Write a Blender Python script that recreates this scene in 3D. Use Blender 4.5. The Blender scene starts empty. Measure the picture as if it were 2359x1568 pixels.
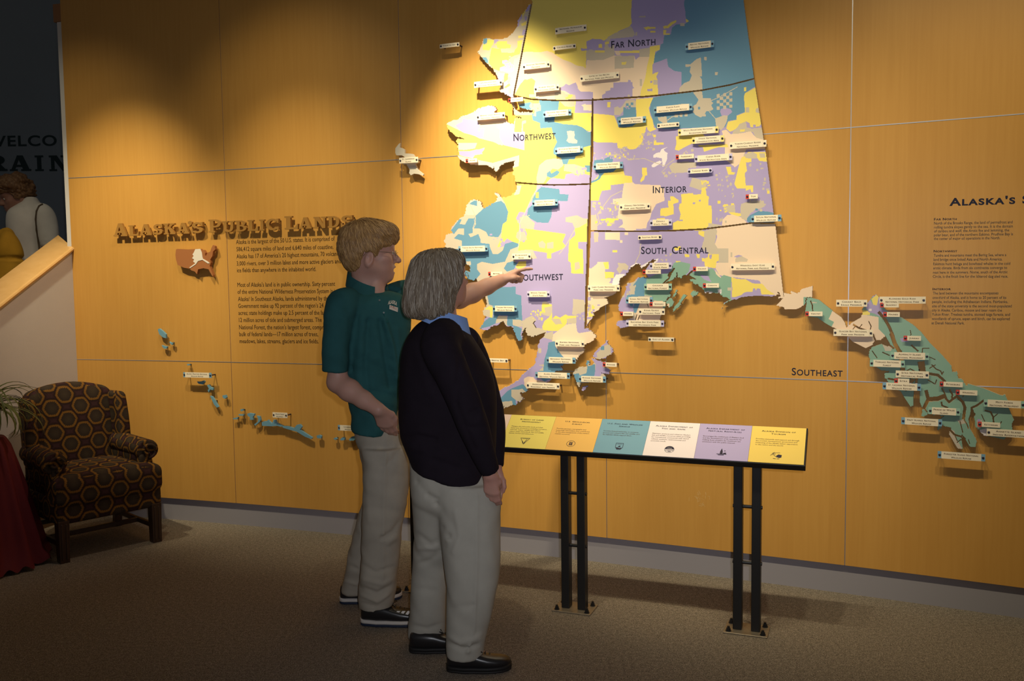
import bpy, bmesh, math, random
import numpy as np
from mathutils import Vector, Matrix, noise
D = bpy.data
SC = bpy.context.scene
COL = SC.collection
PI = math.pi
# ------------------------------------------------------------------ camera
FPX, PITCH, ROLL, HC = 2104.34, 0.07194, -0.01238, 1.55
IW, IH = 2359, 1568
cp, sp_, cr, sr = math.cos(PITCH), math.sin(PITCH), math.cos(ROLL), math.sin(ROLL)
FW = np.array([0, cp, -sp_])
RT = cr * np.array([1, 0, 0]) + sr * np.array([0, sp_, cp])
UP = -sr * np.array([1, 0, 0]) + cr * np.array([0, sp_, cp])
CAMP = np.array([0, 0, HC])
cd = D.cameras.new('camera')
cd.sensor_fit = 'HORIZONTAL'
cd.sensor_width = 36.0
cd.lens = FPX / IW * 36.0
cd.clip_start = 0.05
cam = D.objects.new('camera', cd)
COL.objects.link(cam)
M3 = Matrix((tuple(RT), tuple(UP), tuple(-FW))).transposed()
cam.matrix_world = Matrix.Translation(Vector(CAMP)) @ M3.to_4x4()
SC.camera = cam
# ------------------------------------------------------------------ view, world
vs = SC.view_settings
vs.view_transform = 'Standard'
vs.look = 'None'
vs.gamma = 1.0
vs.use_curve_mapping = False
vs.exposure = 0.0
wd = D.worlds.new('world')
SC.world = wd
wd.use_nodes = True
bg = wd.node_tree.nodes['Background']
bg.inputs[0].default_value = (1.0, 0.93, 0.86, 1)
bg.inputs[1].default_value = 0.065
# ------------------------------------------------------------------ curved exhibit wall: arc length s, height z, distance off in front
PX, PY, TH, KAP = -1.14101, 5.43415, -0.34319, -0.03935
RW = -1.0 / KAP
CX, CY = PX + RW * math.sin(TH), PY - RW * math.cos(TH)
ZA, ZB, ZP, SPAN, S0, SE = 2.20857, 1.03058, 0.14404, 1.19736, -0.63632, -1.80511

def wall_pt(s, z, off=0.0):
    s = np.asarray(s, float); z = np.asarray(z, float)
    a = TH + KAP * s
    x = CX - (RW - off) * np.sin(a)
    y = CY + (RW - off) * np.cos(a)
    s, z, x, y = np.broadcast_arrays(s, z, x, y)
    return np.stack([x, y, z], -1)

def ray(x, y):
    x = np.asarray(x, float)[..., None]; y = np.asarray(y, float)[..., None]
    return FW * FPX + RT * (x - IW / 2) - UP * (y - IH / 2)

def px2wall(x, y, off=0.0):
    """arc length and height where the line of sight of a photograph point meets the wall surface"""
    d = ray(x, y)
    dx, dy = d[..., 0], d[..., 1]
    ox, oy = -CX, -CY
    A = dx * dx + dy * dy
    B = ox * dx + oy * dy
    Cc = ox * ox + oy * oy - (RW - off) ** 2
    t = (-B + np.sqrt(B * B - A * Cc)) / A
    x3, y3, z3 = t * dx, t * dy, HC + t * d[..., 2]
    a = np.arctan2((CX - x3), -(CY - y3))
    return (a - TH) / KAP, z3

def at(x, y, Y):
    """point at depth Y seen at photograph point x, y"""
    d = ray(x, y)
    return CAMP + d * (Y / d[..., 1])[..., None] if np.ndim(x) else CAMP + d * (Y / d[1])

def ground(x, y, z=0.0):
    d = ray(x, y)
    return CAMP + d * ((z - HC) / d[2])

# ------------------------------------------------------------------ lamps: ceiling track spots washing the wall
SPOTCOL = (1.0, 0.88, 0.59)
def spot(name, s, off, z, aim_s, aim_z, power, deg, blend, rad=0.042, col=SPOTCOL):
    l = D.lights.new(name, 'SPOT')
    l.energy = power
    l.color = col
    l.spot_size = math.radians(deg)
    l.spot_blend = blend
    l.shadow_soft_size = rad
    o = D.objects.new(name, l)
    COL.objects.link(o)
    p = Vector(wall_pt(s, z, off)); q = Vector(wall_pt(aim_s, aim_z, 0))
    o.location = p
    o.rotation_euler = (q - p).to_track_quat('-Z', 'Y').to_euler()
    return o
for (px_, off, z, dsx, az, pw, dg, bl) in [
    (200, 1.45, 3.80, 0.0, 1.60, 40, 64, 1.0),
    (690, 1.45, 3.80, 0.0, 1.80, 48, 66, 1.0),
    (300, 1.60, 3.80, 0.0, 1.42, 330, 44, 1.0),
    (700, 1.60, 3.80, 0.0, 1.35, 215, 46, 1.0),
    (1160, 1.20, 3.80, 0.0, 1.93, 700, 41, 1.0),
    (1330, 1.85, 3.80, 0.1, 1.10, 95, 58, .9),
    (1480, 1.85, 3.80, 0.1, 1.30, 165, 48, 1.0),
    (1680, 1.85, 3.80, 0.15, 1.10, 120, 55, 1.0),
    (2000, 1.85, 3.80, 0.0, 1.20, 85, 72, 1.0),
    (2420, 1.85, 3.80, 0.0, 1.20, 105, 72, 1.0)]:
    s_ = float(px2wall(px_, 450)[0])
    spot('track_spot', s_, off, z, s_ + dsx, az, pw, dg, bl)
# the camera's own weak flash, just right of and above the lens
l = D.lights.new('camera_flash', 'SPOT'); l.energy = 165; l.color = (0.93, 0.94, 1.0); l.spot_size = math.radians(68); l.spot_blend = 1.0; l.shadow_soft_size = 0.02
o = D.objects.new('camera_flash', l); COL.objects.link(o)
o.matrix_world = Matrix.Translation(Vector(CAMP + RT * 0.07 + UP * 0.06)) @ M3.to_4x4()
# added fill spot, no known fixture, to brighten the low stair wall and cap
l = D.lights.new('added_corner_fill', 'SPOT'); l.energy = 85; l.color = (1.0, 0.80, 0.62); l.spot_size = math.radians(60); l.spot_blend = 1.0; l.shadow_soft_size = 0.06
o = D.objects.new('added_corner_fill', l); COL.objects.link(o)
p_ = Vector((-1.35, 4.5, 3.7)); q_ = Vector((-3.1, 5.2, 1.35)); o.location = p_
o.rotation_euler = (q_ - p_).to_track_quat('-Z', 'Y').to_euler()

# ------------------------------------------------------------------ helpers
def top_of(o):
    while o.parent is not None:
        o = o.parent
    return o

def tag(o, label=None, cat=None, group=None, kind=None):
    if label: o['label'] = label
    if cat: o['category'] = cat
    if group: o['group'] = group
    if kind: o['kind'] = kind
    return o

def thing(name, label, cat, loc=(0, 0, 0), group=None):
    o = D.objects.new(name, None)
    o.empty_display_size = 0.05
    COL.objects.link(o)
    o.location = tuple(float(v) for v in loc)
    return tag(o, label, cat, group)

def mesh_obj(name, v, f, mats, parent=None, smooth=False, uv=None, midx=None, loc=None):
    """world coordinates v; the parent's top object only carries a location"""
    v = np.asarray(v, float).reshape(-1, 3)
    org = np.zeros(3)
    if parent is not None:
        org = np.array(top_of(parent).location)
    elif loc is not None:
        org = np.asarray(loc, float)
    me = D.meshes.new(name)
    me.from_pydata((v - org).tolist(), [], f if isinstance(f, list) else f.tolist())
    if not isinstance(mats, (list, tuple)): mats = [mats]
    for m in mats: me.materials.append(m)
    if midx is not None:
        me.polygons.foreach_set('material_index', np.asarray(midx, dtype=np.int32))
    if smooth:
        me.polygons.foreach_set('use_smooth', np.ones(len(me.polygons), bool))
    if uv is not None:
        ul = me.uv_layers.new(name='UVMap')
        li = np.empty(len(me.loops), dtype=np.int32)
        me.loops.foreach_get('vertex_index', li)
        ul.data.foreach_set('uv', np.asarray(uv, float)[li].ravel())
    me.update()
    o = D.objects.new(name, me)
    COL.objects.link(o)
    if parent is not None: o.parent = parent
    elif loc is not None: o.location = tuple(org)
    return o

class MB:
    """collects simple solids"""
    def __init__(self): self.v = []; self.f = []
    def add(self, v, f):
        n = len(self.v)
        self.v += [tuple(p) for p in v]
        self.f += [tuple(i + n for i in q) for q in f]
        return self
    def box(self, c, sx, sy, sz, ax=None):
        """box about c; ax = 3 unit axes"""
        ax = np.eye(3) if ax is None else np.asarray(ax)
        c = np.asarray(c, float); vs_ = []
        for k in (-1, 1):
            for (i, j) in ((-1, -1), (1, -1), (1, 1), (-1, 1)):
                vs_.append(c + ax[0] * i * sx / 2 + ax[1] * j * sy / 2 + ax[2] * k * sz / 2)
        return self.add(vs_, [(3, 2, 1, 0), (4, 5, 6, 7), (0, 1, 5, 4), (1, 2, 6, 5), (2, 3, 7, 6), (3, 0, 4, 7)])
    def tube(self, pts, rad, n=8, cap=True):
        pts = [np.asarray(p, float) for p in pts]
        rads = rad if isinstance(rad, (list, tuple, np.ndarray)) else [rad] * len(pts)
        rings = []
        t0 = pts[1] - pts[0]
        ref = np.array([0, 0, 1.0]) if abs(t0[2]) < 0.9 * np.linalg.norm(t0) else np.array([1.0, 0, 0])
        for i, p in enumerate(pts):
            t = pts[min(i + 1, len(pts) - 1)] - pts[max(i - 1, 0)]
            t = t / (np.linalg.norm(t) + 1e-12)
            a = np.cross(t, ref); a /= np.linalg.norm(a) + 1e-12
            b = np.cross(t, a)
            rings.append([p + (a * math.cos(2 * PI * k / n) + b * math.sin(2 * PI * k / n)) * rads[i] for k in range(n)])
        return self.rings(rings, cap)
    def rings(self, rings, cap=True):
        n = len(rings[0]); b = len(self.v)
        for r in rings: self.v += [tuple(p) for p in r]
        for i in range(len(rings) - 1):
            for k in range(n):
                k2 = (k + 1) % n
                self.f.append((b + i * n + k, b + i * n + k2, b + (i + 1) * n + k2, b + (i + 1) * n + k))
        if cap:
            self.f.append(tuple(b + k for k in range(n))[::-1])
            self.f.append(tuple(b + (len(rings) - 1) * n + k for k in range(n)))
        return self
    def prism(self, poly, fn, d0, d1):
        """polygon (2D) extruded between two depths; fn(x, y, d) gives the point"""
        n = len(poly)
        a = [fn(p[0], p[1], d0) for p in poly]; c = [fn(p[0], p[1], d1) for p in poly]
        fs = [tuple(range(n))[::-1], tuple(range(n, 2 * n))]
        for k in range(n): fs.append((k, (k + 1) % n, n + (k + 1) % n, n + k))
        return self.add(a + c, fs)
    def out(self, name, mats, parent=None, smooth=False, loc=None, bevel=0, seg=2, fixn=True):
        if bevel or fixn:
            bm = bmesh.new()
            vv = [bm.verts.new(p) for p in self.v]
            for q in self.f:
                try: bm.faces.new([vv[i] for i in q])
                except ValueError: pass
            bmesh.ops.recalc_face_normals(bm, faces=bm.faces)
            if bevel:
                bmesh.ops.bevel(bm, geom=[e for e in bm.edges if e.is_manifold and e.calc_face_angle(0) > 0.5], offset=bevel, segments=seg, affect='EDGES', profile=0.5)
            bm.verts.index_update()
            v = [tuple(p.co) for p in bm.verts]; f = [tuple(p.index for p in q.verts) for q in bm.faces]
            bm.free()
        else:
            v, f = self.v, self.f
        o = mesh_obj(name, v, f, mats, parent, smooth, loc=loc)
        return o

# ------------------------------------------------------------------ materials
MATS = {}
def mat(name, col, rough=0.6, spec=0.4, metal=0.0):
    if name in MATS: return MATS[name]
    m = D.materials.new(name); m.use_nodes = True
    b = m.node_tree.nodes['Principled BSDF']
    b.inputs['Base Color'].default_value = (*col, 1)
    b.inputs['Roughness'].default_value = rough
    b.inputs['Specular IOR Level'].default_value = spec
    b.inputs['Metallic'].default_value = metal
    MATS[name] = m
    return m

class NT:
    def __init__(self, m): self.t = m.node_tree; self.b = self.t.nodes['Principled BSDF']
    def n(self, typ, **kw):
        x = self.t.nodes.new(typ)
        for k, v in kw.items():
            if k.startswith('i_'): x.inputs[k[2:].replace('_', ' ')].default_value = v
            else: setattr(x, k, v)
        return x
    def l(self, a, b): self.t.links.new(a, b)
    def math(self, op, a, b=None, c=None):
        x = self.t.nodes.new('ShaderNodeMath'); x.operation = op
        for i, q in enumerate((a, b, c)):
            if q is None: continue
            if isinstance(q, (int, float)): x.inputs[i].default_value = q
            else: self.l(q, x.inputs[i])
        return x.outputs[0]
    def ramp(self, fac, stops, interp='LINEAR'):
        r = self.t.nodes.new('ShaderNodeValToRGB'); r.color_ramp.interpolation = interp
        e = r.color_ramp.elements
        while len(e) < len(stops): e.new(0.5)
        for q, (p, c) in zip(e, stops):
            q.position = p; q.color = (*c, 1)
        self.l(fac, r.inputs[0])
        return r.outputs[0]
    def mix(self, fac, a, b, typ='MIX'):
        x = self.t.nodes.new('ShaderNodeMix'); x.data_type = 'RGBA'; x.blend_type = typ
        for sock, q in ((x.inputs[0], fac), (x.inputs[6], a), (x.inputs[7], b)):
            if isinstance(q, (int, float)): sock.default_value = q
            elif isinstance(q, tuple): sock.default_value = (*q, 1)
            else: self.l(q, sock)
        return x.outputs[2]
    def bump(self, h, strength=0.3, dist=0.01):
        x = self.t.nodes.new('ShaderNodeBump'); x.inputs['Strength'].default_value = strength; x.inputs['Distance'].default_value = dist
        self.l(h, x.inputs['Height']); self.l(x.outputs[0], self.b.inputs['Normal'])
    def coord(self, kind='Object', scale=(1, 1, 1)):
        tc = self.t.nodes.new('ShaderNodeTexCoord'); mp = self.t.nodes.new('ShaderNodeMapping')
        mp.inputs['Scale'].default_value = scale
        self.l(tc.outputs[kind], mp.inputs[0]); return mp.outputs[0]
    def noise(self, vec, scale=5, detail=4, rough=0.55):
        x = self.t.nodes.new('ShaderNodeTexNoise'); x.inputs['Scale'].default_value = scale
        x.inputs['Detail'].default_value = detail; x.inputs['Roughness'].default_value = rough
        self.l(vec, x.inputs['Vector']); return x.outputs[0]

def wood_mat(name, c1, c2, kind='UV', scale=(1, 1, 1), grain=(60, 2.2, 1), leaf=0.0, rough=0.38, spec=0.35):
    m = mat(name, c1, rough, spec); t = NT(m)
    v = t.coord(kind, scale)
    mp = t.n('ShaderNodeMapping'); mp.inputs['Scale'].default_value = grain; t.l(v, mp.inputs[0])
    g = t.noise(mp.outputs[0], 1.0, 5, 0.6)
    g2 = t.noise(v, 0.9, 3, 0.5)
    f = t.math('ADD', t.math('MULTIPLY', g, 0.55), t.math('MULTIPLY', g2, 0.45))
    if leaf:
        sx = t.n('ShaderNodeSeparateXYZ'); t.l(v, sx.inputs[0])
        fl = t.math('FLOOR', t.math('DIVIDE', sx.outputs[0], leaf))
        wn = t.n('ShaderNodeTexWhiteNoise'); wn.noise_dimensions = '1D'; t.l(fl, wn.inputs['W'])
        f = t.math('ADD', f, t.math('MULTIPLY', t.math('SUBTRACT', wn.outputs[0], 0.5), 0.12))
    c = t.ramp(f, [(0.3, c2), (0.7, c1)])
    t.l(c, t.b.inputs['Base Color'])
    return m
# ================================================================== the setting
M_MAPLE = wood_mat('maple_veneer', (0.61, 0.315, 0.070), (0.54, 0.265, 0.053), leaf=0.16)
M_ALU = mat('aluminium_strip', (0.62, 0.62, 0.66), 0.35, 0.5, 0.85)
M_BACK = mat('wall_backing', (0.05, 0.04, 0.03), 0.9)
M_RUBBER = mat('grey_rubber_base', (0.285, 0.265, 0.29), 0.55, 0.3)
def plaster(name, c):
    m = mat(name, c, 0.85, 0.2); t = NT(m)
    v = t.coord('Object')
    n = t.noise(v, 3.0, 5)
    t.l(t.mix(n, tuple(x * 0.93 for x in c), tuple(min(1, x * 1.05) for x in c)), t.b.inputs['Base Color'])
    t.bump(t.noise(v, 160, 3), 0.15, 0.002)
    return m
M_WHITE = plaster('white_paint', (0.62, 0.585, 0.555))
M_CARPET = mat('brown_carpet', (0.2, 0.16, 0.12), 0.95, 0.1)
t = NT(M_CARPET); v = t.coord('Object')
n1 = t.noise(v, 190, 2, 0.7); n2 = t.noise(v, 55, 3, 0.6); n3 = t.noise(v, 0.8, 3)
c = t.ramp(t.math('ADD', t.math('MULTIPLY', n1, 0.75), t.math('MULTIPLY', n2, 0.25)), [(0.34, (0.075, 0.060, 0.047)), (0.5, (0.225, 0.185, 0.142)), (0.68, (0.50, 0.425, 0.335))])
t.l(t.mix(t.math('MULTIPLY', n3, 0.35), c, (0.10, 0.08, 0.062)), t.b.inputs['Base Color'])
t.bump(n1, 0.9, 0.006)

def arc_slab(name, s0, s1, z0, z1, o0, o1, m, parent=None, ns=8, loc=None):
    """curved slab between two offsets; uv = (s, z)"""
    ss = np.linspace(s0, s1, ns + 1)
    V = []; UV = []
    for off in (o1, o0):
        for z in (z0, z1):
            V.append(wall_pt(ss, z, off)); UV.append(np.stack([ss, np.full_like(ss, z)], -1))
    V = np.concatenate(V); UV = np.concatenate(UV); n = ns + 1
    F = []
    for i in range(ns):
        a, b, c, d = i, n + i, 2 * n + i, 3 * n + i
        F += [(a, a + 1, b + 1, b), (c + 1, c, d, d + 1), (b, b + 1, d + 1, d), (a + 1, a, c, c + 1)]
    F += [(0, n, 3 * n, 2 * n), (ns, 2 * n + ns, 3 * n + ns, n + ns)]
    return mesh_obj(name, V, F, m, parent, uv=UV, loc=loc)

SR = 6.6
ZT = 4.45
wall = tag(arc_slab('wall_back', SE + 0.002, SR, 0.0, ZT, -0.075, -0.030, M_BACK, ns=60), kind='structure')
rows = [ZP, ZB, ZA, ZA + 1.178, ZT]
cols = [SE] + [S0 + SPAN * k for k in range(0, 6)] + [SR]
G = 0.0021
for i in range(len(cols) - 1):
    for j in range(4):
        a, b = cols[i] + (G if i else 0), cols[i + 1] - G
        arc_slab('panel', a, b, rows[j] + (G if j else 0), rows[j + 1] - G, -0.0299, 0.0, M_MAPLE, wall, ns=12)
for c in cols[1:-1]:
    arc_slab('vertical_joint_strip', c - G, c + G, ZP, ZT, -0.0299, -0.004, M_ALU, wall, ns=1)
for i in range(len(cols) - 1):
    for z in rows[1:4]:
        arc_slab('horizontal_joint_strip', cols[i] + G, cols[i + 1] - G, z - G, z + G, -0.0299, 0.0012, M_ALU, wall, ns=12)
tag(arc_slab('baseboard_back', SE, SR, 0.0, ZP + 0.0, -0.0295, -0.020, M_RUBBER, ns=60), kind='structure')

# floor
me = [(-6, -1.2, 0), (6, -1.2, 0), (6, 9.5, 0), (-6, 9.5, 0), (-6, -1.2, -0.1), (6, -1.2, -0.1), (6, 9.5, -0.1), (-6, 9.5, -0.1)]
tag(mesh_obj('floor', me, [(0, 1, 2, 3), (7, 6, 5, 4), (0, 4, 5, 1), (1, 5, 6, 2), (2, 6, 7, 3), (3, 7, 4, 0)], M_CARPET), kind='structure')

# low stair wall at the left, square to the exhibit wall, with a sloping wooden cap
E0 = wall_pt(SE, 0, 0)[:2]
aE = TH + KAP * SE
NV = np.array([math.sin(aE), -math.cos(aE)])        # out of the exhibit wall, along the low wall, towards the camera
LV = np.array([-math.cos(aE), -math.sin(aE)])       # to the left, through the low wall
def lw(t, l, z): return np.array([*(E0 + NV * t + LV * l), z])
M_CAP = wood_mat('oak_cap', (0.66, 0.40, 0.16), (0.55, 0.31, 0.10), 'Object', grain=(14, 3, 40), rough=0.28, spec=0.5)
M_OAKDARK = wood_mat('brown_skirting', (0.20, 0.115, 0.055), (0.15, 0.085, 0.04), 'Object', grain=(6, 6, 60), rough=0.45)

# pale scuff on the lower panel behind the rail
M_SCUFF = mat('pale_scuff', (0.66, 0.43, 0.18), 0.7, 0.2)
rs = random.Random(2); V_ = []; F_ = []
for k in range(22):
    x = 1610 + rs.gauss(0, 10); y = 1148 + rs.gauss(0, 8); a = rs.uniform(0, PI); L_ = rs.uniform(1.5, 5); w_ = rs.uniform(.2, .45)
    q = [(x + math.cos(a) * L_ * i - math.sin(a) * w_ * j, y + math.sin(a) * L_ * i + math.cos(a) * w_ * j) for i, j in ((-1, -1), (1, -1), (1, 1), (-1, 1))]
    s, z = px2wall(np.array([c_[0] for c_ in q]), np.array([c_[1] for c_ in q]), .0004)
    F_.append(tuple(range(len(V_), len(V_) + 4))); V_ += [tuple(c_) for c_ in wall_pt(s, z, .0004)]
mesh_obj('scuff_mark', np.array(V_), F_, M_SCUFF, wall)['kind'] = 'stuff'
SL = 0.575
def capz(t): return 1.767 - SL * t
b = MB()
TT = [0.0, 2.6]
LW = 0.20
vv = []
for t in TT:
    for l in (0.0, LW):
        vv += [lw(t, l, 0), lw(t, l, capz(t) - 0.03)]
b.add(vv, [(0, 1, 3, 2), (4, 6, 7, 5), (0, 4, 5, 1), (2, 3, 7, 6), (1, 5, 7, 3), (0, 2, 6, 4)])
lowwall = tag(b.out('wall_left', M_WHITE), kind='structure')
# sloping cap board with a bullnose along the room side
prof = [(0.235, -0.03), (0.235, 0.0), (-0.002, 0.0), (-0.014, -0.004), (-0.019, -0.014), (-0.016, -0.026), (-0.006, -0.032), (0.0, -0.032)]
def caprow(t0): return [lw(t0 - l * 0.0, l, capz(t0) + h) for (l, h) in prof]
bb = MB().rings([caprow(-0.15 + 2.75 * k / 1.0) for k in (0, 1)])
# the cap starts at the exhibit wall on the room side and runs past its end behind it
bb.v[:len(prof)] = [tuple(lw(-0.0 - 0.15 * min(1, max(0, l / 0.06)), l, capz(-0.0 - 0.15 * min(1, max(0, l / 0.06))) + h)) for (l, h) in prof]
cap = bb.out('cap_rail', M_CAP, lowwall)
b = MB()
for (t0, t1, z0, z1) in ((0.0, 2.6, 0.0, 0.100),):
    q = [(0.0, 0.0), (-0.014, 0.0), (-0.014, 0.094), (-0.008, 0.1085), (0.0, 0.1085)]
    b.rings([[lw(t, l, z) for (l, z) in q] for t in (t0 + 0.0, t1)])
tag(b.out('baseboard_left', M_OAKDARK), kind='structure')
# painted end of the exhibit wall and the short beam above it
b = MB()
vv = [lw(t, l, z) for t in (0.0 - 0.005, -0.115) for l in (0.001, 0.036) for z in (1.70, 3.20)]
b.add(vv, [(0, 1, 3, 2), (4, 6, 7, 5), (0, 4, 5, 1), (2, 3, 7, 6), (1, 5, 7, 3), (0, 2, 6, 4)])
tag(b.out('trim_1', M_WHITE), kind='structure')
b = MB()
vv = [lw(t, l, z) for t in (-0.005, -0.30) for l in (0.002, 0.062) for z in (3.203, 3.315)]
b.add(vv, [(0, 1, 3, 2), (4, 6, 7, 5), (0, 4, 5, 1), (2, 3, 7, 6), (1, 5, 7, 3), (0, 2, 6, 4)])
tag(b.out('trim_2', wood_mat('beam_wood', (0.34, 0.15, 0.05), (0.28, 0.12, 0.04), 'Object', grain=(40, 40, 5))), kind='structure')
# stairwell behind: blue-grey painted wall, landing
M_BLUE = plaster('blue_grey_paint', (0.205, 0.245, 0.285))
b = MB().box((-4.3, 7.55, 2.2), 4.6, 0.1, 4.8)
backw = tag(b.out('wall_stairwell', M_BLUE), kind='structure')
LAND = 0.62
b = MB().box((-4.45, 6.62, LAND - 0.06), 2.75, 1.74, 0.12)
tag(b.out('floor_landing', M_CARPET), kind='structure')
# ================================================================== reader rail: slanted panel on three pairs of steel posts
M_BLACK = mat('black_powder_coat', (0.012, 0.012, 0.013), 0.42, 0.4)
M_STEEL = mat('worn_steel_plate', (0.23, 0.19, 0.14), 0.42, 0.5, 0.5)
t = NT(M_STEEL); n = t.noise(t.coord('Object'), 40, 4)
t.l(t.mix(n, (0.14, 0.11, 0.08), (0.34, 0.28, 0.2)), t.b.inputs['Base Color'])
M_INK = mat('dark_print_ink', (0.035, 0.028, 0.05), 0.6, 0.2)
M_INKSOFT = mat('brown_print_ink', (0.17, 0.11, 0.08), 0.7, 0.2)
RX, RY, RPH, RZB, RZT, RHD, RSEG = 1.1922, 3.7049, 0.3689, 0.7562, 0.8804, 0.166, 0.2247
RD = np.array([math.cos(RPH), -math.sin(RPH), 0]); RN = np.array([math.sin(RPH), math.cos(RPH), 0])
RS = np.array([RN[0] * RHD, RN[1] * RHD, RZT - RZB]); RLEN = np.linalg.norm(RS); RS /= RLEN   # up the slope
RU = np.cross(RD, RS)                                                                  # out of the face
if RU[2] < 0: RU = -RU
RO = np.array([RX, RY, RZB])
def rp(x, y, h=0.0):      # x metres left of the right end is negative, y up the slope, h above the face
    return RO + RD * x + RS * y + RU * h
NSEG = 9
rail = thing('reader_rail', 'long black framed reader rail with coloured sections slanting on black posts before the map', 'exhibit stand', (RX - 0.9, RY + 0.4, 0))
L0 = -NSEG * RSEG
tray = MB()
tray.add([rp(x, y, h) for x in (L0 - 0.006, 0.006) for y in (-0.004, RLEN + 0.004) for h in (-0.034, -0.0022)],
         [(0, 1, 3, 2), (4, 6, 7, 5), (0, 4, 5, 1), (2, 3, 7, 6), (1, 5, 7, 3), (0, 2, 6, 4)])
tray.out('tray', M_BLACK, rail, bevel=0.0015, seg=1)
def pmat(name, c): return mat(name, c, 0.42, 0.35)
C_YEL, C_ORG, C_BLU, C_LAV, C_CRM, C_GRN = (0.85, 0.68, 0.15), (0.88, 0.50, 0.12), (0.19, 0.37, 0.47), (0.46, 0.38, 0.62), (0.84, 0.62, 0.50), (0.25, 0.42, 0.33)
SECT = [('cream', C_CRM), ('green', C_GRN), ('cream', C_CRM), ('yellow', C_YEL), ('orange', C_ORG), ('blue', C_BLU), ('white', (0.88, 0.76, 0.74)), ('lavender', C_LAV), ('yellow', (0.88, 0.62, 0.13))]
rail_sections = []
for k, (nm, c) in enumerate(SECT):
    x0 = L0 + k * RSEG
    b = MB().add([rp(x, y, h) for x in (x0 + .0004, x0 + RSEG - .0004) for y in (0, RLEN) for h in (-0.0022, 0.0)],
                 [(0, 1, 3, 2), (4, 6, 7, 5), (0, 4, 5, 1), (2, 3, 7, 6), (1, 5, 7, 3), (0, 2, 6, 4)])
    o = b.out('panel_section', pmat('rail_' + nm + str(k), c), rail)
    o['label'] = nm + ' panel section'
    rail_sections.append((o, x0))
PN = 0.0755
def rfl(d, n, z): return np.array([RX, RY, 0]) + RD * d + RN * n + np.array([0, 0, z])
AXR = np.array([RD, RN, [0, 0, 1.0]])
for dc in (-0.2325, -1.011, -1.79):
    plate = MB().box(rfl(dc, PN, 0.0035), 0.185, 0.135, 0.007, AXR).out('base_plate', M_STEEL, rail, bevel=0.001, seg=1)
    for dx in (-0.0385, 0.0385):
        zt = RZB + (PN / RHD) * (RZT - RZB) - 0.040
        MB().box(rfl(dc + dx, PN, 0.007 + (zt - 0.007) / 2), 0.0375, 0.05, zt - 0.007, AXR).out('post', M_BLACK, rail, bevel=0.003, seg=2)
    for z in (0.30, 0.545):
        MB().tube([rfl(dc - 0.062, PN - 0.0, z), rfl(dc + 0.062, PN - 0.0, z)], 0.0075, 10).out('tie_rod', M_BLACK, rail)
    for dx in (-0.072, 0.072):
        for dn in (-0.048, 0.048):
            o = rfl(dc + dx, PN + dn, 0.007)
            bt = MB()
            bt.tube([o, o + [0, 0, 0.003]], 0.0125, 14)
            bt.tube([o + [0, 0, .003], o + [0, 0, 0.013]], 0.0095, 6)
            bt.tube([o + [0, 0, .013], o + [0, 0, 0.021]], 0.0055, 10)
            bt.out('bolt', M_BLACK, rail)
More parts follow.
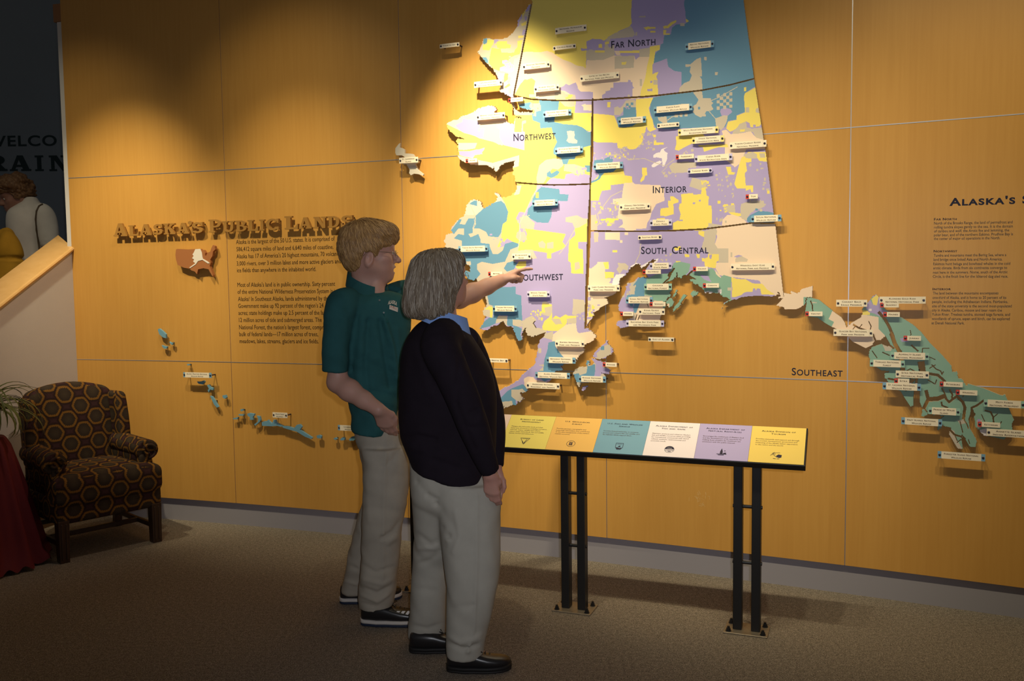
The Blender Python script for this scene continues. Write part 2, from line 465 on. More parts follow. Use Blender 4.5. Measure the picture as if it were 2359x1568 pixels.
# ================================================================== relief map of Alaska: cut-out boards standing off the wall
WIN = {'A': (880, 0, 3.92), 'B': (1400, 0, 3.92), 'C': (880, 350, 3.92), 'D': (1300, 350, 3.92), 'E': (1050, 650, 3.92),
       'F': (1759, 620, 3.1367), 'P': (0, 0, 1.0), 'U': (240, 470, 3.9317), 'I': (320, 740, 4.3685)}
def pts(s):
    """'A: x,y x,y B: x,y' -> photograph coordinates"""
    out = []; w = WIN['P']
    for tk in s.split():
        if tk.endswith(':'): w = WIN[tk[:-1]]; continue
        a, b = tk.split(',')
        out.append((w[0] + float(a) / w[2], w[1] + float(b) / w[2]))
    return np.array(out)
REG = {
'far_north': "A: 1350,30 1365,-30 1420,-110 1700,-230 2060,-150 B: 300,-130 700,-70 1190,-40 1225,0 1320,706 1100,763 850,810 440,858 0,885 A: 1900,898 1600,903 1350,891 1190,856",
'northwest': "A: 1343,30 1320,45 1290,100 1260,130 1225,185 1220,240 1180,300 1130,340 1090,352 1010,355 955,345 920,345 910,385 880,450 862,470 880,490 910,530 950,575 985,600 1010,640 1040,690 1050,720 1080,740 1080,780 1060,800 1075,835 1120,850 1150,868 1170,880 1190,880 1205,905 1170,915 1190,935 1200,980 1225,1005 1255,1015 1300,1012 1360,1010 1360,990 1300,985 1265,975 1240,960 1225,930 1210,880 1350,900 1600,912 1900,907 C: 1877,287 1700,293 1550,294 1400,287 1210,272 1200,230 1180,190 1190,165 1180,135 1205,75 1190,80 1110,98 1062,130 1045,165 1025,178 1010,128 1000,155 985,140 940,118 870,118 800,113 740,88 700,65 A: 690,1420 690,1370 680,1330 690,1300 668,1275 680,1250 740,1255 690,1240 660,1220 620,1190 600,1165 590,1150 583,1120 600,1100 640,1085 690,1075 720,1050 760,1040 830,1010 860,985 910,965 960,950 1015,955 1035,985 1012,1010 1020,1040 1100,1060 1120,1095 1140,1105 1190,1120 1205,1065 1215,1060 1262,1070 1240,1050 1200,1050 1195,1000 1180,960 1160,920 1180,890 1185,868",
'interior': "A: 1908,907 2352,876 B: 440,866 850,819 1100,771 1321,714 1430,1400 D: 1820,5 1890,560 1897,636 1690,637 1500,662 1250,692 1000,705 700,712 500,711 240,704 C: 1885,690 1886,290 A: 1908,1400",
'southwest': "C: 1215,277 1400,294 1550,301 1700,300 1877,294 E: 1184,-480 1170,405 1215,435 1240,460 1265,480 1265,500 1230,530 1200,550 1170,560 1150,590 1160,610 1145,640 1130,650 1110,660 1100,700 1080,690 1085,720 1060,712 1040,735 980,735 945,760 965,790 900,800 860,870 850,890 800,915 700,940 640,960 655,975 620,990 580,1000 590,1030 620,1055 600,1050 580,1085 565,1070 545,1110 510,1105 470,1125 430,1135 440,1110 425,1135 415,1170 400,1150 370,1160 300,1200 250,1240 240,1190 300,1100 385,1000 390,985 430,955 490,930 530,905 545,890 560,890 580,870 590,840 640,800 680,765 700,755 712,740 725,680 740,620 745,560 770,510 800,480 810,450 740,475 690,490 650,480 630,440 640,405 610,430 595,470 600,510 580,530 560,525 545,490 530,450 520,420 500,395 470,400 445,380 430,350 400,360 370,390 345,385 310,410 280,430 245,430 215,412 230,405 255,360 260,330 280,310 255,300 245,280 255,240 280,200 280,165 265,130 C: 920,1290 850,1140 820,1160 780,1150 740,1100 760,1070 795,1085 800,1045 760,1010 730,1005 700,940 620,890 590,880 570,850 575,830 555,800 575,780 580,745 610,740 640,725 620,710 630,680 660,640 700,600 720,590 750,560 755,510 770,470 800,438 840,428 880,440 905,480 915,515 960,490 1010,460 1030,440 1045,405 1020,380 1010,365 1045,375 1075,405 1120,410 1150,395 1190,370 1215,340 1218,300",
'south_central': "D: 240,712 500,719 700,720 1000,713 1250,700 1500,670 1690,645 1897,642 1905,655 1980,1310 1940,1325 1930,1318 1952,1300 1935,1265 1920,1262 1935,1285 1880,1305 1780,1298 1680,1300 1600,1310 1540,1330 1480,1345 1440,1380 1420,1415 1438,1365 1500,1330 1440,1308 1410,1285 1400,1265 1340,1272 1310,1280 1300,1262 1270,1272 1255,1240 1220,1215 1200,1190 1180,1196 1150,1168 1130,1150 1192,1147 1130,1112 1160,1080 1192,1062 1155,1072 1115,1108 1065,1120 1060,1138 1025,1128 1018,1085 1012,1140 1000,1130 985,1145 960,1160 930,1170 890,1185 950,1140 965,1095 993,1050 960,1080 925,1110 950,1135 880,1190 960,1200 970,1250 950,1270 960,1290 930,1320 920,1345 900,1350 915,1400 895,1420 905,1450 870,1480 860,1530 700,1545 660,1520 650,1560 580,1575 510,1590 470,1560 480,1525 560,1515 620,1500 610,1470 520,1462 490,1430 490,1380 520,1310 550,1260 555,1220 570,1180 600,1180 640,1160 660,1135 700,1130 760,1135 725,1075 742,1060 772,1015 830,985 800,962 768,990 730,1032 690,1045 690,1015 650,1010 600,1040 580,1075 540,1120 500,1150 495,1190 480,1250 440,1290 360,1316 380,1326 398,1366 330,1401 310,1426 260,1446 270,1476 230,1521 200,1566 E: 1182,395",
'yakutat': "F: 90,265 140,210 145,170 200,180 195,155 245,175 285,140 355,120 350,200 310,205 305,240 270,275 230,290 170,290 130,270",
'southeast': "F: 312,206 340,205 400,220 500,300 510,310 560,345 590,390 600,420 640,385 700,350 715,325 710,290 750,240 770,225 790,195 820,185 835,200 840,240 880,290 930,320 1000,350 1080,400 1140,455 1200,530 1290,620 1360,700 1365,745 1400,740 1405,785 1440,800 1460,840 1490,830 1590,860 1650,885 1700,905 1750,910 1765,950 1770,1000 1810,1090 1795,1120 1800,1160 1760,1200 1740,1230 1650,1210 1590,1200 1560,1160 1530,1140 1525,1080 1530,1040 1510,1000 1480,1080 1490,1150 1520,1200 1540,1240 1530,1285 1490,1280 1460,1230 1435,1190 1430,1230 1440,1300 1400,1290 1370,1240 1340,1190 1345,1150 1290,1130 1260,1170 1255,1100 1290,1080 1265,1040 1230,1060 1195,1000 1185,1045 1160,1065 1140,1060 1150,1010 1130,960 1130,880 1085,860 1082,985 1060,990 1020,930 990,880 940,860 890,800 870,760 910,735 850,730 790,690 760,630 760,595 790,560 850,540 900,560 915,540 880,480 850,510 800,520 790,545 740,570 690,545 640,520 600,480 540,440 500,420 440,385 390,350 320,340 300,310 312,240",
'kodiak': "E: 1180,710 1175,740 1190,755 1160,765 1110,765 1075,790 1060,830 1080,870 1090,900 1112,945 1130,910 1240,900 1350,870 1345,840 1310,815 1380,830 1395,790 1360,770 1330,760 1370,725 1340,720 1300,710 1260,690 1225,690 1250,720 1240,745 1200,750 1210,710",
'afognak': "E: 1370,525 1330,560 1310,580 1280,610 1250,640 1240,670 1280,690 1330,690 1380,660 1415,640 1420,600 1390,570 1370,560",
'sitkinak': "E: 1135,970 1150,940 1190,935 1170,970 1140,980",
'montague': "D: 1085,1285 1105,1295 1060,1350 1040,1390 1000,1430 978,1442 990,1400 1040,1350 1060,1310",
'hinchinbrook': "D: 1150,1262 1170,1250 1212,1270 1190,1290 1160,1310 1140,1290",
'knight': "D: 960,1312 992,1352 978,1392 940,1400 918,1358 940,1330",
'naked': "D: 1012,1240 1022,1252 1000,1295 978,1312 985,1285",
}
PATCH = """
Y A: 1300,-300 2400,-300 2290,30 2255,70 2255,130 2262,200 2235,240 2140,280 2050,335 2010,365 1960,380 1850,400 1845,540 1840,620 1815,600 1760,592 1700,560 1640,540 1580,505 1540,475 1490,460 1420,472 1310,465 1240,480
N A: 1250,480 1310,465 1420,472 1490,460 1540,475 1580,505 1640,540 1700,560 1760,592 1815,600 1840,620 1850,540 2000,540 2090,500 2280,505 2290,540 2320,515 2420,512 2393,600 2378,700 2358,760 2338,820 2325,890 1900,905 1600,908 1350,895 1180,860
T B: 0,335 60,300 140,270 210,235 245,300 240,330 100,345 90,370 0,400 -30,400
T B: 10,335 60,300 140,270 210,235 245,300 240,330 100,345 90,370 0,460 -30,400
T A: 1845,450 2000,440 2040,380 2100,360 2100,500 2000,540 1880,545 1843,530
L B: 230,-250 760,-250 700,20 690,55 705,110 700,170 690,215 640,215 590,245 560,310 505,320 500,385 380,420 380,470 120,480 60,470 20,450 0,400 30,355 100,350 210,350 250,310 230,260 215,190 210,110 215,60
T B: 285,445 380,430 378,515 285,515
T B: 0,440 60,400 60,470 0,480
Y B: 500,235 540,230 570,200 620,180 620,200 580,225 545,255 505,258
Y B: 503,270 530,270 525,300 560,300 560,312 503,315
Y B: 320,250 360,240 430,245 430,258 365,262 350,275 340,262
Y B: 385,280 430,278 430,292 385,295
T B: 280,148 340,142 340,155 285,158
T B: 250,290 265,290 265,320 248,320
B B: 705,-250 1180,-250 1240,0 1340,708 1100,775 860,822 640,845 665,780 665,650 600,640 545,600 530,530 490,545 415,570 420,500 440,470 470,450 480,400 500,390 510,320 570,310 580,250 620,220 700,215 725,190 705,165 700,100 690,50
Y B: 705,165 732,190 715,205 705,195
T B: 655,208 695,208 695,235 655,235
Y B: 380,420 470,405 470,450 430,465 425,500 415,570 405,585 405,670 440,650 458,650 440,700 450,720 455,860 290,880 300,820 320,760 340,700 355,600 375,520 380,470
L B: 405,585 490,545 485,560 510,570 515,535 535,530 545,600 600,640 662,655 665,780 640,845 455,860 452,720 440,690 458,650 430,655 405,670
L B: 385,730 405,730 400,750 385,750
L B: 355,805 405,800 405,825 360,825
T B: 412,720 452,720 452,765 412,765
T B: 288,715 308,712 308,775 290,775
T B: 840,518 848,600 850,690 830,690 850,715 857,822 640,842 650,790 690,750 740,730 760,680 740,650 750,600 700,605 700,582 750,578 770,560 800,535
T B: 870,515 895,515 892,545 870,542
T B: 970,650 995,650 992,678 970,678
N B: 60,460 110,458 115,500 75,495
Y B: 105,460 285,455 285,478 110,480
L B: 120,485 280,480 270,502 125,507
T B: 62,508 240,502 235,612 62,622
Y B: 125,560 168,558 165,582 125,583
L A: 1845,375 1900,350 1980,355 2010,375 2010,400 1960,410 1960,440 2010,440 2010,455 1900,455 1900,420 1845,415
L A: 1795,435 1830,440 1870,440 1870,455 1800,458
Y A: 1925,455 2010,455 2010,475 1925,475
Y A: 1955,400 1985,395 1990,430 1955,432
Y A: 2012,380 2050,375 2050,395 2015,400
L A: 2060,350 2140,345 2150,400 2060,400
Y A: 1195,860 1250,760 1290,715 1310,720 1350,705 1385,730 1370,800 1375,850 1390,897 1350,897
T A: 1330,850 1380,850 1380,880 1330,880
T A: 1560,835 1640,825 1660,850 1745,850 1750,907 1560,905
L A: 1610,790 1640,775 1660,755 1690,770 1720,755 1750,745 1765,775 1770,800 1790,825 1905,830 1905,907 1750,907 1745,855 1700,850 1650,820 1610,815
Y A: 1655,880 1680,870 1680,855 1720,855 1720,870 1700,890 1660,897
L A: 2090,745 2220,740 2225,720 2245,725 2245,740 2260,742 2265,780 2280,795 2262,800 2262,880 1985,900 1990,855 2020,840 2020,825 2060,815 2065,790 2090,790
T A: 2220,855 2240,855 2240,880 2220,880
T A: 1350,20 1180,300 900,340 850,470 1000,640 1080,740 1060,830 1190,870 1360,30
L A: 1350,32 1320,50 1290,110 1325,95
L A: 1222,205 1240,190 1236,240 1218,242
L A: 1290,150 1310,150 1305,185 1290,185
L A: 1275,265 1300,265 1290,310 1265,320 1265,300
Y A: 1255,215 1305,190 1300,225 1265,235
Y A: 1230,320 1280,320 1270,340 1230,345
Y A: 1225,370 1270,360 1260,400 1250,475 1190,480 1200,450 1225,420
B A: 920,345 950,345 948,385 925,400 912,390
B A: 905,520 940,515 958,545 955,572 930,562
Y A: 955,355 1010,360 1010,385 990,420 970,455 910,450 912,400 945,400
Y A: 1040,375 1130,370 1130,395 1165,405 1160,435 1070,440 1040,430 1040,410 1015,405 1040,395
Y A: 990,430 1040,440 1070,440 1080,470 1150,478 1250,470 1240,490 1200,500 1160,520 1150,545 1090,545 1085,570 1110,590 1065,610 1060,640 1000,620 985,595 965,570 975,500
T A: 1070,440 1165,435 1165,470 1080,475
L A: 1010,355 1050,355 1050,370 1010,395
N A: 1130,655 1165,655 1195,530 1250,500 1235,620 1190,870 1080,835 1060,800 1090,790 1100,750 1140,690
L A: 1085,545 1130,540 1135,570 1160,560 1170,580 1190,575 1190,640 1160,655 1065,640 1065,610 1110,600 1110,575 1085,570
T A: 1175,515 1225,512 1225,525 1175,528
N A: 1045,655 1130,660 1110,720 1080,715 1050,715
Y A: 1110,660 1140,665 1135,720 1100,745 1100,700
Y A: 1100,790 1150,750 1160,770 1120,795
T A: 1140,690 1165,700 1150,750 1130,745
T A: 1140,800 1170,800 1165,850 1145,840
Y A: 500,880 1908,905 1908,1400 C: 1880,300 1200,280 1150,60 500,120
T A: 1150,905 1240,930 1360,930 1360,1040 1200,1040
B A: 1420,905 1600,907 1590,1000 1560,1060 1555,1100 1640,1120 1760,1130 1810,1150 1850,1180 2010,1200 2000,1230 1950,1270 1903,1285 1900,1310 1820,1330 1815,1380 1750,1410 1740,1440 1690,1440 1670,1490 1630,1480 1620,1430 1550,1390 1550,1340 1580,1280 1560,1230 1540,1190 1530,1150 1430,1160 1425,1110 1360,1085 1355,1030 1390,1010 1420,1000
B A: 1230,950 1300,930 1350,920 1330,960 1355,990 1270,985 1240,970
T A: 1365,935 1425,930 1430,965 1400,975 1420,1000 1390,1010 1390,1050 1365,1045 1380,1000 1360,985
T A: 1410,950 1435,950 1435,1000 1410,1000
N A: 1670,1185 1700,1180 1735,1185 1740,1215 1735,1250 1765,1270 1760,1295 1690,1290 1665,1270 1680,1245
T A: 1600,910 1740,905 1740,960 1700,965 1650,960 1620,930
L A: 1750,900 1905,900 1900,1000 1890,1020 1740,1020
N A: 1800,950 1840,935 1840,945 1905,945 1905,1000 1820,995 1820,965
T A: 1905,1090 1990,1085 2015,1130 1990,1200 1850,1190 1900,1170
N A: 500,1000 1060,940 1205,1065 1260,1080 1250,1190 1100,1300 900,1500 600,1400
Y A: 560,1110 700,1180 840,1230 880,1250 1000,1280 1100,1320 1280,1360 1260,1500 1000,1560 680,1400
L A: 730,1070 860,1090 870,1110 885,1160 925,1155 915,1240 880,1250 840,1225 740,1200 720,1190 710,1180 660,1135 690,1115 725,1100
N A: 870,1160 885,1160 885,1185 868,1185
N A: 890,1100 1030,1100 1060,1170 1055,1240 1060,1310 1010,1280 940,1260 930,1160
N A: 690,1290 860,1290 840,1340 740,1355 690,1350
L A: 1040,1125 1080,1120 1110,1105 1170,1120 1195,1185 1290,1190 1285,1355 1100,1310 1060,1240 1065,1170 1035,1150
Y A: 1205,1060 1265,1080 1270,1190 1195,1190
T A: 1265,1090 1300,1085 1300,1110 1275,1120 1272,1190 1258,1190
L A: 695,1365 730,1365 790,1365 850,1350 870,1350 930,1330 920,1355 900,1380 910,1390 840,1400 820,1430 780,1420 730,1410 700,1400
N A: 690,1405 800,1430 1000,1470 1240,1400 1235,1500 1000,1570 690,1440
T C: 1395,230 1420,120 1480,70 1540,60 1620,60 1640,120 1590,160 1540,150 1500,200 1480,250 1460,280 1400,285
B C: 1490,190 1515,170 1530,195 1580,165 1605,180 1580,215 1530,235 1490,220
L C: 1480,285 1520,240 1560,230 1650,240 1660,200 1720,190 1750,210 1830,200 1880,210 1880,297 1480,300
T C: 1650,110 1740,110 1830,140 1830,200 1740,200 1700,180 1640,170
Y C: 1550,235 1570,215 1650,180 1650,245
B C: 1830,120 1882,120 1882,180 1850,180
Y B: -137,1025 0,1035 60,1045 85,1110 100,1150 200,1145 258,1060 255,895 412,880 400,915 372,975 385,1040 405,1080 418,1150 440,1165 380,1190 345,1155 340,1190 320,1220 320,1262 300,1300 250,1345 200,1350 150,1322 120,1345 90,1335 85,1290 0,1285 -100,1285 -137,1270
L B: -137,900 0,885 175,875 190,895 160,920 160,960 100,1000 70,1040 0,1035 -40,1020 -40,940 -137,930
Y A: 2035,920 2065,920 2060,970 2035,970
T B: 165,905 240,900 255,915 255,970 200,965 180,990 140,1000 110,1040 60,1040 60,970 90,960 110,975 130,960
B B: 140,970 255,970 258,1060 340,1090 250,1120 220,1140 150,1150 95,1145 80,1060 140,1040
L B: 345,1150 358,1150 360,1200 345,1195
B B: 412,880 480,866 850,815 1320,705 1335,780 1300,800 1270,820 1240,840 1230,870 1235,950 1240,1010 1165,1040 1160,1080 1090,1090 1060,1150 970,1145 960,1170 860,1150 640,1160 560,1165 440,1160 415,1120 400,1060 380,1000 385,940
T B: 770,835 850,812 860,885 930,885 935,915 955,930 935,950 955,985 930,1000 890,1005 870,1040 840,1060 790,1035 770,1010 780,985 765,960 800,940 820,900 790,860
B B: 815,965 835,965 835,988 815,988
T B: 450,1060 530,1050 540,1110 500,1110 460,1085
T B: 605,1030 635,1030 635,1060 605,1060
T B: 650,1025 675,1025 675,1055 650,1055
T B: 695,1025 720,1022 720,1052 695,1052
T B: 640,940 730,935 735,945 640,955
T B: 860,1030 885,1030 885,1052 860,1050
L B: 1020,985 1060,970 1110,985 1125,1010 1090,1040 1060,1060 1030,1045 1015,1010
T B: 970,1070 1050,1040 1085,1045 1075,1100 1050,1150 1020,1175 980,1150
Y B: 1230,790 1250,785 1250,825 1230,825
Y B: 1240,840 1270,825 1340,785 1385,1020 1400,1100 1370,1140 1290,1150 1280,1110 1250,1095 1220,1110 1190,1140 1130,1180 1100,1190 1070,1160 1085,1100 1165,1080 1165,1045 1240,1015 1230,870
T B: 1245,970 1278,970 1278,1015 1245,1015
T B: 1340,980 1370,970 1375,1020 1335,1015
T B: 1130,1190 1170,1150 1190,1120 1250,1095 1255,1150 1300,1160 1400,1150 1415,1262 1340,1250 1310,1190 1240,1190 1190,1205 1130,1210
Y B: 1195,1170 1240,1165 1235,1188 1195,1190
L B: 1315,1125 1335,1125 1335,1145 1315,1145
N B: 1030,1180 1070,1170 1110,1210 1190,1205 1290,1185 1320,1220 1345,1245 1410,1262 1430,1350 1250,1350 1220,1430 1200,1470 1150,1510 1100,1470 1060,1440 1060,1330 1050,1250
Y B: 615,1230 860,1210 880,1230 750,1300 690,1330 640,1360 605,1350 620,1300
Y B: 820,1310 1080,1300 1090,1330 1000,1330 960,1340 930,1350 870,1370 860,1330 820,1320
Y B: 415,1265 440,1265 440,1285 505,1285 505,1305 415,1310
Y B: 410,1215 435,1215 435,1240 410,1240
W B: 410,1400 440,1380 470,1375 485,1345 540,1328 505,1350 520,1370 540,1380 535,1440 510,1500 495,1505 490,1430 440,1420 410,1425
W B: 395,1490 420,1470 470,1450 490,1460 470,1480 420,1510 400,1510
Y D: 1660,0 1830,0 1840,90 1760,80 1740,50 1690,60 1690,90 1640,95 1650,170 1630,190 1640,330 1560,330 1535,290 1545,250 1580,110 1600,50 1640,30
T D: 1620,20 1700,0 1740,20 1740,60 1690,60 1640,55
T D: 1760,10 1810,10 1815,50 1770,50
Y D: 1460,135 1505,135 1510,180 1545,185 1530,205 1480,205
T D: 945,130 975,100 1090,85 1195,95 1190,140 1120,145 1115,185 975,190
T D: 1130,310 1155,230 1235,250 1260,250 1300,270 1265,330 1230,345
Y D: 700,140 745,140 748,210 730,215 720,250 690,275 685,255 705,220
Y D: 240,440 235,290 330,190 400,180 430,150 530,150 545,210 610,220 615,275 500,290 420,300 420,340 340,350 320,400 310,440
B D: 270,75 350,65 410,40 440,45 435,110 470,150 440,180 400,185 360,190 335,215 320,245 285,265 240,282 240,268 300,240 315,205 280,170 265,120
N D: 540,280 620,275 640,290 870,300 870,320 900,330 905,440 830,470 790,540 775,600 750,640 740,690 645,695 650,705 560,715 540,685 490,680 530,650 525,610 480,600 495,480 440,470 440,425 520,415 525,360
Y D: 1055,380 1160,370 1165,385 1235,380 1240,325 1265,320 1280,350 1285,395 1305,400 1300,480 1330,485 1335,655 1240,710 980,700 980,640 1040,610 1050,560 1035,510 1040,470 1060,460
L D: 1160,455 1185,455 1180,470 1160,470
L D: 1215,430 1235,430 1230,445 1215,445
L D: 1030,610 1070,610 1070,625 1030,625
Y D: 865,550 870,510 940,500 935,440 960,440 955,400 985,400 1010,420 1030,430 1030,455 985,470 990,560 920,580 865,575
Y D: 835,600 910,595 910,615 835,620
T D: 1440,480 1540,475 1545,560 1500,565 1480,535 1440,530
Y D: 1440,505 1470,505 1470,540 1500,545 1530,545 1595,555 1595,580 1560,580 1520,570 1490,550
N D: 1420,680 1430,610 1470,570 1520,565 1600,590 1630,615 1650,640 1560,665 1500,672
T D: 1595,470 1650,450 1800,440 1810,490 1770,510 1720,520 1690,545 1660,580 1645,620 1600,600 1590,540
B D: 1650,600 1680,570 1760,530 1850,540 1890,550 1900,650 1690,650 1650,625
B D: 1725,510 1750,510 1750,530 1725,530
T D: 240,570 290,570 300,712 235,715
Y D: 380,595 410,595 460,610 450,630 430,640 425,665 385,665 390,640 370,630
Y D: 330,605 490,600 490,615 330,618
T D: 1300,640 1420,660 1420,690 1300,700
Y D: 1640,300 1705,300 1705,360 1690,365 1680,335 1640,350
Y D: 1830,350 1855,350 1855,375 1830,375
N D: 370,725 500,725 500,795 370,790
T D: 265,725 310,725 305,810 270,815
N D: 545,725 575,725 575,750 545,750
N D: 500,795 525,795 525,820 500,820
Y D: 435,885 480,885 480,905 435,905
Y D: 1210,715 1260,712 1300,745 1305,775 1270,770 1240,760 1210,740
T D: 1265,710 1370,690 1370,770 1360,820 1385,870 1480,870 1480,1000 1390,1000 1390,925 1300,920 1280,880 1240,860 1260,800
N D: 1370,690 1500,665 1690,640 1925,640 2000,1320 1900,1310 1850,1290 1790,1210 1760,1160 1530,1130 1520,1140 1400,1110 1370,1060 1370,1000 1480,1000 1480,870 1385,870 1360,830 1380,770
T D: 1545,965 1560,945 1600,940 1660,970 1650,990 1545,995
L D: 1530,945 1570,928 1610,938 1560,952
T D: 1500,905 1518,905 1518,950 1500,950
Y D: 1510,1130 1560,1145 1640,1150 1700,1185 1790,1190 1830,1240 1900,1285 1780,1290 1770,1260 1740,1230 1730,1250 1720,1230 1700,1260 1630,1265 1600,1290 1540,1310 1515,1310
L D: 1630,1265 1700,1262 1705,1230 1722,1230 1730,1255 1745,1230 1770,1235 1780,1285 1900,1290 1940,1300 1880,1315 1700,1310 1620,1310 1480,1350 1540,1310 1600,1290
Y D: 1240,955 1270,960 1295,950 1300,920 1395,920 1395,980 1375,990 1365,1050 1270,1035 1265,990 1245,985
L D: 1310,930 1332,925 1330,965 1312,965
Y D: 1085,920 1130,925 1130,950 1090,950
Y D: 1190,920 1225,920 1220,960 1200,955
Y D: 1005,985 1050,985 1045,995 1010,998
Y D: 990,860 1050,850 1055,880 1000,895
N D: 180,1580 215,1050 245,1050 295,1010 300,990 400,992 405,1055 370,1060 370,1140 420,1140 420,1160 400,1180 500,1200 480,1250 420,1366 310,1426 250,1500
Y D: 350,995 400,992 402,1055 370,1055
Y D: 365,1080 450,1085 445,1135 370,1140
T D: 480,1000 550,1005 580,1030 570,1070 530,1060 500,1100 470,1060 490,1030
W D: 580,1080 600,1030 650,1000 690,1010 690,1050 620,1080
W D: 470,1105 550,1100 490,1190 470,1200 430,1200 440,1150
W D: 690,1030 770,985 850,960 840,990 770,1020 740,1060 700,1060
Y D: 250,1390 275,1390 270,1425 250,1430
Y D: 220,1450 250,1440 255,1490 225,1500
L D: 195,1310 240,1310 240,1340 195,1345
T D: 195,1350 245,1380 240,1440 195,1450
T D: 480,1600 480,1340 560,1180 740,1130 900,1130 960,1290 900,1560
L D: 480,1470 490,1350 540,1300 620,1330 640,1440 520,1470
L D: 555,1200 600,1180 590,1330 540,1320
L D: 470,1520 700,1510 700,1600 470,1600
B D: 640,1180 680,1125 745,1130 735,1280 720,1300 560,1310 570,1290 635,1285 640,1210 620,1205
B D: 620,1400 670,1390 670,1450 630,1450
B D: 560,1310 740,1310 720,1400 600,1395
G D: 745,1140 760,1130 830,1105 940,1095 970,1160 890,1185 985,1240 930,1300 920,1350 800,1340 790,1300 720,1290 735,1200
N D: 690,1345 920,1345 920,1470 850,1550 700,1550 640,1530 650,1450
L D: 725,1070 770,1015 900,985 960,1010 930,1090 830,1105 760,1135
G D: 940,1110 970,1040 990,1000 1050,990 1140,1010 1125,1080 1060,1145 1000,1160 930,1185
G D: 1120,1120 1150,1090 1200,1075 1300,1055 1340,1050 1370,1090 1410,1130 1440,1110 1510,1130 1500,1310 1520,1350 1440,1400 1410,1420 1440,1370 1490,1335 1400,1290 1240,1280 1120,1170
G D: 890,1300 1000,1225 1240,1230 1240,1310 1120,1300 990,1460 890,1410
N D: 930,1370 950,1370 950,1400 930,1400
L D: 1220,1105 1300,1120 1330,1175 1260,1150
N D: 1360,1060 1400,1110 1420,1140 1395,1125 1370,1100
W D: 1255,1262 1300,1255 1340,1262 1340,1280 1260,1280
W D: 1385,1240 1420,1240 1420,1280 1390,1275
T D: 1475,1225 1520,1220 1520,1250 1475,1250
T C: 540,800 575,735 620,700 700,590 745,560 745,510 790,430 840,420 890,430 925,515 960,480 1010,440 1045,395 1085,400 1150,540 1060,860 1250,820 1220,930 1180,1080 1100,1200 1000,1240 780,1160 700,1010 570,880
N C: 755,510 800,430 880,430 910,500 880,560 830,570 750,565
N C: 1000,360 1080,390 1120,410 1100,450 1060,440 1010,460
B C: 780,470 830,440 860,440 860,490 830,480
Y C: 1200,270 1400,290 1395,330 1370,400 1350,440 1300,520 1290,545 1240,540 1210,600 1240,650 1240,700 1220,760 1290,830 1240,830 1180,810 1130,780 1060,860 1040,860 1075,780 1090,650 1125,620 1140,540 1110,460 1070,400 1120,405 1150,390 1190,365 1210,340
N C: 1210,300 1260,300 1240,380 1190,390 1210,345
B C: 1405,345 1440,315 1600,335 1605,378 1685,385 1675,445 1590,440 1585,500 1535,505 1530,580 1500,640 1400,635 1340,600 1310,570 1320,510 1355,480 1360,420
Y C: 1385,365 1415,360 1415,415 1390,415
T C: 1245,590 1310,570 1345,610 1380,640 1370,700 1250,690
Y C: 1290,690 1370,700 1660,740 1630,810 1660,850 1620,880 1530,915 1530,960 1490,960 1490,910 1300,880 1240,900 1220,930 1240,830 1290,810 1310,740
T C: 1220,720 1290,720 1310,790 1250,810 1210,770
T C: 1410,820 1450,800 1480,830 1470,870 1420,860
T C: 1490,820 1550,810 1550,870 1490,870
Y C: 1730,640 1870,600 1865,810 1770,810 1770,870 1815,880 1820,1100 1710,1095 1705,1000 1680,980 1690,800 1745,750 1740,690
T C: 1660,590 1760,570 1820,600 1850,600 1850,640 1780,680 1740,690 1720,640 1660,630
T C: 1740,1000 1780,990 1790,1050 1740,1070
B C: 850,570 960,470 1040,450 1075,440 1110,470 1140,540 1125,625 1090,650 1075,730 1050,770 960,760 940,720 880,690 830,690 850,650 830,600
B C: 640,685 700,605 720,610 700,650 750,655 780,600 830,600 840,660 820,690 820,730 780,740 800,770 870,740 890,790 890,820 970,830 975,860 1000,920 1050,920 1090,890 1110,830 1180,810 1240,830 1240,850 1160,880 1110,990 1000,1010 900,990 860,1010 860,1060 890,1100 840,1160 780,1160 740,1090 760,1060 790,1080 800,1040 725,1010 690,930 580,880 720,870 720,800 650,780 690,740 740,750 740,690 690,690 650,740 615,710
T C: 760,990 800,985 805,1020 770,1030
Y C: 1205,1040 1235,990 1300,985 1300,1030 1240,1060
B C: 1100,1050 1130,1000 1180,985 1220,1000 1190,1060 1130,1080
T C: 1225,890 1360,880 1400,960 1300,970 1210,950
B E: 255,110 400,45 540,40 540,105 590,120 600,350 580,340 515,335 520,400 460,390 470,300 390,295 370,340 360,370 300,400 210,420 250,360 300,320 340,310 335,215 300,200 290,140
B E: 520,390 560,400 595,420 585,470 600,520 580,540 545,500 520,425
T E: 515,335 590,340 600,400 560,400 515,385
T E: 250,120 285,120 300,200 335,212 335,320 240,300
Y E: 300,215 335,225 330,320 310,318 310,250 260,245
T E: 365,340 385,300 460,300 465,395 430,360 360,370
T E: 590,350 650,330 690,300 740,330 700,370 720,410 820,420 820,460 690,500 640,490 600,440 600,380
T E: 780,180 800,170 870,200 870,290 850,310 780,290
Y E: 775,190 865,200 865,215 800,230 810,275 775,270
Y E: 790,430 780,400 800,350 850,310 870,270 870,330 900,300 940,320 990,290 1010,300 1085,300 1085,320 1010,330 1000,375 940,440 850,440
T E: 860,330 940,330 960,375 900,380
T E: 1060,150 1160,160 1175,260 1090,290 1090,370 1010,375 1000,330 1085,320 1085,300 1050,290 1060,200
T E: 620,310 690,290 720,240 730,290 690,340 640,350
L E: 600,100 700,0 780,180 770,300 730,340 690,300 600,340
T E: 795,470 880,440 880,520 790,530
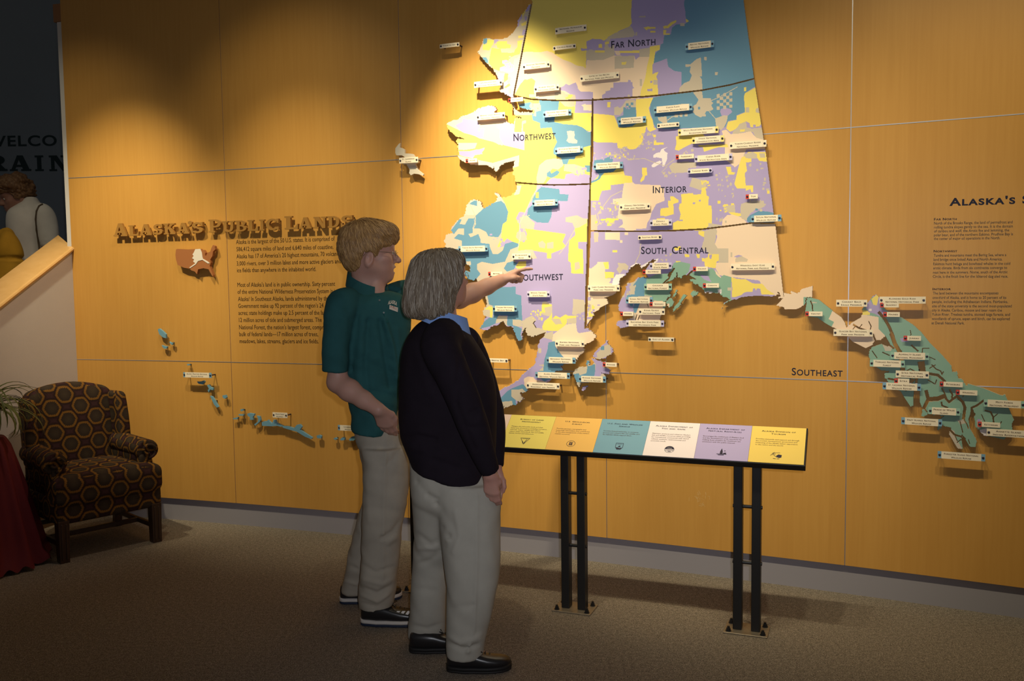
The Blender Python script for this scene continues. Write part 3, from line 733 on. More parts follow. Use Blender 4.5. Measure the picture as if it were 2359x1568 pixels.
N E: 870,530 880,470 1000,380 1085,370 1095,440 1110,460 1230,440 1275,480 1275,500 1230,540 1170,560 1150,590 1170,610 1140,660 1090,700 1060,712 980,680 920,620 895,560
L E: 735,560 800,500 865,520 835,570 830,600 800,640 800,700 780,760 700,750 725,620
T E: 745,595 772,595 770,640 745,640
T E: 735,750 795,740 795,810 720,800
B E: 835,545 895,530 900,580 950,650 985,690 1080,700 1090,725 1060,715 980,740 945,765 970,790 900,810 850,880 830,880 800,900 760,860 720,840 720,800 790,800 800,700 830,600
L E: 560,900 580,860 640,790 720,740 790,760 720,830 700,850 640,860 610,890 600,930
N E: 615,870 650,850 700,855 720,880 820,900 800,930 700,950 640,970 620,930
L E: 230,1240 300,1090 380,985 430,950 530,900 580,870 600,900 500,960 480,1000 420,1040 300,1150
B E: 230,1240 385,1060 440,1010 470,980 500,960 600,920 620,930 640,960 660,980 600,1000 560,1000 540,1050 545,1120 500,1100 430,1080 385,1100
T E: 500,970 560,970 600,960 630,990 580,1000 590,1030 610,1060 565,1080 500,1030
T E: 390,1080 510,1070 515,1115 430,1145 380,1170
T E: 1050,980 1050,700 1230,680 1400,520 1430,640 1290,700 1400,760 1400,840 1340,900 1100,950
L E: 1335,560 1370,520 1375,560 1340,572
B E: 1310,580 1340,575 1340,610 1310,610
L E: 1235,650 1270,640 1280,675 1245,680
L E: 1400,590 1425,600 1420,640 1400,640
B E: 1060,830 1110,820 1120,840 1180,820 1190,760 1170,740 1175,705 1215,705 1240,740 1260,740 1260,800 1250,850 1360,850 1340,910 1090,900
T E: 1190,735 1215,735 1215,755 1190,755
L E: 1220,685 1310,700 1340,740 1330,770 1400,785 1395,840 1320,825 1300,850 1250,850 1260,790 1265,740
N F: 80,300 80,100 360,100 360,205 310,210 280,300
G F: 290,200 2000,200 2000,1400 290,1400
T F: 350,235 385,238 385,245 350,243
N F: 470,360 500,295 560,335 600,385 640,375 715,325 830,345 830,430 880,480 870,520 800,530 790,550 740,580 620,510 540,450 490,420 510,380
Y F: 710,290 770,305 770,330 705,330
L F: 735,270 770,220 790,255 815,260 835,190 850,290 880,300 860,350 800,320 760,310
Y F: 780,215 820,180 832,200 818,262 792,255
W F: 758,285 780,285 780,300 758,300
T F: 860,545 930,560 920,590 880,590
L F: 985,500 1040,490 1050,525 1000,525
W F: 1560,1160 1620,1145 1625,1205 1570,1205
T F: 1345,1150 1380,1170 1390,1220 1440,1300 1400,1295 1340,1190
T F: 1400,1090 1450,1085 1470,1110 1420,1120
T F: 1540,1090 1580,1090 1570,1150 1545,1140
L F: 1545,1080 1570,1085 1560,1110 1545,1110
"""
# speckled land grants: colour, count, size, area
SPECK = [('T', 26, 14, "B: 270,1190 420,1190 430,1340 280,1345"), ('T', 22, 12, "B: 90,1310 260,1330 230,1440 80,1430"), ('T', 40, 14, "D: 245,440 480,430 480,640 245,640"), ('Y', 10, 14, "D: 245,440 480,430 480,640 245,640"),
 ('T', 34, 13, "D: 1330,180 1530,210 1530,420 1400,400"), ('T', 12, 14, "D: 1330,560 1480,500 1480,620 1340,640"), ('Y', 10, 16, "D: 1380,440 1560,470 1560,540 1400,540"), ('T', 16, 18, "D: 1640,60 1800,60 1840,330 1660,330"),
 ('L', 10, 12, "D: 490,1320 640,1330 620,1460 500,1440"), ('T', 22, 14, "D: 480,1180 640,1200 620,1300 540,1320"), ('T', 14, 14, "C: 1740,130 1840,130 1840,210 1740,210"), ('L', 12, 14, "C: 1740,130 1840,130 1840,210 1740,210"),
 ('T', 18, 14, "C: 1220,560 1320,560 1320,760 1230,760"), ('T', 16, 16, "E: 620,250 760,240 760,330 620,360"), ('Y', 14, 14, "E: 640,250 760,240 790,330 650,340"), ('T', 20, 14, "E: 1090,160 1170,160 1170,330 1060,330"),
 ('Y', 12, 13, "E: 1160,200 1240,200 1240,300 1170,330"), ('L', 12, 13, "E: 1190,200 1290,190 1250,300 1170,330"), ('T', 14, 12, "D: 245,0 480,0 480,60 245,80"), ('L', 12, 12, "D: 245,0 480,0 480,60 245,80"), ('Y', 10, 12, "D: 330,20 420,0 540,10 540,60"),
 ('T', 14, 13, "D: 870,170 1000,170 1000,220 870,220"), ('T', 16, 12, "D: 1240,800 1300,800 1300,900 1240,900"), ('T', 10, 14, "D: 1320,690 1420,690 1400,760 1330,760"), ('L', 10, 14, "C: 930,700 1100,780 1090,830 960,820"),
 ('T', 14, 12, "A: 1100,500 1190,500 1190,640 1110,640"), ('T', 12, 14, "B: 600,1380 760,1340 800,1400 620,1420"), ('L', 14, 14, "E: 1180,290 1240,250 1240,330 1180,360"), ('T', 10, 12, "D: 830,960 960,900 960,950 850,990"),
 ('L', 8, 14, "B: 100,960 250,930 250,960 110,1000"), ('T', 16, 14, "D: 1660,420 1830,420 1830,560 1660,520"), ('Y', 12, 14, "D: 1230,240 1310,240 1290,320 1230,320")]
VOID = """
14 A: 1352,20 1345,60 1190,860
14 A: 1188,862 1350,896 1600,908 1900,903 2352,874 B: 440,862 850,815 1100,767 1330,708
14 A: 1903,890 C: 1881,290
14 C: 1205,275 1400,291 1550,297 1700,295 1885,288
14 C: 1881,285 E: 1178,0 1168,415
14 D: 232,711 500,716 700,716 1000,709 1250,696 1500,666 1690,641 1905,643
9 F: 1215,690 1245,720 1280,735 1290,760
8 F: 1290,755 1300,740
12 F: 1345,870 1365,905 1360,930
10 F: 1140,1000 1165,1010 1180,1030
9 F: 1450,1090 1470,1120 1480,1150
12 F: 1285,960 1290,985 1330,1000
10 F: 1225,1060 1270,1075 1300,1060
7 F: 1400,1250 1425,1230 1460,1250
7 F: 1480,1230 1490,1260
8 F: 1640,1030 1600,1020
8 F: 1700,1130 1720,1100
6 F: 640,440 665,410 690,425
9 F: 1020,740 1060,720 1100,740
7 F: 1060,790 1090,800 1110,780
22 F: 835,312 880,365 910,420 935,480
30 F: 925,470 950,540 985,600
34 F: 985,600 1000,680 1010,760
14 F: 800,552 860,515 900,540 940,570
12 F: 1070,550 1115,590
50 F: 1140,680 1150,760
20 F: 1200,755 1260,765 1310,810
18 F: 1110,760 1100,860 1095,960
26 F: 1175,880 1190,940 1160,1000
34 F: 1195,940 1260,935 1310,915
18 F: 1300,915 1340,960 1385,925
22 F: 1395,915 1440,960 1455,1000 1445,1080
16 F: 1595,945 1540,985 1505,1000 1500,1070
12 F: 1640,1030 1660,1070 1662,1115
7 F: 1660,1070 1690,1045
7 F: 1575,1050 1598,1100
6 F: 1060,440 1066,470 1054,492
8 F: 860,600 910,622
7 F: 785,590 820,640
7 F: 1145,610 1150,572 1195,570
6 F: 1190,630 1240,652
7 F: 1200,715 1242,690
12 F: 650,400 690,425 740,440 790,470 812,520
7 F: 760,375 777,412 770,440
6 F: 690,425 712,398
16 F: 1260,1108 1300,1140 1350,1150
14 F: 1335,1150 1380,1195 1430,1210
8 F: 1440,1180 1420,1100
7 F: 1380,1195 1400,1240
9 F: 340,230 352,260 355,300
24 F: 1025,870 1050,830 1080,800
14 F: 900,790 960,800 1000,770
8 F: 1190,800 1240,830 1250,800
10 F: 1290,860 1310,900
8 F: 1460,880 1440,920
14 D: 993,1050 962,1095 945,1140 895,1185
8 D: 1016,1088 1020,1135
10 D: 1190,1062 1150,1075 1112,1112
8 D: 655,1470 640,1520
8 D: 680,1475 665,1515
5 D: 760,1400 748,1370
5 A: 740,1255 690,1245
8 E: 725,410 700,370 715,350
"""
RIVER = """
5 C: 1420,300 1360,400 1300,530 1240,650 1250,760 1230,860
4 C: 790,460 840,570 845,620 820,690
4 C: 1740,700 1690,790 1650,860 1600,920
3 B: 860,900 920,1010 990,1090
3 B: 540,1085 580,1055 680,1030
3 B: 0,1400 100,1400 200,1440 330,1430 400,1460 520,1500 600,1440
3 D: 690,830 680,920 640,1000
4 D: 930,130 880,180 900,200
3 B: 930,910 1000,880 1090,830 1170,785
3 D: 240,720 320,640 300,560 420,400 520,350
"""
MX0, MY0, MX1, MY1, MC = 900.0, -64.0, 2362.0, 1062.0, 1.0
NXC, NYC = int((MX1 - MX0) / MC), int((MY1 - MY0) / MC)

def fill(poly, out, val, only=None):
    p = (np.asarray(poly) - (MX0, MY0)) / MC
    y0, y1 = max(0, int(p[:, 1].min())), min(NYC - 1, int(p[:, 1].max()) + 1)
    xa, ya = p[:, 0], p[:, 1]; xb, yb = np.roll(xa, -1), np.roll(ya, -1)
    for r in range(y0, y1 + 1):
        yc = r + 0.5
        k = (ya <= yc) != (yb <= yc)
        if not k.any(): continue
        xs = np.sort(xa[k] + (yc - ya[k]) / (yb[k] - ya[k]) * (xb[k] - xa[k]))
        for i in range(0, len(xs) - 1, 2):
            c0, c1 = max(0, int(math.ceil(xs[i] - 0.5))), min(NXC, int(math.ceil(xs[i + 1] - 0.5)))
            if c1 > c0: out[r, c0:c1] = val
def stroke(line, w, out, val):
    for a, b in zip(line[:-1], line[1:]):
        d = b - a; n = np.array([-d[1], d[0]]) / (np.linalg.norm(d) + 1e-9) * w / 2
        e = d / (np.linalg.norm(d) + 1e-9) * w * 0.3
        fill([a - e + n, b + e + n, b + e - n, a - e - n], out, val)
CODE = {'Y': 0, 'L': 1, 'B': 2, 'N': 3, 'T': 4, 'G': 5, 'W': 6}
def map_colours():
    col = np.full((NYC, NXC), CODE['L'], np.int8)
    for ln in PATCH.strip().split('\n'):
        fill(pts(ln[2:]), col, CODE[ln[0]])
    rnd = random.Random(7)
    for c, n, sz, area in SPECK:
        w = WIN[area[0]]
        P = pts(area); lo, hi = P.min(0), P.max(0)
        m = np.zeros((NYC, NXC), np.int8); fill(P, m, 1)
        k = 0
        while k < n:
            x, y = rnd.uniform(lo[0], hi[0]), rnd.uniform(lo[1], hi[1])
            a, b = sz / w[2] * rnd.choice((.7, 1, 1, 1.6)), sz / w[2] * rnd.choice((.7, 1, 1.5))
            r_, c_ = int((y - MY0) / MC), int((x - MX0) / MC)
            k += 1
            if 0 <= r_ < NYC and 0 <= c_ < NXC and m[r_, c_]:
                fill([(x, y), (x + a, y - a * .06), (x + a, y + b), (x, y + b + a * .06)], col, CODE[c])
    # chequerboard grants
    for (x0, y0, nx, ny, st, ph, c) in ((985, 850, 5, 5, 28, 0, 'T'), (165, 935, 3, 2, 22, 0, 'B'), (1745, 135 + 1372, 1, 1, 20, 0, 'T')):
        for i in range(nx):
            for j in range(ny):
                if (i + j) % 2 == ph:
                    fill(pts('B: %f,%f %f,%f %f,%f %f,%f' % (x0 + i * st, y0 + j * st - i * 4, x0 + i * st + st, y0 + j * st - i * 4 - 3, x0 + i * st + st, y0 + j * st - i * 4 + st, x0 + i * st, y0 + j * st - i * 4 + st)), col, CODE[c])
    for ln in RIVER.strip().split('\n'):
        w, s = ln.split(' ', 1)
        stroke(pts(s), max(1.7, float(w) / 3.0), col, CODE['T' if float(w) < 4.5 else 'N'])
    return col

C_MAP = [(0.82, 0.65, 0.15), (0.40, 0.33, 0.56), (0.135, 0.285, 0.42), (0.80, 0.61, 0.45), (0.55, 0.47, 0.37), (0.24, 0.40, 0.31), (0.80, 0.72, 0.72)]
M_MAP = [mat('map_' + n, c, 0.30, 0.4) for n, c in zip(('yellow', 'lavender', 'blue', 'cream', 'tan', 'green', 'white'), C_MAP)]
M_EDGE = mat('board_edge', (0.52, 0.42, 0.30), 0.7, 0.2)
MAPF, MAPB = 0.034, 0.017

def board(name, mask, col, parent, front=MAPF, back=MAPB, loc=None):
    """cut-out board: front cells in runs of one colour, edge walls along every outline"""
    ys, xs = np.nonzero(mask)
    r0, r1, c0, c1 = ys.min(), ys.max() + 1, xs.min(), xs.max() + 1
    mk = np.zeros((r1 - r0 + 2, c1 - c0 + 2), bool); mk[1:-1, 1:-1] = mask[r0:r1, c0:c1]
    cl = np.where(mk, np.pad(col[r0:r1, c0:c1], 1), -1)
    nid = {}; grid = []
    def vid(r, c, lay):
        k = (r, c, lay)
        if k not in nid: nid[k] = len(grid); grid.append(k)
        return nid[k]
    F = []; MI = []
    H, W_ = cl.shape
    for r in range(1, H - 1):
        row = cl[r]
        ch = np.nonzero(np.diff(row))[0] + 1
        b = np.concatenate([[0], ch, [W_]])
        for a, e in zip(b[:-1], b[1:]):
            v = row[a]
            if v < 0: continue
            for q in range(a, e, 30):
                q2 = min(e, q + 30)
                F.append((vid(r, q, 0), vid(r + 1, q, 0), vid(r + 1, q2, 0), vid(r, q2, 0))); MI.append(int(v))
    ne = len(C_MAP)
    def edge(r, c, rr, cc):
        F.append((vid(r, c, 0), vid(rr, cc, 0), vid(rr, cc, 1), vid(r, c, 1))); MI.append(ne)
    up = mk[1:, :] != mk[:-1, :]
    for r, c in zip(*np.nonzero(up)):
        if mk[r + 1, c]: edge(r + 1, c, r + 1, c + 1)
        else: edge(r + 1, c + 1, r + 1, c)
    lf = mk[:, 1:] != mk[:, :-1]
    for r, c in zip(*np.nonzero(lf)):
        if mk[r, c + 1]: edge(r + 1, c + 1, r, c + 1)
        else: edge(r, c + 1, r + 1, c + 1)
    g = np.array(grid, float)
    x = MX0 + (g[:, 1] + c0 - 1) * MC; y = MY0 + (g[:, 0] + r0 - 1) * MC
    s, z = px2wall(x, y, front)
    V = wall_pt(s, z, np.where(g[:, 2] == 0, front, back))
    return mesh_obj(name, V, F, M_MAP + [M_EDGE], parent, midx=MI, loc=loc)

COLR = map_colours()
MASK = {}
voids = np.zeros((NYC, NXC), np.int8)
for ln in VOID.strip().split('\n'):
    w, s = ln.split(' ', 1)
    stroke(pts(s), float(w) / WIN[s[0]][2], voids, 1)
def ragged(P, seed):
    """break the short coast segments of an outline into finer bays and points"""
    r = random.Random(seed); out = []
    for a, b in zip(P, np.roll(P, -1, 0)):
        out.append(a); d = b - a; L_ = np.hypot(*d)
        if 5 < L_ < 17:
            n_ = np.array([-d[1], d[0]]) / L_
            for q in (.2, .38, .56, .78): out.append(a + d * (q + r.uniform(-.06, .06)) + n_ * r.uniform(-1, 1) * min(1.9, L_ * .17))
    return np.array(out)
for i_, (k, s) in enumerate(REG.items()):
    m = np.zeros((NYC, NXC), np.int8); fill(ragged(pts(s), i_), m, 1)
    MASK[k] = (m == 1) & (voids == 0)
s_, z_ = px2wall(1450, 500)
relief = thing('relief_map', 'large relief map of mainland regions in yellow lavender and blue land parcels', 'wall map', wall_pt(s_, z_, MAPB))
for k in ('far_north', 'northwest', 'interior', 'southwest', 'south_central'):
    o = board('region_board', MASK[k], COLR, relief); o['label'] = k.replace('_', ' ') + ' region board'
    MASK[k + '_obj'] = o
# standoff studs hidden between boards and wall carry the map
b = MB()
for (x, y) in [(1300, 90), (1600, 80), (1250, 190), (1680, 160), (1130, 290), (1300, 380), (1420, 300), (1720, 330), (1250, 560), (1320, 700), (1420, 480), (1720, 480), (1480, 590), (1740, 640), (1480, 730), (1190, 690), (1280, 830), (1180, 910), (1160, 200)]:
    s, z = px2wall(x, y, MAPF)
    b.tube([wall_pt(s, z, 0.0), wall_pt(s, z, MAPF - 0.004)], 0.008, 8)
st = b.out('standoff_studs', M_BLACK, relief); st['kind'] = 'stuff'

def island(k, name, label, cat='map piece', group='island cut-outs of the wall map'):
    xy = pts(REG[k]).mean(0) if isinstance(k, str) else pts(k).mean(0)
    s, z = px2wall(xy[0], xy[1], MAPF)
    root = thing(name, label, cat, wall_pt(s, z, 0), group)
    board('board', MASK[k], COLR, root)
    ys, xs = np.nonzero(MASK[k]); dd = (xs - xs.mean()) ** 2 + (ys - ys.mean()) ** 2; j = dd.argmin()
    s, z = px2wall(MX0 + xs[j] * MC, MY0 + ys[j] * MC, MAPF)
    MB().tube([wall_pt(s, z, 0.0), wall_pt(s, z, MAPF - 0.004)], 0.005, 8).out('stud', M_BLACK, root)
    return root
island('yakutat', 'map_cutout', 'cream cut-out piece between the mainland map and the green southeast strip')
island('southeast', 'map_cutout', 'long green panhandle cut-out with dark fjords at the right of the map')
island('kodiak', 'map_cutout', 'blue and tan island cut-out under the plate reading KODIAK NATIONAL WILDLIFE REFUGE')
island('afognak', 'map_cutout', 'tan island cut-out with a lavender tip just above the KODIAK town plate')
island('sitkinak', 'map_cutout', 'tiny tan island cut-out just below the KODIAK NATIONAL WILDLIFE REFUGE plate')
island('montague', 'map_cutout', 'long thin green island cut-out right of the KENAI FJORDS plate')
island('hinchinbrook', 'map_cutout', 'small green island cut-out below and left of the CORDOVA plate')
island('knight', 'map_cutout', 'ragged green island cut-out touching the right end of the SEWARD plate')
island('naked', 'map_cutout', 'slim green island cut-out right of the CHUGACH NATIONAL FOREST plate')

def cutout(s, name, label, m, front=0.030, back=0.016, cat='map piece', group='island cut-outs of the wall map', lab_pt=None):
    P = pts(s)
    s_, z_ = px2wall(P[:, 0], P[:, 1], front)
    c = P.mean(0)
    cs, cz = px2wall(c[0], c[1], front)
    root = thing(name, label, cat, wall_pt(cs, cz, 0), group)
    MB().prism(list(zip(s_, z_)), lambda a, b_, d: wall_pt(a, b_, d), back, front).out('board', m, root)
    k = ((P - c) ** 2).sum(1).argmin()
    q = c * 0.8 + P[k] * 0.2
    a, b_ = px2wall(q[0], q[1], front)
    MB().tube([wall_pt(a, b_, 0), wall_pt(a, b_, back + 0.001)], 0.0045, 8).out('stud', M_BLACK, root)
    return root
cutout("A: 150,1300 165,1290 160,1330 180,1335 205,1350 205,1385 240,1385 280,1390 300,1420 330,1435 C: 330,90 300,110 330,165 375,200 370,215 330,200 290,195 260,210 245,190 250,160 220,110 190,110 195,90 160,70 205,45 180,30 130,30 A: 120,1380 120,1340", 'map_cutout', 'pale grey island cut-out behind the small plate left of the map on the horizontal joint', mat('map_stone', (0.60, 0.53, 0.42), 0.45, 0.35))
ISL = [("I: 190,80 205,72 235,95 270,130 272,170 240,160 205,130 195,100", 'largest blue island cut-out under the left end of the paragraph, tallest of its three'),
("I: 228,240 260,250 285,255 275,275 255,275 240,262", 'small blue bird-shaped island cut-out right under the largest upper blue island'),
("I: 305,205 320,215 345,215 335,238 318,228", 'tiny pale blue island cut-out right of the largest upper blue island'),
("I: 480,430 505,428 508,442 490,445", 'tiny lone blue island cut-out above the plate reading ALASKA MARITIME'),
("I: 583,605 620,605 650,595 662,610 640,635 600,628", 'flat blue island cut-out just below the plate reading ALASKA MARITIME'),
("I: 685,640 705,635 720,660 745,672 745,692 715,685 700,715 692,690 705,680", 'branching blue island cut-out under the right end of the ALASKA MARITIME plate'),
("I: 715,750 735,755 760,790 775,820 800,860 785,868 755,835 735,790", 'steep slanting blue island cut-out below the branching one'),
("I: 840,745 872,740 882,765 862,780 843,765", 'round blue island cut-out alone left of the second vertical joint'),
("I: 945,975 998,962 990,985 950,985", 'lowest flat blue island cut-out beside the lower left vertical joint'),
("I: 1020,885 1045,880 1048,900 1025,905", 'topmost tiny blue island cut-out right of the lower left vertical joint'),
("I: 1000,935 1055,935 1050,950 1010,948", 'thin blue bar of an island cut-out under the topmost tiny one'),
("I: 1088,930 1110,922 1160,930 1160,945 1145,960 1150,990 1115,990 1118,965 1095,950", 'leftmost large blue cut-out of the lower island chain'),
("I: 1185,950 1215,955 1225,990 1215,1010 1170,1050 1160,1035 1195,1010 1200,980", 'hooked blue cut-out second in the lower island chain'),
("I: 1235,1015 1260,1005 1285,1005 1300,990 1310,1005 1340,1030 1355,990 1375,990 1385,1020 1450,1050 1430,1060 1390,1050 1330,1055 1240,1050", 'long blue cut-out third in the lower island chain left of the ALEUTIAN ISLANDS plate'),
("I: 1440,1050 1500,1055 1560,1075 1590,1040 1620,1035 1640,1060 1620,1090 1680,1130 1745,1170 1735,1183 1670,1160 1590,1110 1550,1100 1450,1070", 'longest blue cut-out of the lower island chain trailing down to the right'),
("I: 1787,1150 1815,1142 1838,1155 1832,1178 1795,1175", 'round blue cut-out after the longest one in the lower chain'),
("I: 1955,1180 1975,1168 1995,1180 1980,1195", 'tiny blue cut-out below the left end of the half hidden plate'),
("I: 2025,1185 2050,1165 2072,1175 2065,1195 2030,1198", 'small domed blue cut-out below the half hidden plate'),
("I: 2115,1185 2140,1160 2165,1155 2180,1180 2160,1200 2120,1200", 'blue cut-out touching the hem of the green polo shirt')]
M_ISL = mat('map_island_blue', (0.16, 0.33, 0.42), 0.42, 0.35)
for s, l in ISL: cutout(s, 'map_cutout', l, M_ISL)
us = cutout("U: 650,410 665,405 760,410 840,405 870,405 880,420 900,415 915,440 912,465 925,465 935,440 960,430 970,400 985,370 1000,380 1005,410 985,430 980,470 960,500 965,530 955,560 970,600 985,640 985,660 960,620 945,590 900,580 850,590 840,635 820,610 790,600 775,585 720,575 665,550 650,500 645,460",
       'country_relief', 'rust brown outline map of the lower states with a white overlay under the raised title', mat('rust_board', (0.36, 0.135, 0.045), 0.5, 0.3), 0.036, 0.014, 'wall map', None)
P = pts("U: 810,440 825,408 870,405 885,440 890,480 895,495 940,520 955,535 940,538 890,505 850,515 830,545 780,578 770,575 825,535 805,520 815,500 795,490 810,470 800,455")
s_, z_ = px2wall(P[:, 0], P[:, 1], 0.038)
o = MB().prism(list(zip(s_, z_)), wall_pt, 0.0362, 0.0382).out('overlay_board', mat('overlay_white', (0.74, 0.66, 0.55), 0.5, 0.3), us)
o['label'] = 'white Alaska outline overlay'
# ================================================================== lettering
_TX = {}
def text2d(body, caps=False, bold=0.0, spacing=1.0, res=2, small=0.80):
    k = (body, caps, bold, spacing, res)
    if k in _TX: return _TX[k]
    c = D.curves.new('lettering_source', 'FONT'); c.body = body
    c.resolution_u = res; c.offset = bold; c.space_character = spacing
    if caps:
        for q in c.body_format: q.use_small_caps = True
        c.small_caps_scale = small
    o = D.objects.new('lettering_source', c)
    m = o.to_mesh()
    v = np.empty(len(m.vertices) * 3); m.vertices.foreach_get('co', v); v = v.reshape(-1, 3)[:, :2].copy()
    f = [tuple(p.vertices) for p in m.polygons]
    o.to_mesh_clear(); D.objects.remove(o); D.curves.remove(c)
    _TX[k] = (v, f)
    return v, f

def put_text(name, lines, fn, m, parent, loc=None, fat=0.0):
    """lines: (v2, f, x0, y0, sx, sy); fn maps 2D to space"""
    V = []; F = []; n = 0
    if fat: lines = [(q[0], q[1], q[2] + e * fat * q[4], *q[3:]) for q in lines for e in (-1, 1)]
    for v, f, x0, y0, sx, sy, *sh in lines:
        sh = sh[0] if sh else 0.0
        q = np.stack([x0 + v[:, 0] * sx, y0 + v[:, 1] * sy + v[:, 0] * sx * sh], -1)
        V.append(fn(q)); F += [tuple(i + n for i in p) for p in f]; n += len(v)
    return mesh_obj(name, np.concatenate(V), F, m, parent, loc=loc)

def wall_line(body, a, b, cap_px, off, caps=False, bold=0.0, spacing=1.0, xs=None):
    res = 8 if cap_px > 12 else 2
    """a, b: photograph points of the left and right end of the baseline"""
    v, f = text2d(body, caps, bold, spacing, res)
    s0, z0 = px2wall(a[0], a[1], off)
    x0, x1 = v[:, 0].min(), v[:, 0].max()
    _, zt = px2wall(a[0], a[1] - cap_px, off)
    sy = float(zt - z0) / 0.72
    if b is None: sx = sy * xs; sh = 0
    else:
        s1, z1 = px2wall(b[0], b[1], off)
        sx = float(s1 - s0) / (x1 - x0); sh = float(z1 - z0) / float(s1 - s0)
    return (v, f, float(s0) - x0 * sx, float(z0), sx, sy, sh), sx / sy

def wfn(off): return lambda q: wall_pt(q[:, 0], q[:, 1], off)
M_WTEXT = mat('wall_text_brown', (0.085, 0.045, 0.02), 0.6, 0.2)
M_WGREY = mat('wall_text_grey', (0.13, 0.105, 0.10), 0.6, 0.2)
M_NAVY = mat('wall_text_navy', (0.018, 0.018, 0.04), 0.6, 0.2)
PARA = [("Alaska is the largest of the 50 U.S. states. It is comprised of", (544, 562), (771, 554)),
 ("586,412 square miles of land and 6,640 miles of coastline.", (545, 578.5), (768, 573)),
 ("Alaska has 17 of America's 20 highest mountains, 70 volcanoes,", (545, 595), (792, 588.5)),
 ("3,000 rivers, over 3 million lakes and more active glaciers and", (545.5, 611.5), (785, 606)),
 ("ice fields than anywhere in the inhabited world.", (546, 627), (728, 624)),
 ("Most of Alaska's land is in public ownership. Sixty percent", (547, 660.5), (772, 658)),
 ("of the entire National Wilderness Preservation System is in", (547.5, 676.5), (776, 674.5)),
 ("Alaska! In Southeast Alaska, lands administered by the", (548.5, 693), (758, 691.5)),
 ("Government make up 92 percent of the region's 24", (549, 709), (745, 708)),
 ("acres; state holdings make up 2.5 percent of the land.", (549.5, 725), (757, 724.5)),
 ("12 million acres of tide and submerged areas. The", (550.5, 741.5), (741, 741)),
 ("National Forest, the nation's largest forest, comprises", (551, 758), (760, 758)),
 ("bulk of federal lands—17 million acres of trees,", (551.5, 774), (733, 774)),
 ("meadows, lakes, streams, glaciers and ice fields.", (552, 790), (734, 790.5))]
L = [wall_line(b_, a, e, 10.2, 0.0006)[0] for b_, a, e in PARA]
o = put_text('wall_paragraph', L, wfn(0.0006), M_WTEXT, wall, fat=0.010); o['label'] = 'brown printed paragraph'
L = [wall_line("Alaska's S", (2187, 473.5), (2372, 467.5), 17.5, 0.0006, True, 0.03, 1.15)[0]]
o = put_text('wall_heading', L, wfn(0.0006), M_NAVY, wall); o['label'] = 'navy printed heading'
RH = [("Far North", (2152, 507.5), (2204, 506.5)), ("Northwest", (2151, 581), (2205, 580.5)), ("Interior", (2148.8, 668), (2190, 668))]
o = put_text('wall_subheading', [wall_line(b_, a, e, 5.6, 0.0006, True, 0.0, 1.1)[0] for b_, a, e in RH], wfn(0.0006), M_NAVY, wall, fat=0.025)
RB = [("North of the Brooks Range, the land of permafrost and", 2152, 517, 2332.5, 514), ("rolling tundra slopes gently to the sea. It is the domain", 2152, 526, 2333, 523.5), ("of caribou and wolf, the Arctic fox and lemming, the", 2152, 535, 2324.7, 532.5), ("polar bear, and of the northern Eskimo. Prudhoe Bay is", 2151.5, 544, 2333.5, 541.5), ("the center of major oil operations in the North.", 2151.5, 552.5, 2304, 550.5),
 ("Tundra and mountains meet the Bering Sea, where a", 2151, 591, 2318, 589.5), ("land bridge once linked Asia and North America.", 2150.5, 600.5, 2309, 599.5), ("Eskimos hunt beluga and bowhead whales in the cold", 2150, 610.5, 2327, 609.5), ("arctic climate. Birds from six continents converge to", 2150, 620, 2320, 619), ("nest here in the summers. Nome, south of the Arctic", 2149.5, 630, 2321, 629), ("Circle, is the finish line for the Iditarod dog sled race.", 2149, 639.5, 2322, 639),
 ("The land between the mountains encompasses", 2149, 678, 2300, 677.5), ("one-third of Alaska, and is home to 20 percent of its", 2148.5, 688, 2318, 688), ("people, including the Athabascan Indians. Fairbanks,", 2147.5, 697.5, 2322, 697.5), ("site of the state university is the second most-populated", 2147.5, 707.5, 2330.5, 707.5), ("city in Alaska. Caribou, moose and bear roam the", 2147, 717, 2308, 717.3), ("Yukon River. Treeless tundra, stunted taiga forests, and", 2147, 726.7, 2326.5, 727), ("woodlands of spruce, aspen and birch, can be explored", 2146.5, 736.5, 2326, 737), ("at Denali National Park.", 2146, 746.5, 2221.5, 747)]
o = put_text('wall_paragraph', [wall_line(t_, (x0, y0), (x1, y1), 6.4, 0.0006)[0] for t_, x0, y0, x1, y1 in RB], wfn(0.0006), M_WGREY, wall, fat=0.010); o['label'] = 'grey printed paragraphs'
for body, a, b_, par, off in [("Far North", (1408, 111), (1510, 103), 'far_north', 0), ("Northwest", (1183, 324.5), (1280, 319.5), 'northwest', 0), ("Interior", (1504, 444.5), (1582, 442), 'interior', 0),
                              ("South", (1477, 584.5), (1535, 584), 'south_central', 0), ("Central", (1548, 583.8), (1632, 583), 'south_central', 0), ("Southwest", (1196, 646), (1297, 644), 'southwest', 0)]:
    o = put_text('region_name', [wall_line(body, a, b_, 17, MAPF + .0006, True, 0.012, 1.1)[0]], wfn(MAPF + 0.0006), M_NAVY, MASK[par + '_obj'])
put_text('region_name', [wall_line("Southeast", (1824, 863.5), (1941, 867), 17, 0.0006, True, 0.012, 1.1)[0]], wfn(0.0006), M_NAVY, wall)

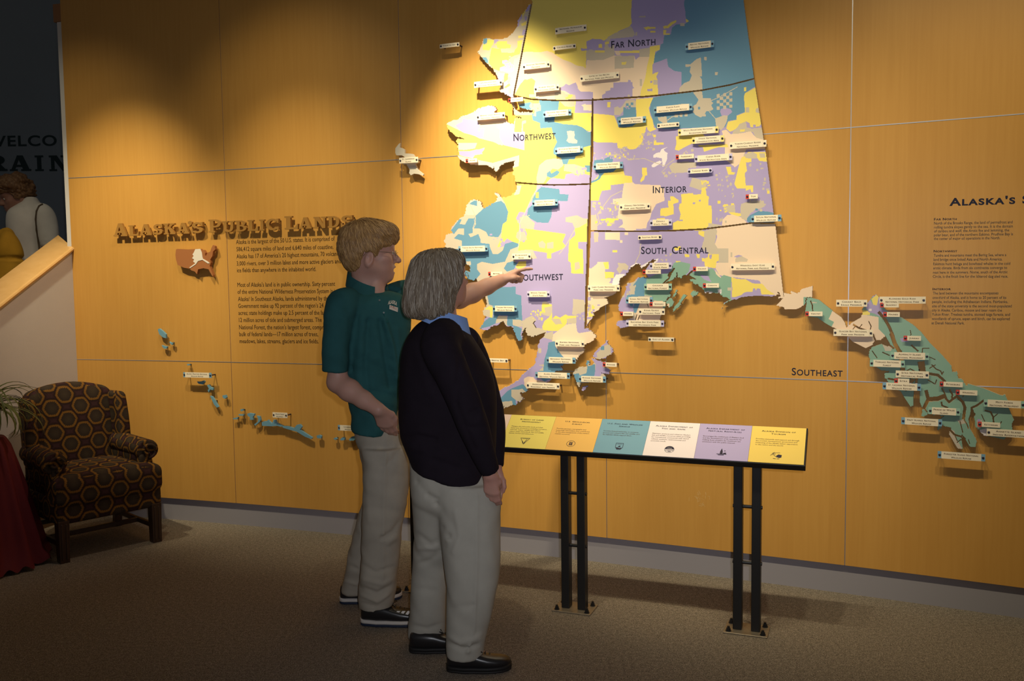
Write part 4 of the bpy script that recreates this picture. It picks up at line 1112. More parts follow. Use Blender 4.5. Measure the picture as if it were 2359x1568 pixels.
# ------------------------------------------------------------------ name plates on pins
UNION = np.zeros((NYC, NXC), bool)
for k in REG: UNION |= MASK[k]
M_PLATE = mat('cream_plate', (0.86, 0.74, 0.55), 0.5, 0.3)
M_PIN = mat('dark_pin', (0.018, 0.014, 0.03), 0.35, 0.5)
M_REDP = mat('red_marker', (0.62, 0.05, 0.03), 0.45, 0.4)
TABC = {'c': M_PLATE, 'b': mat('tab_blue', (0.20, 0.38, 0.52), 0.45, 0.3), 'l': mat('tab_lavender', (0.55, 0.50, 0.72), 0.45, 0.3), 'y': mat('tab_yellow', (0.82, 0.68, 0.24), 0.45, 0.3),
        'g': mat('tab_green', (0.32, 0.52, 0.42), 0.45, 0.3), 'r': M_PLATE}
PLATES = [("Chukchi Sea", 'c', 1013, 107, 1058, 102), ("National Petroleum|Reserve", 'c', 1279, 71.5, 1351, 64), ("Colville River", 'c', 1274, 111, 1326.5, 106), ("Noatak National|Preserve", 'c', 1204, 154, 1266.5, 148),
 ("Gates of the Arctic|National Park and Preserve", 'c', 1336.6, 181, 1426, 172.5), ("Kobuk Valley|National Park", 'c', 1231, 205.5, 1288, 200.5), ("Cape Krusenstern|National Monument", 'c', 1092, 195.5, 1157, 189.5), ("Kotzebue", 'r', 1171, 231, 1205, 228.5),
 ("Bering Land Bridge|National Preserve", 'c', 1098, 270, 1163, 265), ("Selawik National|Wildlife Refuge", 'b', 1251, 263.5, 1316, 258.5), ("Koyukuk National|Wildlife Refuge", 'b', 1278, 347.5, 1343, 343.5), ("Nowitna National|Wildlife Refuge", 'b', 1367, 383.5, 1435, 379.5),
 ("Nome", 'r', 1073, 370.5, 1099.5, 369), ("St. Lawrence|Island", 'c', 919.5, 370.5, 963, 367), ("Arctic National|Wildlife Refuge", 'b', 1578.6, 107.5, 1645, 101), ("Yukon Flats|National Wildlife Refuge", 'b', 1506, 253, 1595, 246.5),
 ("Kanuti National|Wildlife Refuge", 'b', 1424, 279.5, 1488, 275), ("Yukon River", 'c', 1514, 289.5, 1564.5, 286.5), ("White Mountains National|Recreation Area", 'y', 1562, 305, 1655, 298.5), ("Steese National|Conservation Area", 'y', 1594, 323.5, 1668, 319),
 ("Yukon-Charley Rivers|National Preserve", 'c', 1680.6, 335.5, 1765.6, 330), ("Fairbanks", 'r', 1557, 362, 1599, 359.5), ("Chena River|State Recreation Area", 'l', 1600, 366.5, 1687, 360.5), ("Tanana River", 'l', 1584, 395.5, 1640.6, 391.5),
 ("Innoko National|Wildlife Refuge", 'b', 1225.7, 468, 1285, 466), ("Yukon Delta National|Wildlife Refuge", 'b', 1056, 573.5, 1123.6, 572), ("Kuskokwim|River", 'c', 1179.7, 590.5, 1223, 590), ("Bethel", 'r', 1125, 630.5, 1158, 630),
 ("Wood-Tikchik|State Park", 'l', 1214, 677, 1266.5, 677), ("Togiak National|Wildlife Refuge", 'b', 1135, 710.5, 1191, 710.5), ("Denali National|Park and Preserve", 'c', 1427.5, 477, 1497.7, 474.5), ("Denali|State Park", 'l', 1497, 513, 1547.5, 512),
 ("Susitna River", 'c', 1470, 547, 1524, 546), ("Tok", 'r', 1718, 453, 1746, 452), ("Tetlin National|Wildlife Refuge", 'b', 1730, 504, 1800, 502), ("Wrangell-Saint Elias|National Park and Preserve", 'c', 1683.4, 614.7, 1784.7, 613.5),
 ("Chugach|State Park", 'l', 1496.4, 612, 1547.5, 612), ("Anchorage", 'r', 1480.6, 626, 1522.7, 625.5), ("Valdez", 'r', 1596.7, 619, 1631, 619), ("Lake Clark National|Park and Preserve", 'c', 1354, 663, 1427.5, 664.5),
 ("Chugach|National Forest", 'g', 1483.7, 660, 1547.5, 660.5), ("Cordova", 'r', 1619.4, 657.7, 1656.4, 657), ("Kenai National|Wildlife Refuge", 'b', 1441.6, 691, 1504, 691.5), ("Seward", 'r', 1497, 700, 1533.4, 700.3),
 ("Kenai Fjords|National Park", 'c', 1471.4, 717, 1531.4, 718), ("Homer", 'r', 1428.8, 722.5, 1459.4, 722.5), ("Kachemak Bay State Park|and Wilderness Park", 'l', 1442, 744, 1529.6, 745.4), ("Gulf of Alaska", 'c', 1493.4, 781, 1552.6, 782),
 ("Katmai National|Park and Preserve", 'c', 1279.6, 790, 1346, 792), ("Bristol Bay", 'c', 1124.7, 829.3, 1170, 830.6), ("Becharof National|Wildlife Refuge", 'b', 1258.7, 828.6, 1325.5, 830.4), ("Alaska Peninsula|National Wildlife Refuge", 'b', 1233, 862.8, 1312.8, 865.6),
 ("Aniakchak National|Monument and Preserve", 'c', 1213, 886.2, 1289, 889.8), ("Kodiak", 'r', 1388.8, 839, 1421, 840), ("Kodiak National|Wildlife Refuge", 'b', 1333, 871.6, 1395.7, 874.4),
 ("Yakutat", 'r', 1855.6, 722, 1895, 723), ("Chilkat Bald|Eagle Preserve", 'c', 1926.4, 697.3, 1997.5, 699), ("Klondike Gold Rush|National Historical Park", 'c', 2026, 690, 2132.6, 692), ("Skagway", 'r', 2027.8, 702, 2070.8, 702.6),
 ("Haines", 'r', 2034.8, 723.6, 2073, 724.4), ("Glacier Bay National|Park and Preserve", 'c', 1920, 765.2, 2010.9, 767.4), ("Juneau", 'r', 2081.6, 778.3, 2121.8, 779.2), ("Admiralty Island|National Monument", 'g', 2051.7, 818, 2140, 821),
 ("Tongass National|Forest", 'g', 2003.8, 835.6, 2084.2, 838.6), ("Sitka National|Historical Park", 'c', 2063.5, 860.7, 2140, 863.7), ("Sitka", 'r', 2060.3, 876.6, 2094.7, 877.8), ("St. Lazaria National|Wildlife Refuge", 'b', 2033.2, 888.4, 2121.8, 892),
 ("Petersburg", 'r', 2164.8, 884, 2218, 886), ("Wrangell", 'r', 2202, 903, 2251.6, 905), ("Misty Fiords|National Monument", 'g', 2266, 927.6, 2361.6, 932.4), ("Prince of Wales|Island", 'g', 2138.4, 944.8, 2211.7, 949.2),
 ("Hazy Islands National|Wildlife Refuge", 'b', 2076.2, 968.4, 2170.3, 974), ("Ketchikan", 'r', 2252.5, 976.4, 2304.2, 979.3), ("Annette Island|Indian Reservation", 'c', 2273, 994.8, 2374, 1001), ("Forrester Island National|Wildlife Refuge", 'b', 2160, 1046.4, 2269.7, 1054.6),
 ("Alaska Maritime National|Wildlife Refuge", 'b', 422.3, 863.4, 487, 863.8), ("Aleutian|Islands", 'c', 628, 955.2, 662, 956.6), ("Izembek National|Wildlife Refuge", 'b', 778.5, 984.6, 846, 988)]
PB, PF0, PF1 = 0.0475, 0.0505, 0.0535
TABNAME = {'c': 'cream', 'b': 'blue tipped', 'l': 'lavender tipped', 'y': 'yellow tipped', 'g': 'green tipped', 'r': 'red tabbed'}
def sbox(s0, s1, z0, z1, d0, d1):
    return MB().prism([(s0, z0), (s1, z0), (s1, z1), (s0, z1)], wall_pt, d0, d1)
for txt, k, xl, yl, xr, yr in PLATES:
    sa, za = px2wall(xl, yl, PF0); sb, zb = px2wall(xr, yr, PF0)
    sa, sb, z = float(sa), float(sb), float(za + zb) / 2
    ln = txt.split('|')
    hh = (0.0315 if len(ln) == 2 else 0.0215) / 2
    read = ' '.join(ln).upper()
    lab = 'small cream town plate with a red tab reading ' + read if k == 'r' else TABNAME[k] + ' name plate on pins reading ' + read
    root = thing('name_plate', lab, 'name plate', wall_pt((sa + sb) / 2, z, PB), 'name plates of the wall map')
    tw = 0.0155
    if k == 'r':
        sbox(sa + tw, sb, z - hh, z + hh, PB, PF1).out('face_plate', M_PLATE, root)
        sbox(sa, sa + tw, z - hh, z + hh, PB, PF0 + .001).out('town_marker', M_REDP, root)
        pins = [sa + tw / 2]; t0, t1 = sa + tw, sb
    else:
        sbox(sa, sb, z - hh, z + hh, PB, PF0).out('backplate', TABC[k], root)
        sbox(sa + tw, sb - tw, z - hh, z + hh, PF0, PF1).out('face_plate', M_PLATE, root)
        pins = [sa + tw / 2 + .0005, sb - tw / 2 - .0005]; t0, t1 = sa + tw, sb - tw
    for ps in pins + ([sb - 0.008] if k == 'r' else []):
        xx = xl + (xr - xl) * (ps - sa) / (sb - sa); yy = (yl + yr) / 2
        r_, c_ = int((yy - MY0) / MC), int((xx - MX0) / MC)
        over = 0 <= r_ < NYC and 0 <= c_ < NXC and UNION[r_, c_]
        b0 = MAPF + .0002 if over else 0.0
        front = ps in pins
        pb = MB().tube([wall_pt(ps, z, b0), wall_pt(ps, z, PB + .0003)], 0.0042, 8)
        if front: pb.tube([wall_pt(ps, z, PF0), wall_pt(ps, z, PF1 - .0005), wall_pt(ps, z, PF1 + .0008)], [0.0052, 0.0052, 0.003], 12)
        pb.out('pin', M_PIN, root)
    L = []
    cap = 0.0078 if len(ln) == 2 else 0.0075
    wmax = (t1 - t0) * (0.86 if k != 'r' else 0.7)
    vs2 = [text2d(q, True, 0.0, 1.12, 2) for q in ln]
    wid = [v[:, 0].max() - v[:, 0].min() for v, f in vs2]
    sx = min(wmax / max(wid), cap / 0.72 * 1.25); sy = cap / 0.72
    for i, (v, f) in enumerate(vs2):
        y = z - cap * 0.42 if len(ln) == 1 else z + (0.0028 if i == 0 else -0.0115)
        L.append((v, f, (t0 + t1) / 2 - (v[:, 0].min() + v[:, 0].max()) / 2 * sx, y, sx, sy))
    put_text('lettering', L, wfn(PF1 + 0.0004), M_WTEXT, root, fat=0.022)

# ------------------------------------------------------------------ raised title letters
def _arc(cx, cy, rx, ry, a0, a1, t, n=9, tx=None):
    tx = tx or t; out = []
    A = [math.radians(a0 + (a1 - a0) * i / n) for i in range(n + 1)]
    for a, b in zip(A[:-1], A[1:]):
        out.append([(cx + rx * math.cos(a), cy + ry * math.sin(a)), (cx + rx * math.cos(b), cy + ry * math.sin(b)),
                    (cx + (rx - tx) * math.cos(b), cy + (ry - t) * math.sin(b)), (cx + (rx - tx) * math.cos(a), cy + (ry - t) * math.sin(a))])
    return out
def _r(x0, y0, x1, y1): return [(x0, y0), (x1, y0), (x1, y1), (x0, y1)]
def _ser(x0, x1, top=True, bot=True):
    o = []
    if bot: o.append(_r(x0, 0, x1, .12))
    if top: o.append(_r(x0, .88, x1, 1))
    return o
GLY = {
 'A': [[(.07, .1), (.38, 1), (.54, 1), (.26, .1)], [(.36, 1), (.66, 1), (.97, .1), (.66, .1)], _r(.26, .26, .72, .40), _r(0, 0, .38, .12), _r(.56, 0, 1.05, .12)],
 'L': [_r(.1, 0, .38, 1)] + _ser(0, .48) + [_r(.1, 0, .84, .15), [(.66, .14), (.84, .14), (.86, .40), (.80, .40)]],
 'S': _arc(.46, .72, .38, .28, 20, 270, .17, 10, .24) + _arc(.44, .28, .40, .28, 90, -160, .17, 10, .24) + [_r(.72, .64, .84, 1), _r(.04, 0, .15, .36)],
 'K': [_r(.1, 0, .38, 1)] + _ser(0, .46) + [[(.36, .40), (.36, .60), (.70, .92), (.92, .92)], [(.42, .56), (.62, .66), (1.0, .06), (.66, .06)], _r(.58, .88, 1.0, 1), _r(.58, 0, 1.06, .12)],
 "'": [[(.15, .55), (.45, .62), (.85, .8), (.9, 1.0), (.6, 1.12), (.2, 1.05), (.1, .88), (.4, .78), (.35, .68)]],
 'P': [_r(.1, 0, .38, 1)] + _ser(0, .5, False, True) + [_r(0, .88, .55, 1), _r(.3, .38, .55, .50)] + _arc(.52, .69, .46, .31, -90, 90, .14, 9, .26),
 'U': [_r(.1, .3, .36, 1), _r(.68, .3, .88, 1), _r(0, .88, .46, 1), _r(.58, .88, .98, 1)] + _arc(.49, .32, .39, .34, 180, 360, .16, 9, .24),
 'B': [_r(.1, 0, .38, 1)] + [_r(0, 0, .55, .12), _r(0, .88, .5, 1), _r(.3, .46, .55, .57)] + _arc(.48, .74, .40, .26, -90, 90, .13, 8, .24) + _arc(.52, .29, .46, .29, -90, 90, .13, 8, .26),
 'I': [_r(.28, 0, .72, 1)] + _ser(.06, .94),
 'C': _arc(.52, .5, .50, .52, 35, 325, .17, 16, .26) + [_r(.84, .62, .97, 1.0), _r(.84, .02, .97, .3)],
 'N': [_r(.1, 0, .28, 1), _r(.76, 0, .94, 1), [(.1, 1), (.42, 1), (.94, 0), (.70, 0)], _r(0, 0, .4, .12), _r(0, .88, .38, 1), _r(.62, .88, 1.05, 1)],
 'D': [_r(.1, 0, .38, 1), _r(0, 0, .52, .13), _r(0, .87, .52, 1)] + _arc(.46, .5, .52, .5, -90, 90, .15, 12, .27),
 'R': [_r(.1, 0, .38, 1)] + _ser(0, .48, False, True) + [_r(0, .88, .55, 1), _r(.3, .42, .55, .54)] + _arc(.5, .70, .44, .30, -90, 90, .14, 9, .25) + [[(.42, .46), (.68, .46), (1.0, .06), (.68, .06)], _r(.62, 0, 1.06, .12)],
}
M_LETTER = wood_mat('letter_bronze', (0.40, 0.20, 0.045), (0.31, 0.15, 0.034), 'Object', grain=(8, 8, 8), rough=0.35, spec=0.5)
TITLE = [('A', 85, 210, 117), ('L', 222, 315, 95), ('A', 322, 432, 100), ('S', 440, 530, 97), ('K', 540, 645, 98), ('A', 660, 772, 98), ("'", 755, 797, 98), ('S', 787, 895, 99), ('P', 948, 1060, 117), ('U', 1070, 1180, 98),
         ('B', 1190, 1290, 98), ('L', 1300, 1396, 99), ('I', 1404, 1452, 99), ('C', 1462, 1582, 102), ('L', 1635, 1757, 120), ('A', 1765, 1880, 103), ('N', 1897, 2015, 103), ('D', 2025, 2130, 104), ('S', 2140, 2250, 105)]
ORD = {('A', 0): 'first A', ('L', 1): 'first L', ('A', 2): 'second A', ('S', 3): 'first S', ('A', 5): 'third A', ('S', 7): 'second S', ('L', 11): 'second L', ('L', 14): 'third L', ('A', 15): 'fourth A', ('S', 18): 'last S'}
for i, (ch, xa, xb, hpx) in enumerate(TITLE):
    base = 293 + (xa - 85) / (2250 - 85) * (205 - 293)
    if ch == "'": base -= 4
    w = WIN['U']; F0, F1 = 0.017, 0.034
    (s0, z0), (s1, z1) = px2wall(w[0] + xa / w[2], w[1] + base / w[2], F1), px2wall(w[0] + xb / w[2], w[1] + base / w[2], F1)
    _, zt = px2wall(w[0] + xa / w[2], w[1] + (base - hpx) / w[2], F1)
    sx, sy = float(s1 - s0), float(zt - z0)
    wm = max(q[0] for p in GLY[ch] for q in p)
    sx /= wm
    word = "ALASKA'S" if i < 8 else ('PUBLIC' if i < 14 else 'LANDS')
    nm = ORD.get((ch, i), 'apostrophe' if ch == "'" else 'letter ' + ch)
    root = thing('title_letter', 'raised bronze brown ' + nm + ' of the word ' + word + ' in the wall title', 'letter', wall_pt(s0, z0, 0), 'raised letters of the wall title')
    b = MB()
    for i2, p in enumerate(GLY[ch]): b.prism(p, lambda u, v_, d: wall_pt(float(s0) + u * sx, float(z0) + v_ * sy, d), F0 - i2 * .0001, F1 + i2 * .0001)
    b.out('letter_face', M_LETTER, root)
    c = max(GLY[ch], key=lambda p: (max(q[1] for q in p) - min(q[1] for q in p)))
    cu, cv = sum(q[0] for q in c) / len(c), sum(q[1] for q in c) / len(c)
    MB().tube([wall_pt(float(s0) + cu * sx, float(z0) + cv * sy, 0), wall_pt(float(s0) + cu * sx, float(z0) + cv * sy, F0 + .001)], 0.004, 8).out('stud', M_BLACK, root)

# ------------------------------------------------------------------ print on the reader rail
def rtext(sec, x0, lines, y, cap, wmax, m, caps, bold, step, name, align='c', xs=1.0):
    L = []
    vs2 = [text2d(q, caps, bold, 1.08 if caps else 1.0, 1) for q in lines]
    wid = max(v[:, 0].max() - v[:, 0].min() for v, f in vs2)
    sx = min(wmax / wid, cap / .72 * xs); sy = cap / 0.72
    for i, (v, f) in enumerate(vs2):
        xx = x0 + RSEG / 2 - (v[:, 0].min() + v[:, 0].max()) / 2 * sx if align == 'c' else x0 + 0.022 - v[:, 0].min() * sx
        L.append((v, f, xx, y - i * step, sx, sy))
    return put_text(name, L, lambda q: RO + np.outer(q[:, 0], RD) + np.outer(q[:, 1], RS) + RU * 0.0005, m, sec, fat=0.022 if caps else 0.012)
HEADS = {3: ("Bureau of Land|Management", "Manages the vast public lands and their|many uses of resources including recreation,|minerals, timber, wildlife and cultural|values, range, watersheds, fish and wildlife|habitat, forests and wilderness."),
 2: ("National Park|Service", ""), 4: ("U.S. Geological|Survey", "Provides geologic, topographic and|hydrologic information that contributes|to the wise management of the nation's|natural resources."),
 5: ("U.S. Fish and Wildlife|Service", "Provides federal leadership to conserve,|protect and enhance fish and wildlife, and|the habitats which support them."),
 6: ("Alaska Department of|Fish and Game", "Maintains, protects and enhances Alaska's|fish and wildlife resources while providing|for recreational, commercial with varied|cultural, aesthetic, environmental and|economic needs."),
 7: ("Alaska Department of|Natural Resources", "Encourages the settlement of Alaska's land|and the development of its resources by|making them available for maximum use|consistent with the public interest."),
 8: ("Alaska Division of|Tourism", "Provides statewide and support aid through|the tourism development, promotion and|marketing of the Alaska visitor experience|to the nation and the world.")}
for k, (h, body) in HEADS.items():
    sec, x0 = rail_sections[k]
    rtext(sec, x0, h.split('|'), 0.176, 0.0085, 0.165, M_INK, True, 0.0, 0.0145, 'heading', xs=1.35)
    if body: rtext(sec, x0, body.split('|'), 0.130, 0.0066, 0.180, M_INKSOFT, False, 0.0, 0.0112, 'body_text', 'l', 1.1)
def emb(k, polys, cx=RSEG / 2, cy=0.043, sc=0.03, m=None):
    sec, x0 = rail_sections[k]
    b = MB()
    for p in polys:
        n = len(p)
        b.add([RO + RD * (x0 + cx + u * sc) + RS * (cy + v_ * sc) + RU * 0.0006 for u, v_ in p], [tuple(range(n))])
    b.out('emblem', m or M_INK, sec, fixn=False)
def ring(rx, ry, t, n=20, a0=0, a1=360): return _arc(0, 0, rx, ry, a0, a1, t, n)
def line(a, b, t):
    d = np.array(b) - a; q = np.array([-d[1], d[0]]) / (np.linalg.norm(d) + 1e-9) * t / 2
    return [tuple(np.array(a) + q), tuple(np.array(b) + q), tuple(np.array(b) - q), tuple(np.array(a) - q)]
emb(3, [line((-.75, .6), (.75, .6), .07), line((-.75, .6), (0, -.7), .07), line((.75, .6), (0, -.7), .07), [(.3, .35), (.36, .3), (.08, -.5), (-.1, -.55)], [(-.45, .1), (-.2, -.15), (-.25, -.45), (-.05, -.55), (-.15, -.2)], line((-.5, .45), (.5, .45), .05)])
emb(4, ring(.68, .62, .06) + [line((-.28, .25), (.3, .25), .1), line((-.3, .08), (.25, .08), .1), line((-.28, -.12), (.3, -.12), .1), line((-.3, -.28), (.22, -.28), .1), line((-.2, .3), (-.2, -.3), .08), line((.12, .3), (.12, -.3), .08)])
emb(5, [line((-.55, .65), (.55, .65), .07), line((-.55, .65), (-.55, -.2), .07), line((.55, .65), (.55, -.2), .07), line((-.55, -.2), (-.25, -.62), .07), line((.55, -.2), (.25, -.62), .07), line((-.25, -.62), (.25, -.62), .07),
        [(-.1, .05), (.2, .25), (.1, .0), (.3, -.1), (0, -.15), (-.2, -.05)], [(-.48, -.2), (-.1, -.25), (.1, -.35), (.45, -.2), (.25, -.55), (-.25, -.55)], line((-.4, .45), (.4, .45), .06)])
fan = [(math.cos(math.radians(a)) * .7, math.sin(math.radians(a)) * .62) for a in range(0, 181, 15)]
emb(6, [fan, line((-.6, -.2), (.6, -.2), .08), line((-.2, -.42), (.25, -.42), .12)] + ring(.72, .66, .05, 20, 180, 360))
emb(6, [[(-.35, .1), (-.25, .3), (-.05, .2), (0, .42), (.1, .22), (.3, .28), (.35, .1)]], m=rail_sections[6][0].data.materials[0])
emb(7, [[(-.25, -.3), (-.22, .2), (-.02, .75), (.12, .2), (.15, -.3)], [(.3, .3), (.42, .38), (.52, .3), (.42, .2)], line((-.7, -.35), (.7, -.35), .1), line((-.5, -.52), (.35, -.5), .12), [(.15, -.3), (.65, -.3), (.6, -.02), (.3, -.1)]])
emb(8, [line((-.8, -.1), (-.4, .5), .05), line((-.6, 0), (-.25, .6), .05), line((-.5, .45), (.5, .5), .05), [(0, -.05), (.3, .2), (.75, .1), (.7, -.35), (.4, -.45), (.05, -.3)], line((-.4, .1), (.1, -.35), .07), line((-.4, -.6), (.0, -.62), .08), line((.1, -.62), (.45, -.6), .08), line((-.5, .2), (-.1, .25), .08)])

# ------------------------------------------------------------------ painted words on the stairwell wall
M_WELC = mat('dark_teal_lettering', (0.012, 0.03, 0.035), 0.6, 0.2)
def bpt(x, y):
    p = at(x, y, 7.4985); return p
v, f = text2d("WELCO", False, 0.02, 1.12, 10)
pa, pb, pc = bpt(-33, 337), bpt(131, 336), bpt(60, 312)
sx = (pb[0] - pa[0]) / (v[:, 0].max() - v[:, 0].min()); sy = (pc[2] - bpt(60, 336.5)[2]) / 0.72
put_text('wall_lettering', [(v, f, pa[0] - v[:, 0].min() * sx, pa[2], sx, sy)], lambda q: np.stack([q[:, 0], np.full(len(q), 7.4985), q[:, 1]], -1), M_WELC, backw)
b = MB()
for ch, xa, xb in (('R', -28, 17), ('A', 23, 72), ('I', 80, 101), ('N', 114, 160)):
    p0, p1, p2 = bpt(xa, 394), bpt(xb, 395), bpt(xa, 358)
    wm = max(q[0] for p in GLY[ch] for q in p)
    for i2, p in enumerate(GLY[ch]):
        b.prism(p, lambda u, v_, d: (p0[0] + u / wm * (p1[0] - p0[0]), d, p0[2] + v_ * (p2[2] - p0[2])), 7.4995, 7.4985 - i2 * .0003)
b.out('wall_lettering', M_WELC, backw)
# ================================================================== wing chair
CU = np.array([0.687, 0.727, 0]); CU /= np.linalg.norm(CU)
CV = np.array([CU[1], -CU[0], 0]); CZ = np.array([0, 0, 1.0])
CO = np.array([-2.490, 5.300, 0])
M_TAP = mat('tapestry_fabric', (0.1, 0.05, 0.02), 0.9, 0.15)
t = NT(M_TAP)
uvn = t.n('ShaderNodeUVMap'); uvn.uv_map = 'UVMap'
sx_ = t.n('ShaderNodeSeparateXYZ'); t.l(uvn.outputs[0], sx_.inputs[0])
U_, V_ = sx_.outputs[0], sx_.outputs[1]
CWD, CHT = 0.165, 0.145
def cell(off):
    fx = t.math('MULTIPLY', t.math('SUBTRACT', t.math('FRACT', t.math('ADD', t.math('DIVIDE', U_, CWD), off)), 0.5), CWD)
    fy = t.math('MULTIPLY', t.math('SUBTRACT', t.math('FRACT', t.math('ADD', t.math('DIVIDE', V_, CHT), off)), 0.5), CHT)
    return fx, fy
def rad(off):
    fx, fy = cell(off)
    r2 = t.math('SQRT', t.math('ADD', t.math('MULTIPLY', fx, fx), t.math('MULTIPLY', fy, fy)))
    ax, ay = t.math('ABSOLUTE', fx), t.math('ABSOLUTE', fy)
    hx = t.math('MAXIMUM', t.math('MULTIPLY', ay, 1.02), t.math('ADD', t.math('MULTIPLY', ax, 0.88), t.math('MULTIPLY', ay, 0.52)))
    ang = t.math('ARCTAN2', fy, fx)
    return t.math('ADD', t.math('MULTIPLY', r2, 0.45), t.math('MULTIPLY', hx, 0.55)), ang
rA, aA = rad(0.0); rB, aB = rad(0.5)
rr = t.math('MINIMUM', rA, rB)
isA = t.math('LESS_THAN', rA, rB)
aa = t.math('ADD', t.math('MULTIPLY', aA, isA), t.math('MULTIPLY', aB, t.math('SUBTRACT', 1.0, isA)))
nz = t.noise(uvn.outputs[0], 160, 3)
rr2 = t.math('ADD', rr, t.math('MULTIPLY', t.math('SUBTRACT', nz, 0.5), 0.010))
teeth = t.math('MULTIPLY', t.math('SINE', t.math('MULTIPLY', aa, 22)), 0.0018)
ring_ = t.math('ADD', rr2, t.math('MULTIPLY', teeth, t.math('LESS_THAN', rr, 0.042)))
base = t.ramp(t.math('DIVIDE', ring_, 0.085), [(0.0, (0.06, 0.042, 0.024)), (0.25, (0.045, 0.031, 0.02)), (0.43, (0.03, 0.02, 0.014)), (0.47, (0.225, 0.105, 0.017)), (0.56, (0.205, 0.09, 0.015)), (0.615, (0.017, 0.009, 0.007)), (0.72, (0.036, 0.013, 0.015)), (0.80, (0.055, 0.022, 0.024)), (1.0, (0.02, 0.01, 0.01))])
n2 = t.noise(uvn.outputs[0], 420, 2)
t.l(t.mix(t.math('MULTIPLY', n2, 0.5), base, (0.02, 0.012, 0.008)), t.b.inputs['Base Color'])
t.bump(n2, 0.5, 0.003)
M_LEG = wood_mat('dark_mahogany', (0.045, 0.022, 0.012), (0.03, 0.014, 0.008), 'Object', grain=(30, 30, 4), rough=0.35, spec=0.5)

def cp3(u, v_, z): return CO + CU * u + CV * v_ + CZ * z
def rbox(hx, hy, hz, r, n=5):
    """rounded box of points about the origin; returns verts, quads"""
    def ax(h):
        e = [h - r + r * math.sin(PI / 2 * k / 4) for k in range(5)]
        m = list(np.linspace(-(h - r), h - r, n + 1))
        return [-q for q in e[::-1]][:-1] + m[:-1] + e[0:1] + e[1:]
    A = [ax(h) for h in (hx, hy, hz)]
    hh = np.array([hx, hy, hz]); V = {}; P = []; F = []
    def vid(p):
        k = tuple(round(q, 6) for q in p)
        if k not in V: V[k] = len(P); P.append(p)
        return V[k]
    for d in range(3):
        e, f = (d + 1) % 3, (d + 2) % 3
        for sg in (-1, 1):
            for i in range(len(A[e]) - 1):
                for j in range(len(A[f]) - 1):
                    q = []
                    for (a, b) in ((i, j), (i + 1, j), (i + 1, j + 1), (i, j + 1)):
                        p = [0, 0, 0]; p[d] = sg * hh[d]; p[e] = A[e][a]; p[f] = A[f][b]; q.append(vid(p))
                    F.append(tuple(q) if sg > 0 else tuple(q[::-1]))
    P = np.array(P); core = np.clip(P, -(hh - r), hh - r); dd = P - core
    L = np.linalg.norm(dd, axis=1, keepdims=True); 
    P = np.where(L > 1e-9, core + r * dd / np.maximum(L, 1e-9), P)
    return P, F

def upholster(name, P, F, parent, m=None):
    """P in chair axes (u, v, z); per-face box projected fabric coordinates"""
    W3 = CO + np.outer(P[:, 0], CU) + np.outer(P[:, 1], CV) + np.outer(P[:, 2], CZ)
    o = mesh_obj(name, W3, F, m or M_TAP, parent, smooth=True)
    me = o.data; ul = me.uv_layers.new(name='UVMap')
    uv = np.zeros((len(me.loops), 2))
    for p in me.polygons:
        n = np.array(p.normal); nu, nv, nz_ = abs(n @ CU), abs(n @ CV), abs(n[2])
        for li, vi in zip(p.loop_indices, p.vertices):
            u, v_, z = P[vi]
            if nz_ > max(nu, nv) * 1.1: uv[li] = (u + 0.04, z + v_ * 1.0)
            elif nv >= nu: uv[li] = (u + 0.04, z)
            else: uv[li] = (v_ + 0.02, z)
    ul.data.foreach_set('uv', uv.ravel())
    return o
chair = thing('wing_chair', 'dark patterned wing armchair with gold medallions in the corner by the stair wall', 'armchair', CO)
# seat deck and cushion
P, F = rbox(0.30, 0.285, 0.075, 0.03); P = P + (0, 0.0, 0.285)
upholster('seat_rail', P, F, chair)
P, F = rbox(0.285, 0.275, 0.085, 0.05, 8)
P[:, 2] += 0.022 * (1 - (P[:, 0] / .285) ** 2) * (1 - (P[:, 1] / .275) ** 2) * (P[:, 2] > 0)
fr = np.clip((P[:, 1] - 0.12) / 0.12, 0, 1); P[:, 0] *= 1 + 0.09 * fr
P = P + (0, 0.03, 0.385)
upholster('seat_cushion', P, F, chair)
